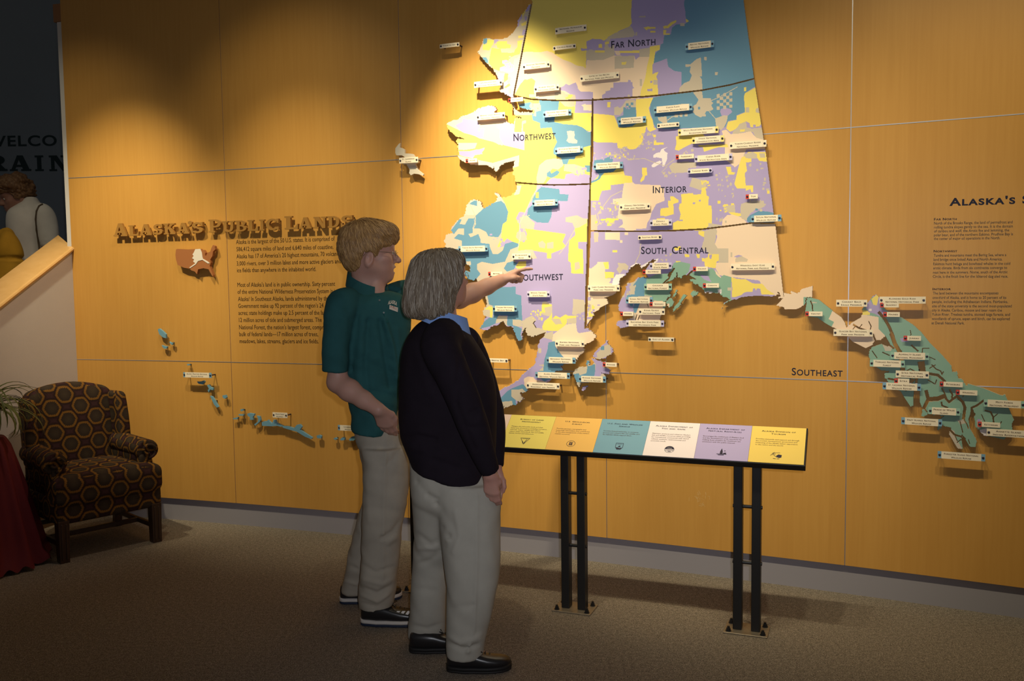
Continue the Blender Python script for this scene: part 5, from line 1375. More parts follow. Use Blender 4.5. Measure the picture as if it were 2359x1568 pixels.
# back with an arched top
P, F = rbox(0.232, 0.062, 0.275, 0.045, 8)
k = np.clip((P[:, 2] + 0.05) / 0.32, 0, 1)
P[:, 2] += 0.055 * k * (1 - (P[:, 0] / .232) ** 2)
P[:, 0] *= 1 + 0.10 * np.clip((P[:, 2] + .275) / .55, 0, 1)
P[:, 1] += 0.028 * (P[:, 1] > 0) * (1 - (P[:, 0] / .25) ** 2) * (1 - (P[:, 2] / .3) ** 2).clip(0)
P[:, 1] -= 0.16 * (P[:, 2] + .275)
P = P + (0, -0.20, 0.605)
upholster('backrest', P, F, chair)
for sg in (-1, 1):
    # wing: curved panel between back and arm
    P, F = rbox(0.036, 0.105, 0.20, 0.03, 6)
    tt_ = np.clip((0.20 - P[:, 2]) / 0.4, 0, 1)
    P[:, 1] = P[:, 1] * (0.86 + 0.25 * np.sin(tt_ * PI) - 0.30 * tt_) + 0.0
    P[:, 1] -= 0.16 * (P[:, 2] + 0.2)
    P[:, 0] += sg * (0.030 * (P[:, 1] + .1) / .2)
    P[:, 2] -= 0.05 * np.clip(P[:, 1] / .1, 0, 1) ** 2
    P = P + (sg * 0.243, -0.165, 0.665)
    upholster('wing', P, F, chair)
    # rolled arm
    P, F = rbox(0.045, 0.20, 0.11, 0.025, 6); P = P + (sg * 0.240, -0.02, 0.43)
    arm = upholster('arm', P, F, chair)
    a0 = np.array([sg * 0.250, -0.20, 0.556]); a1 = np.array([sg * 0.262, 0.195, 0.540])
    R = []; n = 20
    for q, sc in ((0, .7), (0.03, 1.0), (.3, 1.0), (.6, 1.02), (.9, 1.04), (.97, 1.04), (1.0, .96), (1.005, .85)):
        c = a0 * (1 - q) + a1 * q
        R.append([c + np.array([math.cos(2 * PI * k / n) * .068 * sc, 0, math.sin(2 * PI * k / n) * .060 * sc]) for k in range(n)])
    mb = MB().rings(R); 
    upholster('arm_roll', np.array(mb.v), mb.f, chair)
    # scroll welt on the arm front
    w = [a1 + np.array([math.cos(a) * .052 * (1 - i / 40), 0.012, math.sin(a) * .046 * (1 - i / 40)]) for i, a in enumerate(np.linspace(-PI / 2, 1.6 * PI, 26))]
    mb = MB().tube(w, 0.009, 8); upholster('arm_welt', np.array(mb.v), mb.f, chair)
    P, F = rbox(0.05, 0.03, 0.10, 0.022, 3); P[:, 0] *= 1 - 0.2 * np.clip(P[:, 2] / .1, -1, 1); P = P + (sg * 0.246, 0.175, 0.425)
    upholster('arm_front', P, F, chair)
for sg in (-1, 1):
    for (v_, z1, w0, w1, nm) in ((0.255, 0.235, .030, .026, 'front'), (-0.245, 0.24, .026, .021, 'rear')):
        top = cp3(sg * 0.262, v_, z1); bot = cp3(sg * 0.262, v_ - (0.03 if nm == 'rear' else 0), 0)
        b = MB()
        b.rings([[c + CU * i * w + CV * j * w for i, j in ((-1, -1), (1, -1), (1, 1), (-1, 1))] for c, w in ((bot, w1), (top, w0))])
        if nm == 'front':
            for dx in (-.4, .4): b.box((top + bot) / 2 + CV * w0 * .97 + CU * dx * w0, .010, .006, .2, (CU, CV, CZ))
        b.out('leg', M_LEG, chair, bevel=0.003)
    b = MB().box(cp3(sg * 0.262, 0.0, 0.095), 0.02, 0.48, 0.028, (CU, CV, CZ)); b.out('stretcher', M_LEG, chair, bevel=0.003)
MB().box(cp3(0, 0.03, 0.095), 0.52, 0.02, 0.028, (CU, CV, CZ)).out('stretcher', M_LEG, chair, bevel=0.003)
MB().box(cp3(0, -0.25, 0.12), 0.50, 0.02, 0.028, (CU, CV, CZ)).out('stretcher', M_LEG, chair, bevel=0.003)

# ================================================================== cloth covered round table and spider plant at the left edge
M_RED = mat('burgundy_cloth', (0.105, 0.009, 0.014), 0.75, 0.25)
TC = np.array([-2.868, 4.90, 0]); TZ = 0.705
table = thing('plant_stand', 'small round plant stand hidden under a burgundy cloth at the left edge', 'table', TC)
b = MB().tube([TC + [0, 0, TZ - .03], TC + [0, 0, TZ - 0.004]], 0.095, 40); b.out('table_top', M_LEG, table)
MB().tube([TC + [0, 0, 0.0], TC + [0, 0, 0.03], TC + [0, 0, .06], TC + [0, 0, TZ - .03]], [.16, .16, .03, .03], 16).out('pedestal', M_LEG, table)
cloth_r = []
N = 160
for zq in (TZ, TZ, TZ, TZ - .012, TZ - .05, .55, .42, .30, .18, .09, .03, .008):
    ring_p = []
    j = len(cloth_r)
    base_r = (0.01, 0.05, 0.098, 0.108)[j] if j < 4 else 0.112 + ((TZ - zq) / TZ) ** .9 * 0.165
    am = 0 if j < 3 else 0.038 * min(1, (TZ - zq) / TZ * 1.25 + .02)
    for i in range(N):
        a = 2 * PI * i / N
        w = math.sin(a * 11 + 0.6 * math.sin(3 * a)) + 0.45 * math.sin(a * 19 + 1.3)
        rr_ = base_r + am * 0.5 * w + (0.02 * (0.10 - zq) / 0.1 * (1 + .6 * math.sin(7 * a)) if zq < 0.1 else 0)
        zz = zq + (0.012 * (1 + math.sin(a * 23)) if zq < 0.05 and j > 9 else 0)
        ring_p.append(TC + np.array([math.cos(a) * rr_, math.sin(a) * rr_, zz + .002]))
    cloth_r.append(ring_p)
b = MB().rings(cloth_r[::-1], cap=False)
b.f.append(tuple(len(b.v) - N + k for k in range(N)))
cl = b.out('tablecloth', M_RED, None, smooth=True, loc=TC)
tag(cl, 'floor length burgundy cloth hanging in folds over the small round stand at the left edge', 'tablecloth')
PC = np.array([-2.868, 4.90, TZ + .004])
plant = thing('spider_plant', 'arching spider plant leaves reaching in over the burgundy table', 'plant', PC)
M_POT = mat('terracotta_pot', (0.30, 0.13, 0.07), 0.7, 0.2)
b = MB().rings([[PC + np.array([math.cos(2 * PI * k / 24) * r_, math.sin(2 * PI * k / 24) * r_, z_]) for k in range(24)] for r_, z_ in ((.05, 0), (.07, .11), (.077, .11), (.079, .14), (.07, .14), (.066, .12))])
b.out('pot', M_POT, plant, smooth=False)
M_SOIL = mat('potting_soil', (0.03, 0.02, 0.015), 0.95, 0.1)
MB().tube([PC + [0, 0, .115], PC + [0, 0, .125]], 0.067, 24).out('soil', M_SOIL, plant)
M_LEAF = mat('leaf_green', (0.10, 0.13, 0.03), 0.5, 0.3)
t = NT(M_LEAF); uvn = t.n('ShaderNodeUVMap'); uvn.uv_map = 'UVMap'
s3 = t.n('ShaderNodeSeparateXYZ'); t.l(uvn.outputs[0], s3.inputs[0])
t.l(t.ramp(s3.outputs[0], [(0.0, (0.20, 0.19, 0.06)), (0.25, (0.09, 0.12, 0.03)), (0.75, (0.09, 0.12, 0.03)), (1.0, (0.20, 0.19, 0.06))]), t.b.inputs['Base Color'])
rnd = random.Random(3)
for i in range(46):
    az = rnd.uniform(-1.1, 1.2) if i < 36 else rnd.uniform(1.2, 5.2)
    el = rnd.uniform(0.35, 1.35); ln = rnd.uniform(0.28, 0.44) if i < 36 else rnd.uniform(.15, .24); w = rnd.uniform(.007, .011)
    d = np.array([math.cos(az), math.sin(az), 0]); sd = np.array([-d[1], d[0], 0])
    P_ = []; UVq = []; n = 12
    p = PC + np.array([0, 0, 0.125]) + d * 0.01; e = el; stp = ln / n
    drop = rnd.uniform(.14, .27)
    for k in range(n + 1):
        ww = w * min(1, 0.6 + k / 4) * (1 - (k / n) ** 3) + 0.0008
        up = np.array([-math.sin(e) * d[0], -math.sin(e) * d[1], math.cos(e)])
        P_ += [p - sd * ww + up * ww * .35, p.copy(), p + sd * ww + up * ww * .35]; UVq += [(0, k / n), (.5, k / n), (1, k / n)]
        p = p + (d * math.cos(e) + np.array([0, 0, math.sin(e)])) * stp; e -= drop * (0.7 + k / n)
    Fq = []
    for k in range(n):
        a = 3 * k; Fq += [(a, a + 1, a + 4, a + 3), (a + 1, a + 2, a + 5, a + 4)]
    o = mesh_obj('leaf', np.array(P_), Fq, M_LEAF, plant, smooth=True, uv=np.array(UVq))
# ================================================================== people
class Field:
    """signed distance grid with smooth unions; turned into one continuous skin"""
    def __init__(self, lo, hi, h):
        self.lo = np.asarray(lo, float); self.h = h
        self.n = np.ceil((np.asarray(hi, float) - self.lo) / h).astype(int) + 1
        self.F = np.full(self.n, 1.0, np.float32)
    def sub(self, lo, hi):
        a = np.clip(np.floor((np.asarray(lo) - self.lo) / self.h).astype(int), 0, self.n - 1)
        b = np.clip(np.ceil((np.asarray(hi) - self.lo) / self.h).astype(int) + 1, 1, self.n)
        sl = tuple(slice(i, max(i + 1, j)) for i, j in zip(a, b))
        g = np.meshgrid(*[self.lo[i] + self.h * np.arange(sl[i].start, sl[i].stop) for i in range(3)], indexing='ij')
        return sl, np.stack(g, -1).astype(np.float32)
    def _mix(self, sl, d, k, cut):
        A = self.F[sl]
        if cut:
            d = -d; hh = np.maximum(k - np.abs(A - d), 0) / k
            self.F[sl] = np.maximum(A, d) + hh * hh * k * 0.25
        else:
            hh = np.maximum(k - np.abs(A - d), 0) / k
            self.F[sl] = np.minimum(A, d) - hh * hh * k * 0.25
    def cone(self, a, b, ra, rb, k=0.02, cut=False):
        a, b = np.asarray(a, np.float32), np.asarray(b, np.float32)
        m = max(ra, rb) + k + 2 * self.h
        sl, P = self.sub(np.minimum(a, b) - m, np.maximum(a, b) + m)
        ab = b - a; t_ = np.clip(((P - a) @ ab) / (ab @ ab + 1e-12), 0, 1)
        d = np.linalg.norm(P - a - t_[..., None] * ab, axis=-1) - (ra + (rb - ra) * t_)
        self._mix(sl, d, k, cut); return self
    def chain(self, pts_, rs, k=0.02):
        for i in range(len(pts_) - 1): self.cone(pts_[i], pts_[i + 1], rs[i], rs[i + 1], k)
        return self
    def ell(self, c, r, ax=None, k=0.02, cut=False):
        c = np.asarray(c, np.float32); r = np.asarray(r, np.float32)
        ax = np.eye(3) if ax is None else np.asarray(ax)
        m = r.max() + k + 2 * self.h
        sl, P = self.sub(c - m, c + m)
        q = (P - c) @ ax.T.astype(np.float32)
        l0 = np.linalg.norm(q / r, axis=-1); l1 = np.linalg.norm(q / (r * r), axis=-1)
        d = np.where(l1 > 1e-6, l0 * (l0 - 1) / np.maximum(l1, 1e-6), -r.min())
        self._mix(sl, d, k, cut); return self
    def skin(self):
        F = self.F; S = F < 0
        nx, ny, nz = F.shape
        cnt = np.zeros((nx - 1, ny - 1, nz - 1), np.int8)
        for i in (0, 1):
            for j in (0, 1):
                for k in (0, 1): cnt += S[i:nx - 1 + i, j:ny - 1 + j, k:nz - 1 + k]
        act = np.argwhere((cnt > 0) & (cnt < 8))
        idx = -np.ones(cnt.shape, np.int64); idx[tuple(act.T)] = np.arange(len(act))
        acc = np.zeros((len(act), 3)); num = np.zeros(len(act))
        C8 = [(i, j, k) for i in (0, 1) for j in (0, 1) for k in (0, 1)]
        for a in range(8):
            for b in range(a + 1, 8):
                ca, cb = np.array(C8[a]), np.array(C8[b])
                if np.abs(ca - cb).sum() != 1: continue
                fa = F[tuple((act + ca).T)]; fb = F[tuple((act + cb).T)]
                mk = (fa < 0) != (fb < 0)
                t_ = np.where(mk, fa / np.where(mk, fa - fb, 1), 0)
                acc += np.where(mk[:, None], ca + t_[:, None] * (cb - ca), 0); num += mk
        V = self.lo + (act + acc / num[:, None]) * self.h
        Q = []
        for d in range(3):
            e, f = (d + 1) % 3, (d + 2) % 3
            sa = [slice(None)] * 3; sb = [slice(None)] * 3
            sa[d] = slice(0, -1); sb[d] = slice(1, None)
            ed = np.argwhere(S[tuple(sa)] != S[tuple(sb)])
            ed = ed[(ed[:, e] > 0) & (ed[:, f] > 0) & (ed[:, e] < F.shape[e] - 1) & (ed[:, f] < F.shape[f] - 1)]
            o1 = np.zeros(3, int); o1[e] = 1; o2 = np.zeros(3, int); o2[f] = 1
            q = np.stack([idx[tuple((ed - o1 - o2).T)], idx[tuple((ed - o2).T)], idx[tuple(ed.T)], idx[tuple((ed - o1).T)]], 1)
            fl = S[tuple(ed.T)]
            q[~fl] = q[~fl][:, ::-1]
            Q.append(q)
        Q = np.concatenate(Q)
        Q = Q[(Q >= 0).all(1)]
        return V, Q

def relax(V, Q, it=2, lam=0.5):
    Q = np.asarray(Q)
    e = np.concatenate([Q[:, [0, 1]], Q[:, [1, 2]], Q[:, [2, 3]], Q[:, [3, 0]]])
    e = np.concatenate([e, e[:, ::-1]])
    deg = np.bincount(e[:, 0], minlength=len(V)).astype(float)
    for _ in range(it):
        acc = np.stack([np.bincount(e[:, 0], V[e[:, 1], i], len(V)) for i in range(3)], 1)
        V = V + lam * (acc / np.maximum(deg, 1)[:, None] - V)
    return V

def normals(V, Q):
    Q = np.asarray(Q)
    n = np.cross(V[Q[:, 2]] - V[Q[:, 0]], V[Q[:, 3]] - V[Q[:, 1]])
    N = np.zeros_like(V)
    for k in range(4):
        for i in range(3): N[:, i] += np.bincount(Q[:, k], n[:, i], len(V))
    return N / np.maximum(np.linalg.norm(N, axis=1, keepdims=True), 1e-12)

def waves(P, seed, f, n=5):
    r = np.random.RandomState(seed); o = np.zeros(len(P))
    w = np.stack([np.sin(P @ r.normal(size=3) * f[0] * 0.5 + r.uniform(0, 6)) for _ in range(3)], 1) * 0.04
    for _ in range(n):
        k = r.normal(size=3) * np.array(f) / 1.7
        o += np.sin((P + w) @ k + r.uniform(0, 6.28))
    return o / n * 2.2

def crease(V, N, lines, Yd=None):
    """fold strokes: (photo points, depth, width, amount); ridges above, valleys below zero"""
    out = np.zeros(len(V))
    for ln, Y, w, amt in lines:
        p3 = [at(x, y, Y) for x, y in ln]
        for a, b in zip(p3[:-1], p3[1:]):
            ab = b - a; L2 = ab @ ab
            t_ = ((V - a) @ ab) / L2; tc = np.clip(t_, 0, 1)
            q = V - a - tc[:, None] * ab
            vd = a - CAMP; vd /= np.linalg.norm(vd)
            q = q - np.outer(q @ vd, vd)
            d = np.linalg.norm(q, axis=1)
            fac = np.exp(-(d / w) ** 2) * np.clip(-(N @ vd), 0, 1)
            out = np.where(np.abs(amt * fac) > np.abs(out), amt * fac, out)
    return V + N * out[:, None]

# ---- lofts from silhouettes: (y, left x, right x, depth Y, half depth)
def hax(c):
    v = c[:2] - CAMP[:2]; v = v / np.linalg.norm(v)
    return np.array([v[1], -v[0], 0]), np.array([v[0], v[1], 0])
def srow(y, xl, xr, Y, b, tilt=0.0):
    pl, pr = at(xl, y, Y), at(xr, y, Y)
    c = (pl + pr) / 2; e1, e2 = hax(c)
    a = np.linalg.norm((pr - pl)[:2]) / 2
    return (c, a, b, e1, e2, tilt)
def smooth_rows(rows, m=4):
    """Catmull-Rom between rows"""
    A = np.array([np.concatenate([r[0], [r[1], r[2], r[5]]]) for r in rows]); out = []
    for i in range(len(A) - 1):
        p0, p1, p2, p3 = A[max(i - 1, 0)], A[i], A[i + 1], A[min(i + 2, len(A) - 1)]
        for k in range(m):
            u = k / m
            out.append(0.5 * (2 * p1 + (p2 - p0) * u + (2 * p0 - 5 * p1 + 4 * p2 - p3) * u * u + (-p0 + 3 * p1 - 3 * p2 + p3) * u ** 3))
    out.append(A[-1])
    return out
def loft(rows, open_end=0.0, open_start=0.0, n=36, p=2.3, m=4):
    R = smooth_rows(rows, m); rings = []
    for q in R:
        c, a, b, tl = q[:3], max(q[3], .004), max(q[4], .004), q[5]
        e1, e2 = hax(c); ring_ = []
        for k in range(n):
            th = 2 * PI * k / n; cs, sn = math.cos(th), math.sin(th)
            x = math.copysign(abs(cs) ** (2 / p), cs) * a; y = math.copysign(abs(sn) ** (2 / p), sn) * b
            ring_.append(c + e1 * x + e2 * y + np.array([0, 0, tl * x]))
        rings.append(np.array(ring_))
    def inner(r, nx, dep):
        c = r.mean(0); d = nx.mean(0) - c; d = d / np.linalg.norm(d)
        return [c + (r - c) * 0.86, c + (r - c) * 0.80 + d * dep]
    if open_end: rings = rings + inner(rings[-1], rings[-3], open_end)
    if open_start: rings = inner(rings[0], rings[2], open_start)[::-1] + rings
    return MB().rings(rings)
def tubeq(pts_, rads, open_end=0.0, n=24):
    """tube with (half width, half width) radii along points, smoothed"""
    A = [np.concatenate([p, [r]]) for p, r in zip(pts_, rads)]; out = []
    for i in range(len(A) - 1):
        p0, p1, p2, p3 = A[max(i - 1, 0)], A[i], A[i + 1], A[min(i + 2, len(A) - 1)]
        for k in range(5):
            u = k / 5
            out.append(0.5 * (2 * p1 + (p2 - p0) * u + (2 * p0 - 5 * p1 + 4 * p2 - p3) * u * u + (-p0 + 3 * p1 - 3 * p2 + p3) * u ** 3))
    out.append(A[-1]); P = [q[:3] for q in out]; R = [q[3] for q in out]
    if open_end:
        d = P[-3] - P[-1]; d = d / np.linalg.norm(d)
        P += [P[-1] + d * 0.001, P[-1] + d * open_end]; R += [R[-1] * 0.86, R[-1] * 0.8]
    return MB().tube(P, R, n)

def fuse(mbs, voxel, smooth_it):
    """one closed skin from overlapping solids (voxel remesh)"""
    v = []; f = []
    for m in mbs:
        f += [tuple(i + len(v) for i in q) for q in m.f]; v += m.v
    bm = bmesh.new(); vv = [bm.verts.new(p) for p in v]
    for q in f:
        try: bm.faces.new([vv[i] for i in q])
        except ValueError: pass
    bmesh.ops.recalc_face_normals(bm, faces=bm.faces)
    me = D.meshes.new('garment_source'); bm.to_mesh(me); bm.free()
    o = D.objects.new('garment_source', me); COL.objects.link(o)
    md = o.modifiers.new('r', 'REMESH'); md.mode = 'VOXEL'; md.voxel_size = voxel; md.adaptivity = 0
    dg = bpy.context.evaluated_depsgraph_get()
    ev = o.evaluated_get(dg); m2 = ev.to_mesh()
    V = np.empty(len(m2.vertices) * 3); m2.vertices.foreach_get('co', V); V = V.reshape(-1, 3)
    L = np.empty(len(m2.loops), np.int32); m2.loops.foreach_get('vertex_index', L)
    tot = np.empty(len(m2.polygons), np.int32); m2.polygons.foreach_get('loop_total', tot)
    st = np.empty(len(m2.polygons), np.int32); m2.polygons.foreach_get('loop_start', st)
    Q = np.stack([L[st + np.minimum(k, tot - 1)] for k in range(4)], 1)
    ev.to_mesh_clear(); D.objects.remove(o); D.meshes.remove(me)
    return relax(V, Q, smooth_it), Q
def put(name, V, Q, m, parent, label=None):
    F = [tuple(dict.fromkeys(q)) for q in Q.tolist()]
    o = mesh_obj(name, V, F, m, parent, smooth=True)
    if label: o['label'] = label
    return o

def cloth_mat(name, c, weave=700, amp=0.12, rough=0.9):
    m = mat(name, c, rough, 0.15); t = NT(m)
    v = t.coord('Object'); n = t.noise(v, 14, 4); n2 = t.noise(v, weave, 2)
    lo = tuple(q * (1 - amp) for q in c); hi = tuple(min(1, q * (1 + amp)) for q in c)
    t.l(t.mix(n, lo, hi), t.b.inputs['Base Color']); t.bump(n2, 0.25, 0.001)
    return m
def skin_mat(name, c, red):
    m = mat(name, c, 0.5, 0.35); t = NT(m)
    v = t.coord('Object'); n = t.noise(v, 22, 4)
    t.l(t.mix(n, c, red), t.b.inputs['Base Color'])
    t.b.inputs['Subsurface Weight'].default_value = 0.08
    t.b.inputs['Subsurface Radius'].default_value = (0.02, 0.008, 0.004)
    t.bump(t.noise(v, 260, 2), 0.12, 0.001)
    return m
def hair_mat(name, a, b, c, scale=(220, 220, 14)):
    m = mat(name, a, 0.5, 0.35); t = NT(m)
    v = t.coord('Object', scale); n = t.noise(v, 1.0, 4, 0.6); n2 = t.noise(t.coord('Object', (9, 9, 3)), 1.0, 3)
    f = t.math('ADD', t.math('MULTIPLY', n, 0.7), t.math('MULTIPLY', n2, 0.3))
    t.l(t.ramp(f, [(0.32, a), (0.5, b), (0.68, c)]), t.b.inputs['Base Color'])
    t.bump(n, 0.6, 0.004)
    return m
M_LENS = mat('spectacle_wire', (0.42, 0.36, 0.28), 0.3, 0.5, 0.9)
M_GLASS = D.materials.new('spectacle_lens'); M_GLASS.use_nodes = True
_t = M_GLASS.node_tree; _t.nodes.clear()
_o = _t.nodes.new('ShaderNodeOutputMaterial'); _m = _t.nodes.new('ShaderNodeMixShader'); _a = _t.nodes.new('ShaderNodeBsdfTransparent'); _g = _t.nodes.new('ShaderNodeBsdfGlossy')
_g.inputs['Roughness'].default_value = 0.04; _a.inputs[0].default_value = (.95, .96, .96, 1); _m.inputs[0].default_value = 0.08
_t.links.new(_a.outputs[0], _m.inputs[1]); _t.links.new(_g.outputs[0], _m.inputs[2]); _t.links.new(_m.outputs[0], _o.inputs[0])
M_EYE = mat('eye_white', (0.62, 0.58, 0.55), 0.2, 0.5)
M_IRIS = mat('iris_blue_grey', (0.05, 0.07, 0.09), 0.15, 0.5)
M_LIP = mat('lip', (0.40, 0.17, 0.14), 0.45, 0.4)

def head(F, O, f, u, s=1.0, ear=True, mouth=0.0, nose=1.0, jaw=1.0):
    """O centre of the skull, f facing, u up; adds a head with a face to the field"""
    f = f / np.linalg.norm(f); u = u - f * (u @ f); u /= np.linalg.norm(u); l = np.cross(u, f)
    ax = np.array([f, l, u])
    def p(a, b, c): return O + (f * a + l * b + u * c) * s
    E = lambda c, r, k=0.02, cut=False: F.ell(p(*c), np.array(r) * s, ax, k, cut)
    E((-.014, 0, .036), (.100, .077, .086))
    E((.030, 0, -.030), (.064, .060 * jaw, .088), .03)
    E((-.02, 0, -.02), (.075, .066, .07), .03)
    for sg in (-1, 1):
        F.cone(p(-.002, sg * .052 * jaw, -.052), p(.062, sg * .020, -.096), .021 * s, .018 * s, .035)
        E((.056, sg * .043, -.022), (.030, .024, .022), .025)
        E((.060, sg * .030, -.055), (.026, .022, .026), .025)
    F.cone(p(.074, -.030, .026), p(.074, .030, .026), .018 * s, .018 * s, .02)
    E((.070, 0, .05), (.022, .05, .03), .03)
    E((.068, 0, -.098), (.025, .024, .021), .025)
    E((.074, 0, -.066), (.024, .030, .026), .02)
    for sg in (-1, 1):
        E((.098, sg * .033, .002), (.020, .019, .0125), .014, True)
    F.cone(p(.086, 0, .014), p(.110 * nose, 0, -.026), .0085 * s, .0125 * s, .012)
    E((.113 * nose, 0, -.030), (.011, .010, .0095), .010)
    for sg in (-1, 1): E((.100, sg * .012, -.034), (.010, .0075, .0075), .008)
    F.cone(p(.094, -.016, -.0575), p(.094, .016, -.0575), .0058 * s, .0058 * s, .008)
    F.cone(p(.0985, -.006, -.0565), p(.0985, .006, -.0565), .0055 * s, .0055 * s, .008)
    F.cone(p(.091, -.013, -.0715 - mouth), p(.091, .013, -.0715 - mouth), .0068 * s, .0068 * s, .008)
    E((.098, 0, -.0645 - mouth / 2), (.016, .020, .0022 + mouth * .55), .004, True)
    for sg in (-1, 1):
        E((.079, sg * .033, .003), (.0135, .0165, .0115), .006)
        if ear:
            ec = p(-.010, sg * .079, -.026)
            e_l = l * sg * 0.93 - f * 0.37; e_l /= np.linalg.norm(e_l); e_f = f * 0.95 - u * 0.2; e_f -= e_l * (e_f @ e_l); e_f /= np.linalg.norm(e_f); e_u = np.cross(e_f, e_l) * (1 if sg > 0 else -1)
            if e_u @ u < 0: e_u = -e_u
            eax = np.array([e_f, e_l, e_u])
            F.ell(ec, np.array((.0205, .0105, .034)) * s, eax, .005)
            F.ell(ec + e_l * .011 * s + e_f * .003 * s + e_u * .004 * s, np.array((.0125, .0095, .0225)) * s, eax, .003, True)
            F.ell(ec - e_u * .026 * s + e_f * .002 * s, np.array((.009, .007, .010)) * s, eax, .008)
    return p, ax
def eyes(p, ax, s, par, look=(1, 0, 0), sides=(-1, 1)):
    f, l, u = ax
    for sg in sides:
        c = p(.0865, sg * .033, .0025)
        b = MB(); R = []
        for i in range(9):
            a = -PI / 2 + PI * i / 8
            R.append([c + (l * math.cos(a) * math.cos(t_) + u * math.cos(a) * math.sin(t_)) * .0085 * s * (1.25 if False else 1) + f * math.sin(a) * .0085 * s for t_ in np.linspace(0, 2 * PI, 14, endpoint=False)])
        b.rings(R); e = b.out('eye', M_EYE, par, smooth=True)
        d = f * look[0] + l * look[1] + u * look[2]; d /= np.linalg.norm(d)
        a1 = np.cross(d, u); a1 /= np.linalg.norm(a1); a2 = np.cross(a1, d)
        R = [[c + d * q * s + (a1 * math.cos(t_) + a2 * math.sin(t_)) * r_ * s for t_ in np.linspace(0, 2 * PI, 14, endpoint=False)] for q, r_ in ((.0070, .0048), (.0084, .0040), (.0090, .002))]
        MB().rings(R).out('iris', M_IRIS, e, smooth=True)
def specs(p, ax, s, par, rx=.021, ry=.015, ears=0.078):
    f, l, u = ax; b = MB()
    lens = MB()
    for sg in (-1, 1):
        c = p(.105, sg * .031, -.002)
        rim = [c + (l * math.cos(t_) * rx + u * math.sin(t_) * ry - f * abs(math.cos(t_)) * 0.004 * (1 if math.cos(t_) * sg > 0 else 0)) * s for t_ in np.linspace(0, 2 * PI, 25)]
        b.tube(rim, .0009 * s, 6, False)
        lens.add([q for q in rim[:-1]], [tuple(range(24))])
        tp = [c + (l * sg * rx - f * .004) * s, p(.095, sg * .068, .002), p(.02, sg * (ears), .006), p(-.02, sg * (ears + .002), .004), p(-.035, sg * (ears), -.015)]
        b.tube(tp, .0011 * s, 6)
    b.tube([p(.108, -.011, .002), p(.114, 0, .006), p(.108, .011, .002)], .0010 * s, 6)
    sp = b.out('spectacles', M_LENS, par, smooth=True)
    lens.out('spectacle_lens', M_GLASS, sp, fixn=False)

def hand(F, W, d, n, side, curl, idx=None, L=1.0, thumb=None, k=0.007, spread=.0):
    """W wrist, d along the hand, n out of the back of the hand, side thumb direction; curl: bend in degrees of the three joints per finger"""
    d = d / np.linalg.norm(d); n = n - d * (n @ d); n /= np.linalg.norm(n); t_ = np.cross(n, d)
    if t_ @ side < 0: t_ = -t_
    offs = (.027, .009, -.009, -.026); lens = ((.043, .026, .021), (.047, .030, .022), (.043, .028, .021), (.034, .021, .018)); pal = (.088, .090, .085, .077)
    for i in range(4):
        b0 = W + t_ * offs[i] * .55 * L + d * .012 * L
        kn = W + d * pal[i] * L + t_ * offs[i] * L + n * (.003 if i in (1, 2) else 0) * L
        F.cone(b0, kn, .0145 * L, .0112 * L, .014)
        ang = 0; pth = [kn]; dd = d + t_ * (offs[i] * spread); dd /= np.linalg.norm(dd)
        for q, a in zip(lens[i], curl[i]):
            ang += math.radians(a)
            pth.append(pth[-1] + (dd * math.cos(ang) - n * math.sin(ang)) * q * L)
        rr_ = (.0098, .0088, .0078, .0066) if i < 3 else (.0086, .0078, .007, .006)
        F.chain(pth, [q * L for q in rr_], k)
    th = thumb or ((.018, .022, -.004), (.048, .040, -.012), (.078, .046, -.014), (.103, .042, -.014))
    F.chain([W + (d * a + t_ * b + n * c) * L for a, b, c in th], [.016 * L, .0125 * L, .0105 * L, .008 * L], .010)
from mathutils.bvhtree import BVHTree
def decal(name, V, Q, polys, m, parent, off=0.0015, label=None):
    """flat print laid on a garment: photo point polygons dropped along the sight line onto its surface"""
    bvh = BVHTree.FromPolygons([tuple(q) for q in V], [tuple(dict.fromkeys(q)) for q in Q.tolist()])
    vs_, fs = [], []
    for poly in polys:
        ids = []
        for x, y in poly:
            d = ray(x, y); d = d / np.linalg.norm(d)
            loc, nor, _, _ = bvh.ray_cast(Vector(CAMP), Vector(d))
            if loc is None: break
            nn = np.array(nor)
            if nn @ d > 0: nn = -nn
            vs_.append(np.array(loc) + nn * off); ids.append(len(vs_) - 1)
        else:
            fs.append(tuple(ids))
    if not fs: return None
    o = mesh_obj(name, np.array(vs_), fs, m, parent)
    if label: o['label'] = label
    return o
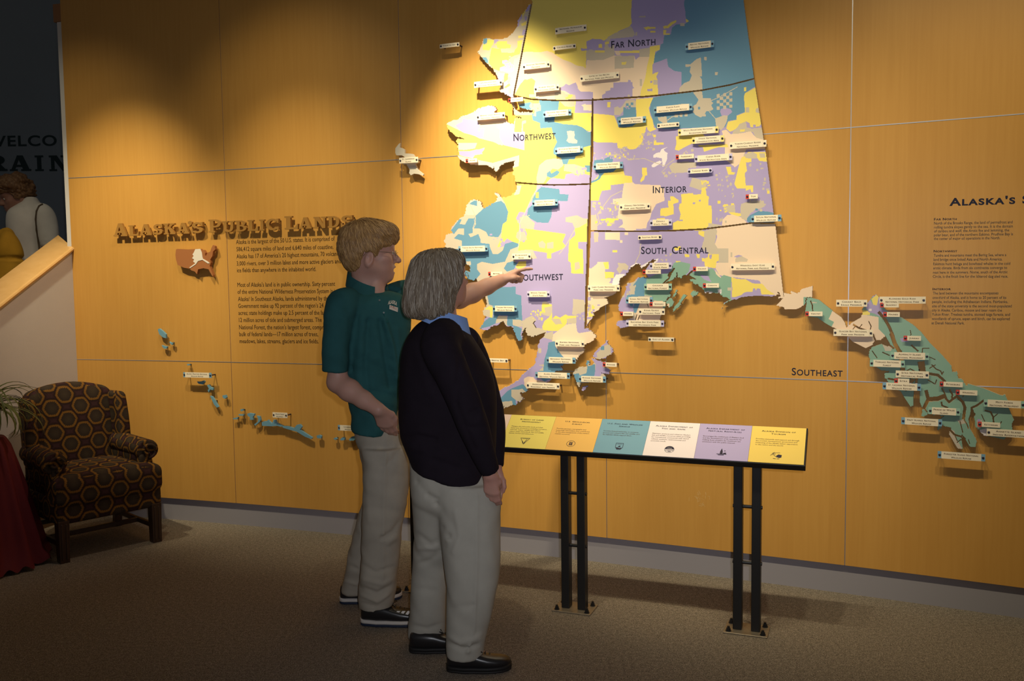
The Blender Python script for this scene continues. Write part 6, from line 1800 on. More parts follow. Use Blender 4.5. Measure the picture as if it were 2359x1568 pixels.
def shoe(parent, heel, axis, L, Wd, upper_m, mid_m, out_m, hgt=0.075, sole=0.030, name='shoe', laces=None):
    a = np.asarray(axis, float); a /= np.linalg.norm(a); s_ = np.array([-a[1], a[0], 0]); z = np.array([0, 0, 1.0])
    prof = [(0.0, .22, .55), (.012, .42, .78), (.035, .60, .93), (.07, .72, 1.0), (.13, .80, 1.02), (.25, .84, 1.05), (.38, .82, .98), (.5, .90, .80), (.62, .98, .66), (.75, 1.0, .55), (.86, .92, .50), (.94, .70, .42), (.985, .40, .30), (1.0, .15, .2)]
    def ringat(t_, w, z0, z1, pw=2.6):
        out = []
        for k in range(24):
            th = 2 * PI * k / 24; cs, sn = math.cos(th), math.sin(th)
            y = math.copysign(abs(cs) ** (2 / pw), cs) * w; zz = math.copysign(abs(sn) ** (2 / pw), sn)
            bend = -0.012 * math.sin(PI * t_) if t_ > .2 else 0
            out.append(heel + a * L * t_ + s_ * (y + bend) + z * (z0 + (z1 - z0) * (zz + 1) / 2))
        return out
    up = MB().rings([ringat(t_, Wd / 2 * w * .93, sole * .55, sole + (hgt) * h_) for t_, w, h_ in prof])
    u_ = up.out(name, upper_m, parent, smooth=True)
    md = MB().rings([ringat(-.012 + 1.025 * t_, Wd / 2 * w * 1.05, sole * .40, sole * 1.12, 4) for t_, w, h_ in prof])
    md.out('midsole', mid_m, u_, smooth=True)
    ot = MB().rings([ringat(-.01 + 1.02 * t_, Wd / 2 * w * 1.04, 0.001, sole * .55, 5) for t_, w, h_ in prof])
    ot.out('outsole', out_m, u_, smooth=True)
    if laces:
        b = MB()
        for i in range(4):
            c = heel + a * L * (.46 + .07 * i) + z * (sole + hgt * (.90 - .10 * i))
            b.tube([c - s_ * .022 + z * -.006, c + z * .003, c + s_ * .022 + z * -.006], .0028, 6)
        c = heel + a * L * .47 + z * (sole + hgt * .92)
        for q in (-1, 1):
            b.tube([c, c + s_ * q * .02 + z * .012 + a * .01, c + s_ * q * .035 + z * .002 + a * .02, c + s_ * q * .012 + z * .002], .0025, 6)
        b.out('laces', laces, u_)
    return u_

def strands(hair_o, V, Q, crown, n, length, seed, cols, rad=.0011, lift=.0015, fdir=None, grav=1.0, keep=None):
    """fine locks laid over the hair surface, running from the crown outwards and down"""
    bvh = BVHTree.FromPolygons([tuple(q) for q in V], [tuple(dict.fromkeys(q)) for q in Q.tolist()])
    r = random.Random(seed); vs_ = []; fs = []; mi = []
    N = normals(V, Q); nV = len(V)
    for _ in range(n):
        i = r.randrange(nV); p0 = V[i].copy(); nn = N[i]
        if keep is not None and not keep(p0): continue
        away = p0 - crown; away[2] *= .6; away /= np.linalg.norm(away) + 1e-9
        wob = np.array([r.gauss(0, .16), r.gauss(0, .16), r.gauss(0, .10)])
        base = away * .8 + np.array([0, 0, -grav]) + wob + (fdir if fdir is not None else 0)
        P_ = []; L_ = r.uniform(*length); k = 6; p_ = p0 + nn * lift * r.uniform(.2, 1.3); rr_ = rad * r.uniform(.6, 1.3)
        for j in range(k + 1):
            loc, nor, _, _ = bvh.find_nearest(Vector(p_))
            if loc is None: break
            nr = np.array(nor); lf = lift * (.3 + 1.2 * math.sin(PI * j / k)) * r.uniform(.7, 1.1)
            p_ = np.array(loc) + nr * lf
            P_.append((p_, nr)); d = base - nr * (base @ nr); d /= np.linalg.norm(d) + 1e-9
            p_ = p_ + d * L_ / k
        if len(P_) < 4: continue
        b0 = len(vs_); m_ = r.choice(range(len(cols)))
        for j, (q, nr) in enumerate(P_):
            tdir = P_[min(j + 1, len(P_) - 1)][0] - P_[max(j - 1, 0)][0]; tdir /= np.linalg.norm(tdir) + 1e-9
            sd = np.cross(tdir, nr); w = rr_ * (1.0 if 0 < j < len(P_) - 1 else .25)
            vs_ += [q - sd * w, q + nr * w * .9, q + sd * w]
        for j in range(len(P_) - 1):
            a = b0 + 3 * j; fs += [(a, a + 1, a + 4, a + 3), (a + 1, a + 2, a + 5, a + 4)]; mi += [m_, m_]
    o = mesh_obj('hair_strands', np.array(vs_), fs, cols, hair_o, smooth=True, midx=mi); o['kind'] = 'stuff'
    return o
# ------------------------------------------------------------------ young man pointing at the map
SK_M = skin_mat('skin_fair', (0.42, 0.26, 0.20), (0.46, 0.23, 0.18))
M_POLO = cloth_mat('teal_polo', (0.021, 0.085, 0.090), amp=.25)
M_KHAKI = cloth_mat('khaki_cotton', (0.335, 0.30, 0.245))
M_HAIRM = hair_mat('sandy_hair', (0.16, 0.085, 0.03), (0.30, 0.165, 0.06), (0.44, 0.26, 0.11), (150, 150, 18))
man = thing('person', 'young man in a teal polo and khaki trousers pointing at the map', 'person', (-0.62, 4.08, 0))
fh = np.array([0.98, 0.17, -0.03]); HS = 1.03
HC_ = at(855, 583, 4.04)
N0 = at(846, 668, 4.06)
ft = np.array([.65, -.76, 0]); lt = np.array([.76, .65, 0])
SR, ER, WR = at(789, 706, 3.94), at(777, 880, 3.905), at(872, 943, 3.815)
SL = N0 + lt * .175 + np.array([0, 0, -.045])
EL, WL = at(1058, 688, 4.37), at(1156, 645, 4.51)
F = Field((-1.02, 3.60, 0.0), (0.22, 4.75, 1.86), 0.0055)
p, ax = head(F, HC_, fh, np.array([0.02, 0, 1.0]), HS, mouth=0.010, nose=1.04)
F.cone(p(-.025, 0, -.05), N0 + np.array([0, 0, .01]) - fh * .01, .058, .062, .03)
F.cone(p(.02, 0, -.085), N0 + ft * .072 + np.array([.006, 0, -.050]), .036, .034, .03)
F.chain([N0, at(850, 760, 4.06), at(858, 900, 4.05), at(868, 1010, 4.03)], [.06, .08, .08, .075], .03)
F.chain([N0 + np.array([0, 0, -.04]), SR, at(780, 790, 3.905), ER], [.04, .042, .043, .042], .02)
fa = WR - ER
F.chain([ER, ER + fa * .3, ER + fa * .65, WR], [.043, .046, .036, .030], .02)
F.chain([N0 + np.array([0, 0, -.04]), SL, EL], [.04, .045, .044], .02)
fa = WL - EL
F.chain([EL, EL + fa * .3, EL + fa * .65, WL], [.045, .046, .037, .031], .02)
hl = at(1199, 619, 4.58) - WL
hand(F, WL, hl, np.array([-.25, .1, 1.0]), np.array([0.15, -1, 0.0]), [(13, 9, 5), (58, 88, 55), (66, 92, 55), (70, 92, 50)], L=1.0,
     thumb=((.016, .024, -.008), (.046, .036, -.020), (.074, .024, -.030), (.098, .008, -.036)), k=.006)
hr = at(899, 1000, 3.885) - WR
hand(F, WR, hr, np.array([-.2, -1, .1]), np.array([1, 0, 0]), [(14, 14, 8)] * 4, L=1.0, k=.006)
for hipx, kn, an in (((866, 1010, 4.02), (880, 1200, 3.99), (868, 1385, 4.02)), ((886, 1010, 4.12), (858, 1195, 4.2), (815, 1345, 4.27))):
    F.chain([at(*hipx), at(*kn), at(*an)], [.055, .045, .036], .02)
for an, t_ in (((868, 1395, 4.02), (.13, -.0, -.03)), ((815, 1352, 4.27), (.13, 0.02, -.03))):
    F.cone(at(*an) + np.array([0, 0, -.012]), at(*an) + np.array(t_) * .6 + np.array([0, 0, -.02]), .03, .018, .02)
V, Q = F.skin(); V = relax(V, Q, 1, .4)
body = put('body', V, Q, SK_M, man)
bodyVQ = (V, Q)
eyes(p, ax, HS, body, (1, -.15, 0))
specs(p, ax, HS, man, ears=.080)
# lips, brows
b = MB(); b.tube([p(.0955, -.020, -.0575), p(.1005, -.008, -.0555), p(.1015, 0, -.0565), p(.1005, .008, -.0555), p(.0955, .020, -.0575)], [.001, .0042, .0042, .0042, .001], 8)
b.tube([p(.092, -.017, -.0812), p(.0965, 0, -.0822), p(.092, .017, -.0812)], [.001, .0052, .001], 8)
b.out('lips', M_LIP, body, smooth=True)
b = MB()
for sg in (-1, 1): b.tube([p(.092, sg * .014, .0225), p(.0925, sg * .03, .0275), p(.078, sg * .050, .022)], [.003, .004, .0015], 8)
b.out('eyebrows', M_HAIRM, body, smooth=True)
# hair
def hair_field(p, ax, s, ells, line_, h=0.0045, cutx=None):
    c = p(0, 0, .03)
    H = Field(c - .21, c + .21, h)
    for e, r, k in ells: H.ell(p(*e), np.array(r) * s, ax, k)
    sl, P = H.sub(c - .21, c + .21)
    q = (P - p(0, 0, 0)) @ ax.T / s
    cm = np.interp(q[..., 0], [v_[0] for v_ in line_], [v_[1] for v_ in line_])
    H.F = np.maximum(H.F, ((cm - q[..., 2]) * s * .8).astype(np.float32))
    return H
H = hair_field(p, ax, HS, [((-.018, 0, .048), (.122, .096, .098), .02), ((.045, -.01, .098), (.062, .072, .036), .03), ((.075, 0, .082), (.036, .068, .036), .025), ((-.055, 0, .0), (.078, .082, .085), .03)],
               [(-.15, -.075), (-.06, -.075), (-.046, -.05), (-.036, .004), (.004, .010), (.010, -.018), (.026, -.016), (.034, .018), (.066, .034), (.12, .042)])
V, Q = H.skin(); V = relax(V, Q, 2)
N = normals(V, Q)
q = (V - p(-.02, 0, .12)) @ ax.T
az = np.arctan2(q[:, 1], q[:, 0]); rad_ = np.linalg.norm(q[:, :2], axis=1)
st = np.sin(az * 21 + 1.5 * np.sin(q[:, 2] * 60) + 2.2 * np.sin(az * 5)) + .6 * np.sin(az * 43 + q[:, 2] * 90)
V = V + N * (0.0011 * st * np.clip(rad_ / .06, 0, 1) + .0028 * waves(V, 5, (70, 70, 45)))[:, None]
hm = put('hair', V, Q, M_HAIRM, man)
HCOL = [mat('sandy_lock_' + str(i), c, .45, .4) for i, c in enumerate([(.20, .105, .038), (.34, .19, .07), (.48, .29, .12), (.28, .155, .058)])]
strands(hm, V, Q, p(-.045, 0, .14), 4200, (.03, .065), 3, HCOL, .0010, .0022, ax[0] * .35, .75)

# polo shirt
rows = [(668, 812, 886, 4.065, .065), (674, 802, 908, 4.06, .085), (686, 783, 934, 4.06, .115), (706, 772, 944, 4.06, .135), (740, 768, 946, 4.06, .145), (790, 770, 943, 4.05, .148), (840, 782, 938, 4.05, .142), (890, 797, 929, 4.05, .135), (930, 807, 920, 4.04, .132), (960, 811, 913, 4.03, .130), (982, 811, 903, 4.02, .128), (997, 813, 893, 4.01, .122)]
torso = loft([srow(*r, tilt=-.10 * max(0, (r[0] - 900) / 90)) for r in rows], open_end=.03)
slv = tubeq([at(812, 690, 3.99), at(788, 704, 3.93), at(777, 770, 3.90), at(773, 830, 3.895), at(771.5, 858, 3.893)], [.06, .072, .066, .060, .0565], .03)
slv2 = tubeq([at(905, 690, 4.12), SL + np.array([0, 0, .004]), SL * .55 + EL * .45, SL * .35 + EL * .65], [.065, .078, .078, .074], .03)
V, Q = fuse([torso, slv, slv2], .0068, 7)
N = normals(V, Q)
V = V + N * (0.006 * waves(V, 3, (24, 24, 10)) + .0016 * waves(V, 9, (60, 60, 30)))[:, None]
N = normals(V, Q)
V = crease(V, N, [([(885, 735), (905, 800), (915, 870)], 3.9, .011, .012), ([(876, 740), (888, 820), (900, 890)], 3.9, .013, -.012), ([(809, 735), (807, 800), (809, 850)], 3.85, .012, -.007),
                  ([(915, 760), (922, 840)], 3.9, .012, .006), ([(836, 730), (826, 850), (830, 940)], 3.88, .018, .010), ([(848, 740), (843, 850), (850, 930)], 3.88, .014, -.009), ([(815, 880), (860, 915), (905, 930)], 3.88, .010, .006), ([(850, 900), (885, 905), (915, 915)], 3.88, .009, -.006),
                  ([(800, 715), (830, 740), (850, 790)], 3.9, .012, -.004)])
shirtVQ = (V, Q)
shirt = put('polo_shirt', V, Q, M_POLO, man)
# collar folded over, open at the throat
def collar(parent, c, f, m, rl, rf, zb, zf, fall, gap, nm='collar', n=40, th=.0035):
    f = f / np.linalg.norm(f); l = np.array([-f[1], f[0], 0]); rings = []
    for i in range(n + 1):
        a = math.radians(gap) + (2 * PI - 2 * math.radians(gap)) * i / n
        w = (1 - math.cos(a)) / 2      # 0 at the throat, 1 at the nape
        z = zf + (zb - zf) * w
        def P_(r, dz): return c + f * math.cos(a) * (rf + r) + l * math.sin(a) * (rl + r) + np.array([0, 0, z + dz])
        fl = fall * (1 + .5 * (1 - w))
        rings.append([P_(0, -.02), P_(.002, .012), P_(.007, .016), P_(.016 + .008 * (1 - w), -fl), P_(.016 + .008 * (1 - w) - th, -fl), P_(.008, .004), P_(th, -.02)])
    return MB().rings(rings).out(nm, m, parent, smooth=False)
collar(shirt, at(847, 652, 4.065), ft + np.array([.25, .1, 0]), M_POLO, .078, .082, .050, -.036, .040, 25)
M_BTN = mat('shirt_button', (0.12, 0.15, 0.15), 0.3, 0.5)
decal('placket', *shirtVQ, [[(868, 683), (874, 682), (896, 742), (890, 744)]], mat('polo_placket', (0.014, 0.08, 0.085), .9, .15), shirt, .002)
decal('button', *shirtVQ, [[(874 + 2.2 * math.cos(a), 692 + 2.2 * math.sin(a)) for a in np.linspace(0, 2 * PI, 9)[:-1]], [(884 + 2.2 * math.cos(a), 720 + 2.2 * math.sin(a)) for a in np.linspace(0, 2 * PI, 9)[:-1]]], M_BTN, shirt, .0035)
M_LOGO = mat('pale_embroidery', (0.62, 0.55, 0.47), .8, .2)
lg = []
v2, f2 = text2d('ALASKA', False, .03, 1.05, 1)
def lpx(u, v_): return (893.5 + u * 20 + v_ * 1.5, 702 - v_ * 10 + u * 2.5 - 3.5 * math.sin(u * PI))
w2 = v2[:, 0].max()
lg = [[lpx(v2[i, 0] / w2, v2[i, 1] / .9) for i in q_] for q_ in f2]
lg += [[lpx(.20, -.2), lpx(1.16, -.2), lpx(1.2, -1.15), lpx(.24, -1.15)]]
decal('logo', *shirtVQ, lg, M_LOGO, shirt, .002)
v2, f2 = text2d('PUBLIC', False, .02, 1.05, 1); w2 = v2[:, 0].max()
decal('logo', *shirtVQ, [[lpx(.30 + .8 * v2[i, 0] / w2, -1.0 + .7 * v2[i, 1]) for i in q_] for q_ in f2], mat('logo_red', (0.30, 0.10, 0.08), .8, .2), shirt, .005)

# trousers
hips = loft([srow(*r) for r in [(935, 822, 917, 4.04, .115), (960, 818, 919, 4.04, .120), (1000, 818, 930, 4.05, .126), (1040, 829, 940, 4.06, .130), (1075, 833, 943, 4.07, .125), (1105, 837, 941, 4.08, .10)]])
legR = loft([srow(*r) for r in [(1030, 832, 932, 3.99, .095), (1090, 835, 941, 3.99, .098), (1150, 833, 938, 3.985, .092), (1205, 830, 928, 3.98, .086), (1250, 832, 925, 3.985, .082), (1300, 829, 919, 3.99, .080), (1350, 827, 914, 3.995, .080), (1382, 828, 909, 4.0, .082)]], open_end=.03)
legR2 = loft([srow(*r, tilt=.10) for r in [(1350, 828, 914, 3.995, .078), (1380, 827, 909, 4.0, .082), (1396, 829, 906, 4.0, .083)]], open_end=.03)
legL = loft([srow(*r) for r in [(1030, 850, 936, 4.14, .09), (1100, 848, 932, 4.16, .09), (1150, 838, 915, 4.18, .086), (1205, 822, 898, 4.20, .08), (1260, 808, 880, 4.23, .076), (1310, 799, 864, 4.25, .074), (1345, 790, 850, 4.27, .074), (1360, 788, 846, 4.27, .074)]], open_end=.03)
V, Q = fuse([hips, legR, legR2, legL], .0068, 6)
N = normals(V, Q)
V = V + N * (.0045 * waves(V, 13, (22, 22, 11)) + .0022 * waves(V, 14, (45, 45, 40)))[:, None]
N = normals(V, Q)
V = crease(V, N, [([(890, 1010), (884, 1150), (882, 1340)], 3.9, .007, .005), ([(930, 1190), (905, 1225), (880, 1240)], 3.9, .012, -.009), ([(925, 1230), (895, 1250)], 3.9, .012, .007), ([(835, 1300), (865, 1318), (905, 1305)], 3.92, .009, -.005),
                  ([(832, 1352), (868, 1366), (912, 1345)], 3.92, .009, -.010), ([(832, 1370), (870, 1385), (905, 1362)], 3.92, .008, .009), ([(838, 1335), (880, 1345), (912, 1330)], 3.92, .010, .006), ([(832, 1388), (862, 1396)], 3.92, .006, -.006),
                  ([(925, 1020), (905, 1060), (885, 1075)], 3.92, .012, -.005), ([(842, 1110), (850, 1200)], 3.9, .014, .004), ([(800, 1300), (822, 1310)], 4.2, .01, -.006), ([(795, 1338), (820, 1345)], 4.2, .008, .007)])
put('trousers', V, Q, M_KHAKI, man)
M_SHOEB = mat('black_shoe_leather', (0.012, 0.011, 0.012), 0.32, 0.5)
M_SHOEW = mat('white_midsole', (0.52, 0.48, 0.44), 0.6, 0.3)
M_SHOEN = mat('navy_outsole', (0.012, 0.02, 0.045), 0.6, 0.3)
hr_ = ground(833, 1436); tr_ = ground(975, 1434)
sR = shoe(man, hr_, tr_ - hr_, .292, .100, M_SHOEB, M_SHOEW, M_SHOEN, .066, .027, 'sneaker', M_SHOEB)
a = (tr_ - hr_) / np.linalg.norm(tr_ - hr_); s_ = np.array([-a[1], a[0], 0])
b = MB()
for k in (0.50, 0.58, .66):
    q0 = hr_ + a * .292 * k - s_ * .0500; 
    b.add([q0 + np.array([0, 0, .046]) - s_ * .001, q0 + a * .014 + np.array([0, 0, .046]) - s_ * .001, q0 + a * .034 + np.array([0, 0, .072]) + s_ * .006, q0 + a * .020 + np.array([0, 0, .072]) + s_ * .006], [(0, 1, 2, 3)])
b.out('side_stripes', mat('white_stripe', (0.66, 0.62, 0.58), .6, .3), sR, fixn=False)
hl_ = ground(784, 1388); tl_ = ground(924, 1374)
shoe(man, hl_, tl_ - hl_, .292, .100, M_SHOEB, M_SHOEW, M_SHOEN, .066, .027, 'sneaker', M_SHOEB)

# ------------------------------------------------------------------ woman with grey bob looking at the map
SK_W = skin_mat('skin_rosy', (0.45, 0.26, 0.20), (0.50, 0.235, 0.19))
M_KNIT = cloth_mat('black_plum_knit', (0.0125, 0.0085, 0.0135), 500, .3)
M_BLUESH = cloth_mat('light_blue_shirt', (0.22, 0.36, 0.72))
M_STONE = cloth_mat('stone_twill', (0.375, 0.355, 0.305))
M_HAIRW = hair_mat('greying_hair', (0.085, 0.062, 0.042), (0.17, 0.132, 0.095), (0.30, 0.26, 0.21), (150, 150, 12))
wom = thing('person', 'woman with a grey bob in a black sweater and stone trousers facing the map', 'person', (-0.25, 3.62, 0))
fw_ = np.array([.86, .50, .09]); WS = .88
WC = at(1021, 641, 3.62)
WN = at(1018, 742, 3.62)
F = Field((-0.62, 3.2, 0.0), (0.12, 4.05, 1.72), 0.0055)
p, ax = head(F, WC, fw_, np.array([0, 0, 1.0]), WS, nose=.98, jaw=1.05)
F.cone(p(-.02, 0, -.06), WN, .054, .058, .03)
F.chain([WN, at(1025, 850, 3.63), at(1035, 1000, 3.63), at(1045, 1110, 3.63)], [.055, .08, .09, .08], .03)
wSR, wER, wWR = at(1008, 800, 3.44), at(1082, 965, 3.40), at(1128, 1092, 3.43)
F.chain([WN, wSR, wER, wWR], [.04, .035, .035, .027], .02)
wd_ = at(1136, 1160, 3.455) - wWR
hand(F, wWR, wd_, np.array([-.25, -1, 0.05]), np.array([1, -.1, 0]), [(14, 22, 14), (16, 24, 16), (18, 26, 18), (20, 28, 20)], L=.86, thumb=((.016, .022, -.006), (.045, .034, -.018), (.070, .030, -.030), (.092, .024, -.036)), k=.006)
wSL, wEL, wWL = at(1082, 800, 3.86), at(1135, 965, 3.80), at(1143, 1085, 3.72)
F.chain([WN, wSL, wEL, wWL], [.04, .035, .035, .025], .02)
hand(F, wWL, at(1143, 1160, 3.70) - wWL, np.array([.2, 1, 0.05]), np.array([1, 0.3, 0]), [(20, 25, 20)] * 4, L=.80, k=.006)
for hp, kn, an in (((1080, 1120, 3.55), (1088, 1300, 3.54), (1070, 1485, 3.535)), ((1010, 1120, 3.70), (990, 1300, 3.72), (984, 1455, 3.73))):
    F.chain([at(*hp), at(*kn), at(*an)], [.06, .05, .038], .02)
F.cone(at(1070, 1500, 3.535), at(1130, 1525, 3.53), .035, .03, .02); F.cone(at(984, 1468, 3.73), at(1010, 1480, 3.74), .035, .03, .02)
V, Q = F.skin(); V = relax(V, Q, 1, .4)
wbody = put('body', V, Q, SK_W, wom)
eyes(p, ax, WS, wbody)
specs(p, ax, WS, wom, .023, .019)
b = MB(); b.tube([p(.0955, -.018, -.0575), p(.1005, 0, -.0558), p(.0955, .018, -.0575)], [.001, .0042, .001], 8); b.tube([p(.0925, -.015, -.0715), p(.097, 0, -.0718), p(.0925, .015, -.0715)], [.001, .0048, .001], 8)
b.out('lips', M_LIP, wbody, smooth=True)
b = MB()
for sg in (-1, 1): b.tube([p(.092, sg * .014, .0215), p(.0925, sg * .03, .026), p(.078, sg * .050, .021)], [.002, .003, .001], 8)
b.out('eyebrows', M_HAIRW, wbody, smooth=True)
# bob haircut: fringe and cheek side kept clear of the face
rows = [(573, 1002, 1042, 3.62, .035), (580, 974, 1058, 3.62, .078), (596, 954, 1068, 3.62, .102), (620, 944, 1069, 3.62, .112), (648, 937, 1065, 3.615, .118), (675, 933, 1051, 3.612, .120), (700, 930, 1046, 3.612, .119), (715, 932, 1044, 3.612, .112), (726, 940, 1036, 3.61, .10), (731, 952, 1018, 3.61, .08)]
V, Q = fuse([loft([srow(*r) for r in rows], n=48)], .005, 3)
q = (V - p(0, 0, 0)) @ ax.T / WS
N = normals(V, Q)
face_ = np.clip((q[:, 0] - .048) / .03, 0, 1) * np.clip((.055 - q[:, 2]) / .03, 0, 1)
V = V - np.outer(face_ * .075, ax[0]) * WS
N = normals(V, Q)
q = (V - p(-.01, 0, .1)) @ ax.T
az = np.arctan2(q[:, 1], q[:, 0]); rad_ = np.linalg.norm(q[:, :2], axis=1)
st = np.sin(az * 17 + 1.2 * np.sin(q[:, 2] * 30) + 2 * np.sin(az * 4)) + .7 * np.sin(az * 37 + 3 * np.sin(q[:, 2] * 22)) + .4 * np.sin(az * 61)
V = V + N * (.0030 * st * np.clip(rad_ / .07, 0, 1) + .0015 * waves(V, 21, (60, 60, 12)))[:, None]
hw = put('hair', V, Q, M_HAIRW, wom)
WCOL = [mat('grey_lock_' + str(i), c, .45, .4) for i, c in enumerate([(.12, .085, .056), (.19, .145, .10), (.26, .21, .155), (.16, .12, .08), (.36, .32, .26)])]
strands(hw, V, Q, p(-.03, 0, .14), 4600, (.05, .11), 4, WCOL, .0010, .0020, None, 1.2)
# blue shirt collar
collar(wom, at(1022, 736, 3.62), fw_ * np.array([1, 1, 0]) + np.array([.1, -.35, 0]), M_BLUESH, .080, .088, .050, -.012, .044, 16, 'shirt_collar')
rows = [(730, 985, 1052, 3.62, .055), (740, 968, 1064, 3.62, .075), (754, 952, 1075, 3.62, .105), (775, 938, 1089, 3.625, .15), (805, 927, 1108, 3.63, .175), (845, 921, 1130, 3.63, .185), (885, 918, 1143, 3.63, .185), (925, 916, 1147, 3.63, .182), (965, 917, 1146, 3.63, .180), (1000, 921, 1145, 3.63, .180), (1035, 930, 1143, 3.63, .180), (1062, 938, 1139, 3.63, .178), (1084, 946, 1132, 3.625, .175), (1098, 950, 1126, 3.62, .172)]
tors = loft([srow(*r, tilt=-.30 * max(0, (r[0] - 1000) / 98)) for r in rows], open_end=.03, n=48)
slr = tubeq([at(1030, 770, 3.54), at(1016, 800, 3.455), at(1052, 880, 3.41), at(1086, 968, 3.395), at(1112, 1040, 3.41), at(1132, 1088, 3.425)], [.075, .078, .068, .060, .048, .0365], .03)
sll = tubeq([at(1070, 780, 3.78), wSL, at(1112, 880, 3.84), wEL, at(1140, 1030, 3.76), at(1143, 1076, 3.73)], [.06, .065, .06, .055, .045, .034], .03)
V, Q = fuse([tors, slr, sll], .0068, 6)
N = normals(V, Q)
V = V + N * (.004 * waves(V, 31, (18, 18, 10)) + .0015 * waves(V, 32, (50, 50, 30)))[:, None]
N = normals(V, Q)
V = crease(V, N, [([(1060, 830), (1050, 930), (1090, 1030)], 3.42, .012, -.010), ([(920, 1012), (960, 1004), (1000, 1012)], 3.5, .012, -.012), ([(925, 1030), (970, 1035)], 3.5, .012, .007), ([(1085, 950), (1110, 940)], 3.36, .010, -.006), ([(1080, 985), (1112, 985)], 3.36, .010, -.006), ([(1100, 880), (1110, 960)], 3.4, .012, .008), ([(960, 800), (990, 900)], 3.48, .02, .005), ([(1000, 1060), (1060, 1080)], 3.45, .012, -.006)])
put('sweater', V, Q, M_KNIT, wom)
hips = loft([srow(*r) for r in [(1050, 945, 1138, 3.63, .165), (1085, 945, 1145, 3.63, .17), (1120, 947, 1150, 3.63, .17), (1150, 953, 1151, 3.625, .158), (1175, 975, 1150, 3.62, .13)]])
legR = loft([srow(*r) for r in [(1110, 985, 1150, 3.56, .115), (1150, 1000, 1152, 3.55, .115), (1205, 1008, 1152.5, 3.545, .112), (1255, 1014, 1151, 3.54, .108), (1305, 1020, 1149, 3.535, .104), (1355, 1023, 1142, 3.53, .10), (1405, 1025, 1133, 3.53, .096), (1450, 1025, 1122, 3.53, .092), (1486, 1024, 1115, 3.53, .09), (1506, 1025, 1112, 3.53, .09)]], open_end=.03)
legL = loft([srow(*r) for r in [(1110, 948, 1085, 3.64, .15), (1155, 951, 1080, 3.65, .148), (1205, 956, 1066, 3.675, .132), (1255, 954, 1047, 3.70, .115), (1305, 950, 1036, 3.725, .097), (1355, 947, 1031, 3.73, .094), (1405, 945, 1029, 3.735, .092), (1445, 942.5, 1028, 3.745, .082), (1464, 942, 1026, 3.75, .078)]], open_end=.03)
V, Q = fuse([hips, legR, legL], .0068, 6)
N = normals(V, Q)
V = V + N * (.0045 * waves(V, 41, (18, 18, 8)) + .0020 * waves(V, 42, (40, 40, 35)))[:, None]
N = normals(V, Q)
V = crease(V, N, [([(1099, 1140), (1098, 1300), (1092, 1450), (1085, 1490)], 3.43, .006, .005), ([(960, 1110), (985, 1140), (1005, 1150)], 3.6, .010, -.008), ([(1005, 1160), (1018, 1215), (1042, 1245)], 3.55, .010, -.010), ([(960, 1230), (990, 1252), (1030, 1235)], 3.62, .012, -.009), ([(962, 1262), (1000, 1262), (1030, 1245)], 3.62, .010, .007), ([(955, 1300), (990, 1290), (1022, 1262)], 3.62, .010, -.006), ([(1050, 1180), (1060, 1235), (1045, 1270)], 3.44, .012, .006), ([(1028, 1462), (1060, 1480), (1105, 1470)], 3.43, .010, .008), ([(1030, 1480), (1070, 1495), (1100, 1486)], 3.43, .008, -.010), ([(1078, 1500), (1084, 1475), (1108, 1462)], 3.43, .008, .010), ([(948, 1440), (985, 1448), (1022, 1435)], 3.64, .010, -.006), ([(1040, 1400), (1090, 1395)], 3.43, .014, -.004), ([(950, 1355), (1000, 1360)], 3.64, .014, -.004)])
put('trousers', V, Q, M_STONE, wom)
M_SOLE = mat('black_rubber_sole', (0.012, 0.011, 0.011), 0.6, 0.3)
h1 = ground(1030, 1543); t1 = ground(1168, 1538)
shoe(wom, h1, t1 - h1, .252, .092, M_SHOEB, M_SOLE, M_SOLE, .060, .024, 'leather_shoe', M_SHOEB)
h1 = ground(944, 1500); t1 = ground(1080, 1490)
shoe(wom, h1, t1 - h1, .252, .092, M_SHOEB, M_SOLE, M_SOLE, .060, .024, 'leather_shoe', M_SHOEB)

# ------------------------------------------------------------------ woman in white on the stair landing
M_WHITEK = cloth_mat('cream_white_knit', (0.66, 0.62, 0.56), 400)
M_CURL = hair_mat('curly_auburn_hair', (0.10, 0.045, 0.018), (0.19, 0.095, 0.04), (0.28, 0.16, 0.075), (60, 60, 60))
SK_B = skin_mat('skin_tan', (0.33, 0.185, 0.13), (0.36, 0.165, 0.12))
YB = 6.50
bw = thing('person', 'woman with curly auburn hair in a white turtleneck on the stairs looking down', 'person', (*at(70, 600, YB)[:2], LAND))
fb = np.array([-.62, -.70, -.38]); BS = .95
BC = at(33, 450, YB)
F = Field(at(-45, 470, YB - .1) * np.array([1, 0, 0]) + np.array([-.12, YB - .42, LAND]), at(150, 470, YB) * np.array([1, 0, 0]) + np.array([.12, YB + .36, 2.42]), .0075)
p, ax = head(F, BC, fb, np.array([-.12, -.25, 1.0]), BS)
BN = at(66, 478, YB + .03)
F.cone(p(-.03, 0, -.05), BN, .055, .06, .03)
bp = [BN, at(74, 540, YB + .02), at(76, 640, YB + .02), at(78, 700, YB + .02)]
F.chain(bp, [.06, .10, .10, .10], .04)
bSL, bEL, bWL = at(106, 498, YB - .03), at(112, 590, YB - .06), at(60, 620, YB - .22)
F.chain([BN, bSL, bEL, bWL], [.05, .045, .04, .028], .03)
bSR, bER, bWR = at(40, 500, YB - .02), at(34, 580, YB - .10), at(14, 575, YB - .28)
F.chain([BN, bSR, bER, bWR], [.05, .045, .038, .028], .03)
hand(F, bWR, np.array([-.6, -.4, -.35]), np.array([.3, -.8, .5]), np.array([.3, -.2, 1]), [(25, 35, 25)] * 4, L=.9, k=.008)
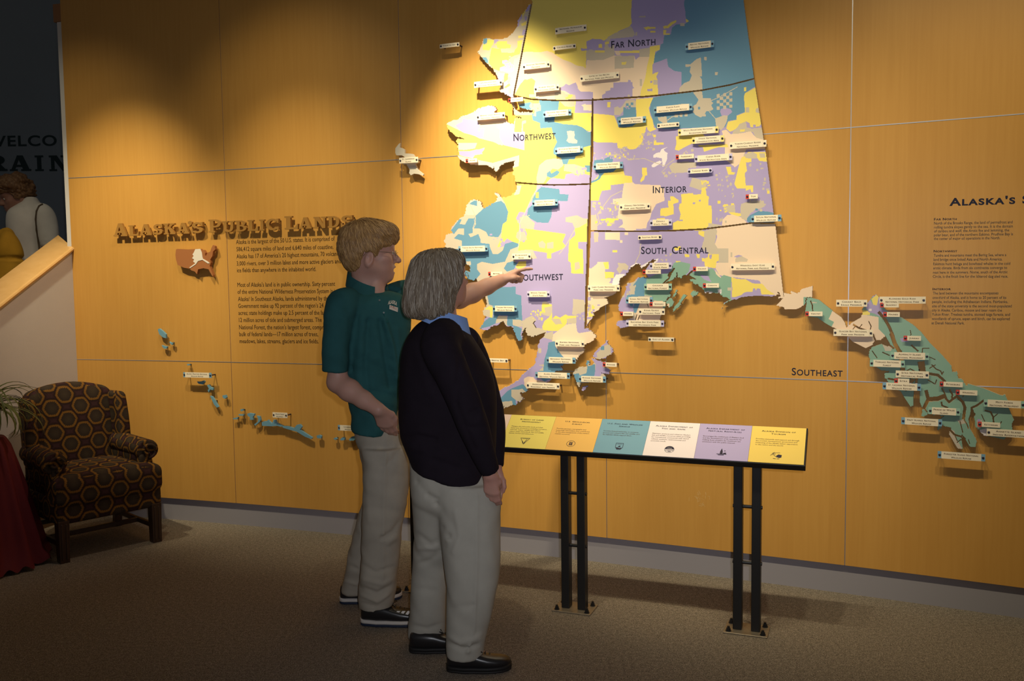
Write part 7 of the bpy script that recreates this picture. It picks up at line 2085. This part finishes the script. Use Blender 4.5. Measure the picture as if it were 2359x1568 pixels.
hand(F, bWL, np.array([-.9, -.2, .05]), np.array([0, -.6, .8]), np.array([0, -.6, .6]), [(25, 35, 25)] * 4, L=.9, k=.008)
zk = np.array([0, 0, 1.0]); hipc = at(78, 700, YB + .02)
for sg in (-1, 1):
    hx_ = hipc + np.array([sg * .085, 0, 0])
    F.chain([hx_, np.array([hx_[0], hx_[1], LAND + .45]), np.array([hx_[0], hx_[1] + .02, LAND + .08])], [.08, .055, .042], .03)
    F.cone(np.array([hx_[0], hx_[1] + .02, LAND + .05]), np.array([hx_[0] - .07, hx_[1] - .1, LAND + .035]), .04, .032, .02)
V, Q = F.skin(); V = relax(V, Q, 1, .4)
bb_ = put('body', V, Q, SK_B, bw)
eyes(p, ax, BS, bb_, (1, 0, -.6))
b = MB(); b.tube([p(.0955, -.018, -.0575), p(.1005, 0, -.0558), p(.0955, .018, -.0575)], [.001, .0042, .001], 8); b.tube([p(.0925, -.015, -.0715), p(.097, 0, -.0718), p(.0925, .015, -.0715)], [.001, .0048, .001], 8)
b.out('lips', M_LIP, bb_, smooth=True)
H = hair_field(p, ax, BS, [((-.02, 0, .055), (.125, .105, .102), .02), ((-.06, 0, .01), (.085, .10, .085), .03), ((.05, 0, .095), (.06, .085, .045), .03)],
               [(-.15, -.07), (-.04, -.06), (-.02, -.03), (.02, -.02), (.04, .02), (.07, .045), (.12, .05)], .006)
V, Q = H.skin(); V = relax(V, Q, 1); N = normals(V, Q)
V = V + N * (.010 * waves(V, 51, (95, 95, 95), 7) + .004 * waves(V, 52, (190, 190, 190), 7))[:, None]
put('hair', V, Q, M_CURL, bw)
rows = [(455, 58, 84, YB + .03, .06), (464, 50, 87, YB + .03, .068), (474, 40, 99, YB + .03, .085), (487, 26, 114, YB + .02, .11), (505, 22, 122, YB + .02, .125), (540, 22, 118, YB + .02, .13), (575, 30, 112, YB + .02, .13), (610, 32, 112, YB + .02, .135), (650, 28, 118, YB + .02, .145), (690, 28, 120, YB + .02, .145)]
tors = loft([srow(*r) for r in rows], open_end=.03)
s1 = tubeq([at(92, 488, YB), bSL, at(112, 545, YB - .05), bEL, at(84, 606, YB - .16), at(66, 618, YB - .21)], [.06, .066, .062, .056, .046, .04], .03)
s2 = tubeq([at(50, 488, YB), bSR, at(36, 545, YB - .06), bER, at(20, 578, YB - .24)], [.055, .06, .056, .05, .038], .03)
V, Q = fuse([tors, s1, s2], .009, 5); N = normals(V, Q)
V = V + N * (.006 * waves(V, 61, (24, 24, 20)))[:, None]
swVQ = (V, Q)
sw = put('turtleneck_sweater', V, Q, M_WHITEK, bw)
b = MB()
for sg in (-1, 1):
    hx_ = hipc + np.array([sg * .085, 0, 0])
    b.tube([np.array([hipc[0] + sg * .05, hx_[1], hipc[2] + .06]), hx_ - zk * .05, np.array([hx_[0], hx_[1], LAND + .45]), np.array([hx_[0], hx_[1] + .02, LAND + .05])], [.12, .11, .085, .075], 20)
V, Q = fuse([b], .010, 4)
put('trousers', V, Q, M_KNIT, bw)
# shoulder bag strap
bvh = BVHTree.FromPolygons([tuple(q) for q in swVQ[0]], [tuple(dict.fromkeys(q)) for q in swVQ[1].tolist()])
def on_sw(x, y, off=.006):
    d = ray(x, y); d /= np.linalg.norm(d); loc, nor, _, _ = bvh.ray_cast(Vector(CAMP), Vector(d))
    return (np.array(loc) - d * off) if loc else at(x, y, YB)
sp_ = [on_sw(x, y) for x, y in ((98, 470), (90, 474), (84, 486), (82, 505), (84, 530), (88, 556), (92, 585), (92, 610))]
bag = thing('shoulder_bag', 'thin brown shoulder strap bag worn by the woman in white', 'bag', at(96, 660, YB - .2))
MB().tube(sp_ + [at(94, 640, YB - .18)], .006, 8).out('strap', mat('brown_leather', (0.10, 0.065, 0.035), .5, .4), bag, smooth=True)
P, F_ = rbox(.09, .03, .07, .02, 4); mesh_obj('bag_body', P + at(96, 668, YB - .19), F_, MATS['brown_leather'], bag, smooth=True)
# mustard coat held over her arm
M_MUST = cloth_mat('mustard_coat', (0.42, 0.22, 0.02), 300, .2)
cm = tubeq([at(8, 540, YB - .30), at(16, 560, YB - .33), at(22, 600, YB - .34), at(16, 660, YB - .34), at(10, 700, YB - .34)], [.05, .075, .085, .10, .10])
cm2 = tubeq([at(-18, 548, YB - .30), at(-16, 600, YB - .33), at(-12, 700, YB - .33)], [.05, .085, .10])
cm3 = tubeq([at(-20, 540, YB - .28), at(12, 536, YB - .28), at(26, 556, YB - .28)], [.03, .042, .03])
V, Q = fuse([cm, cm2, cm3], .009, 5); N = normals(V, Q)
V = V + N * (.010 * waves(V, 71, (34, 34, 9)))[:, None]
o = put('coat', V, Q, M_MUST, None)
o.location = tuple(V.mean(0)); o.data.transform(Matrix.Translation(-Vector(V.mean(0))))
tag(o, 'mustard yellow coat held by the woman in white at the left edge', 'coat')
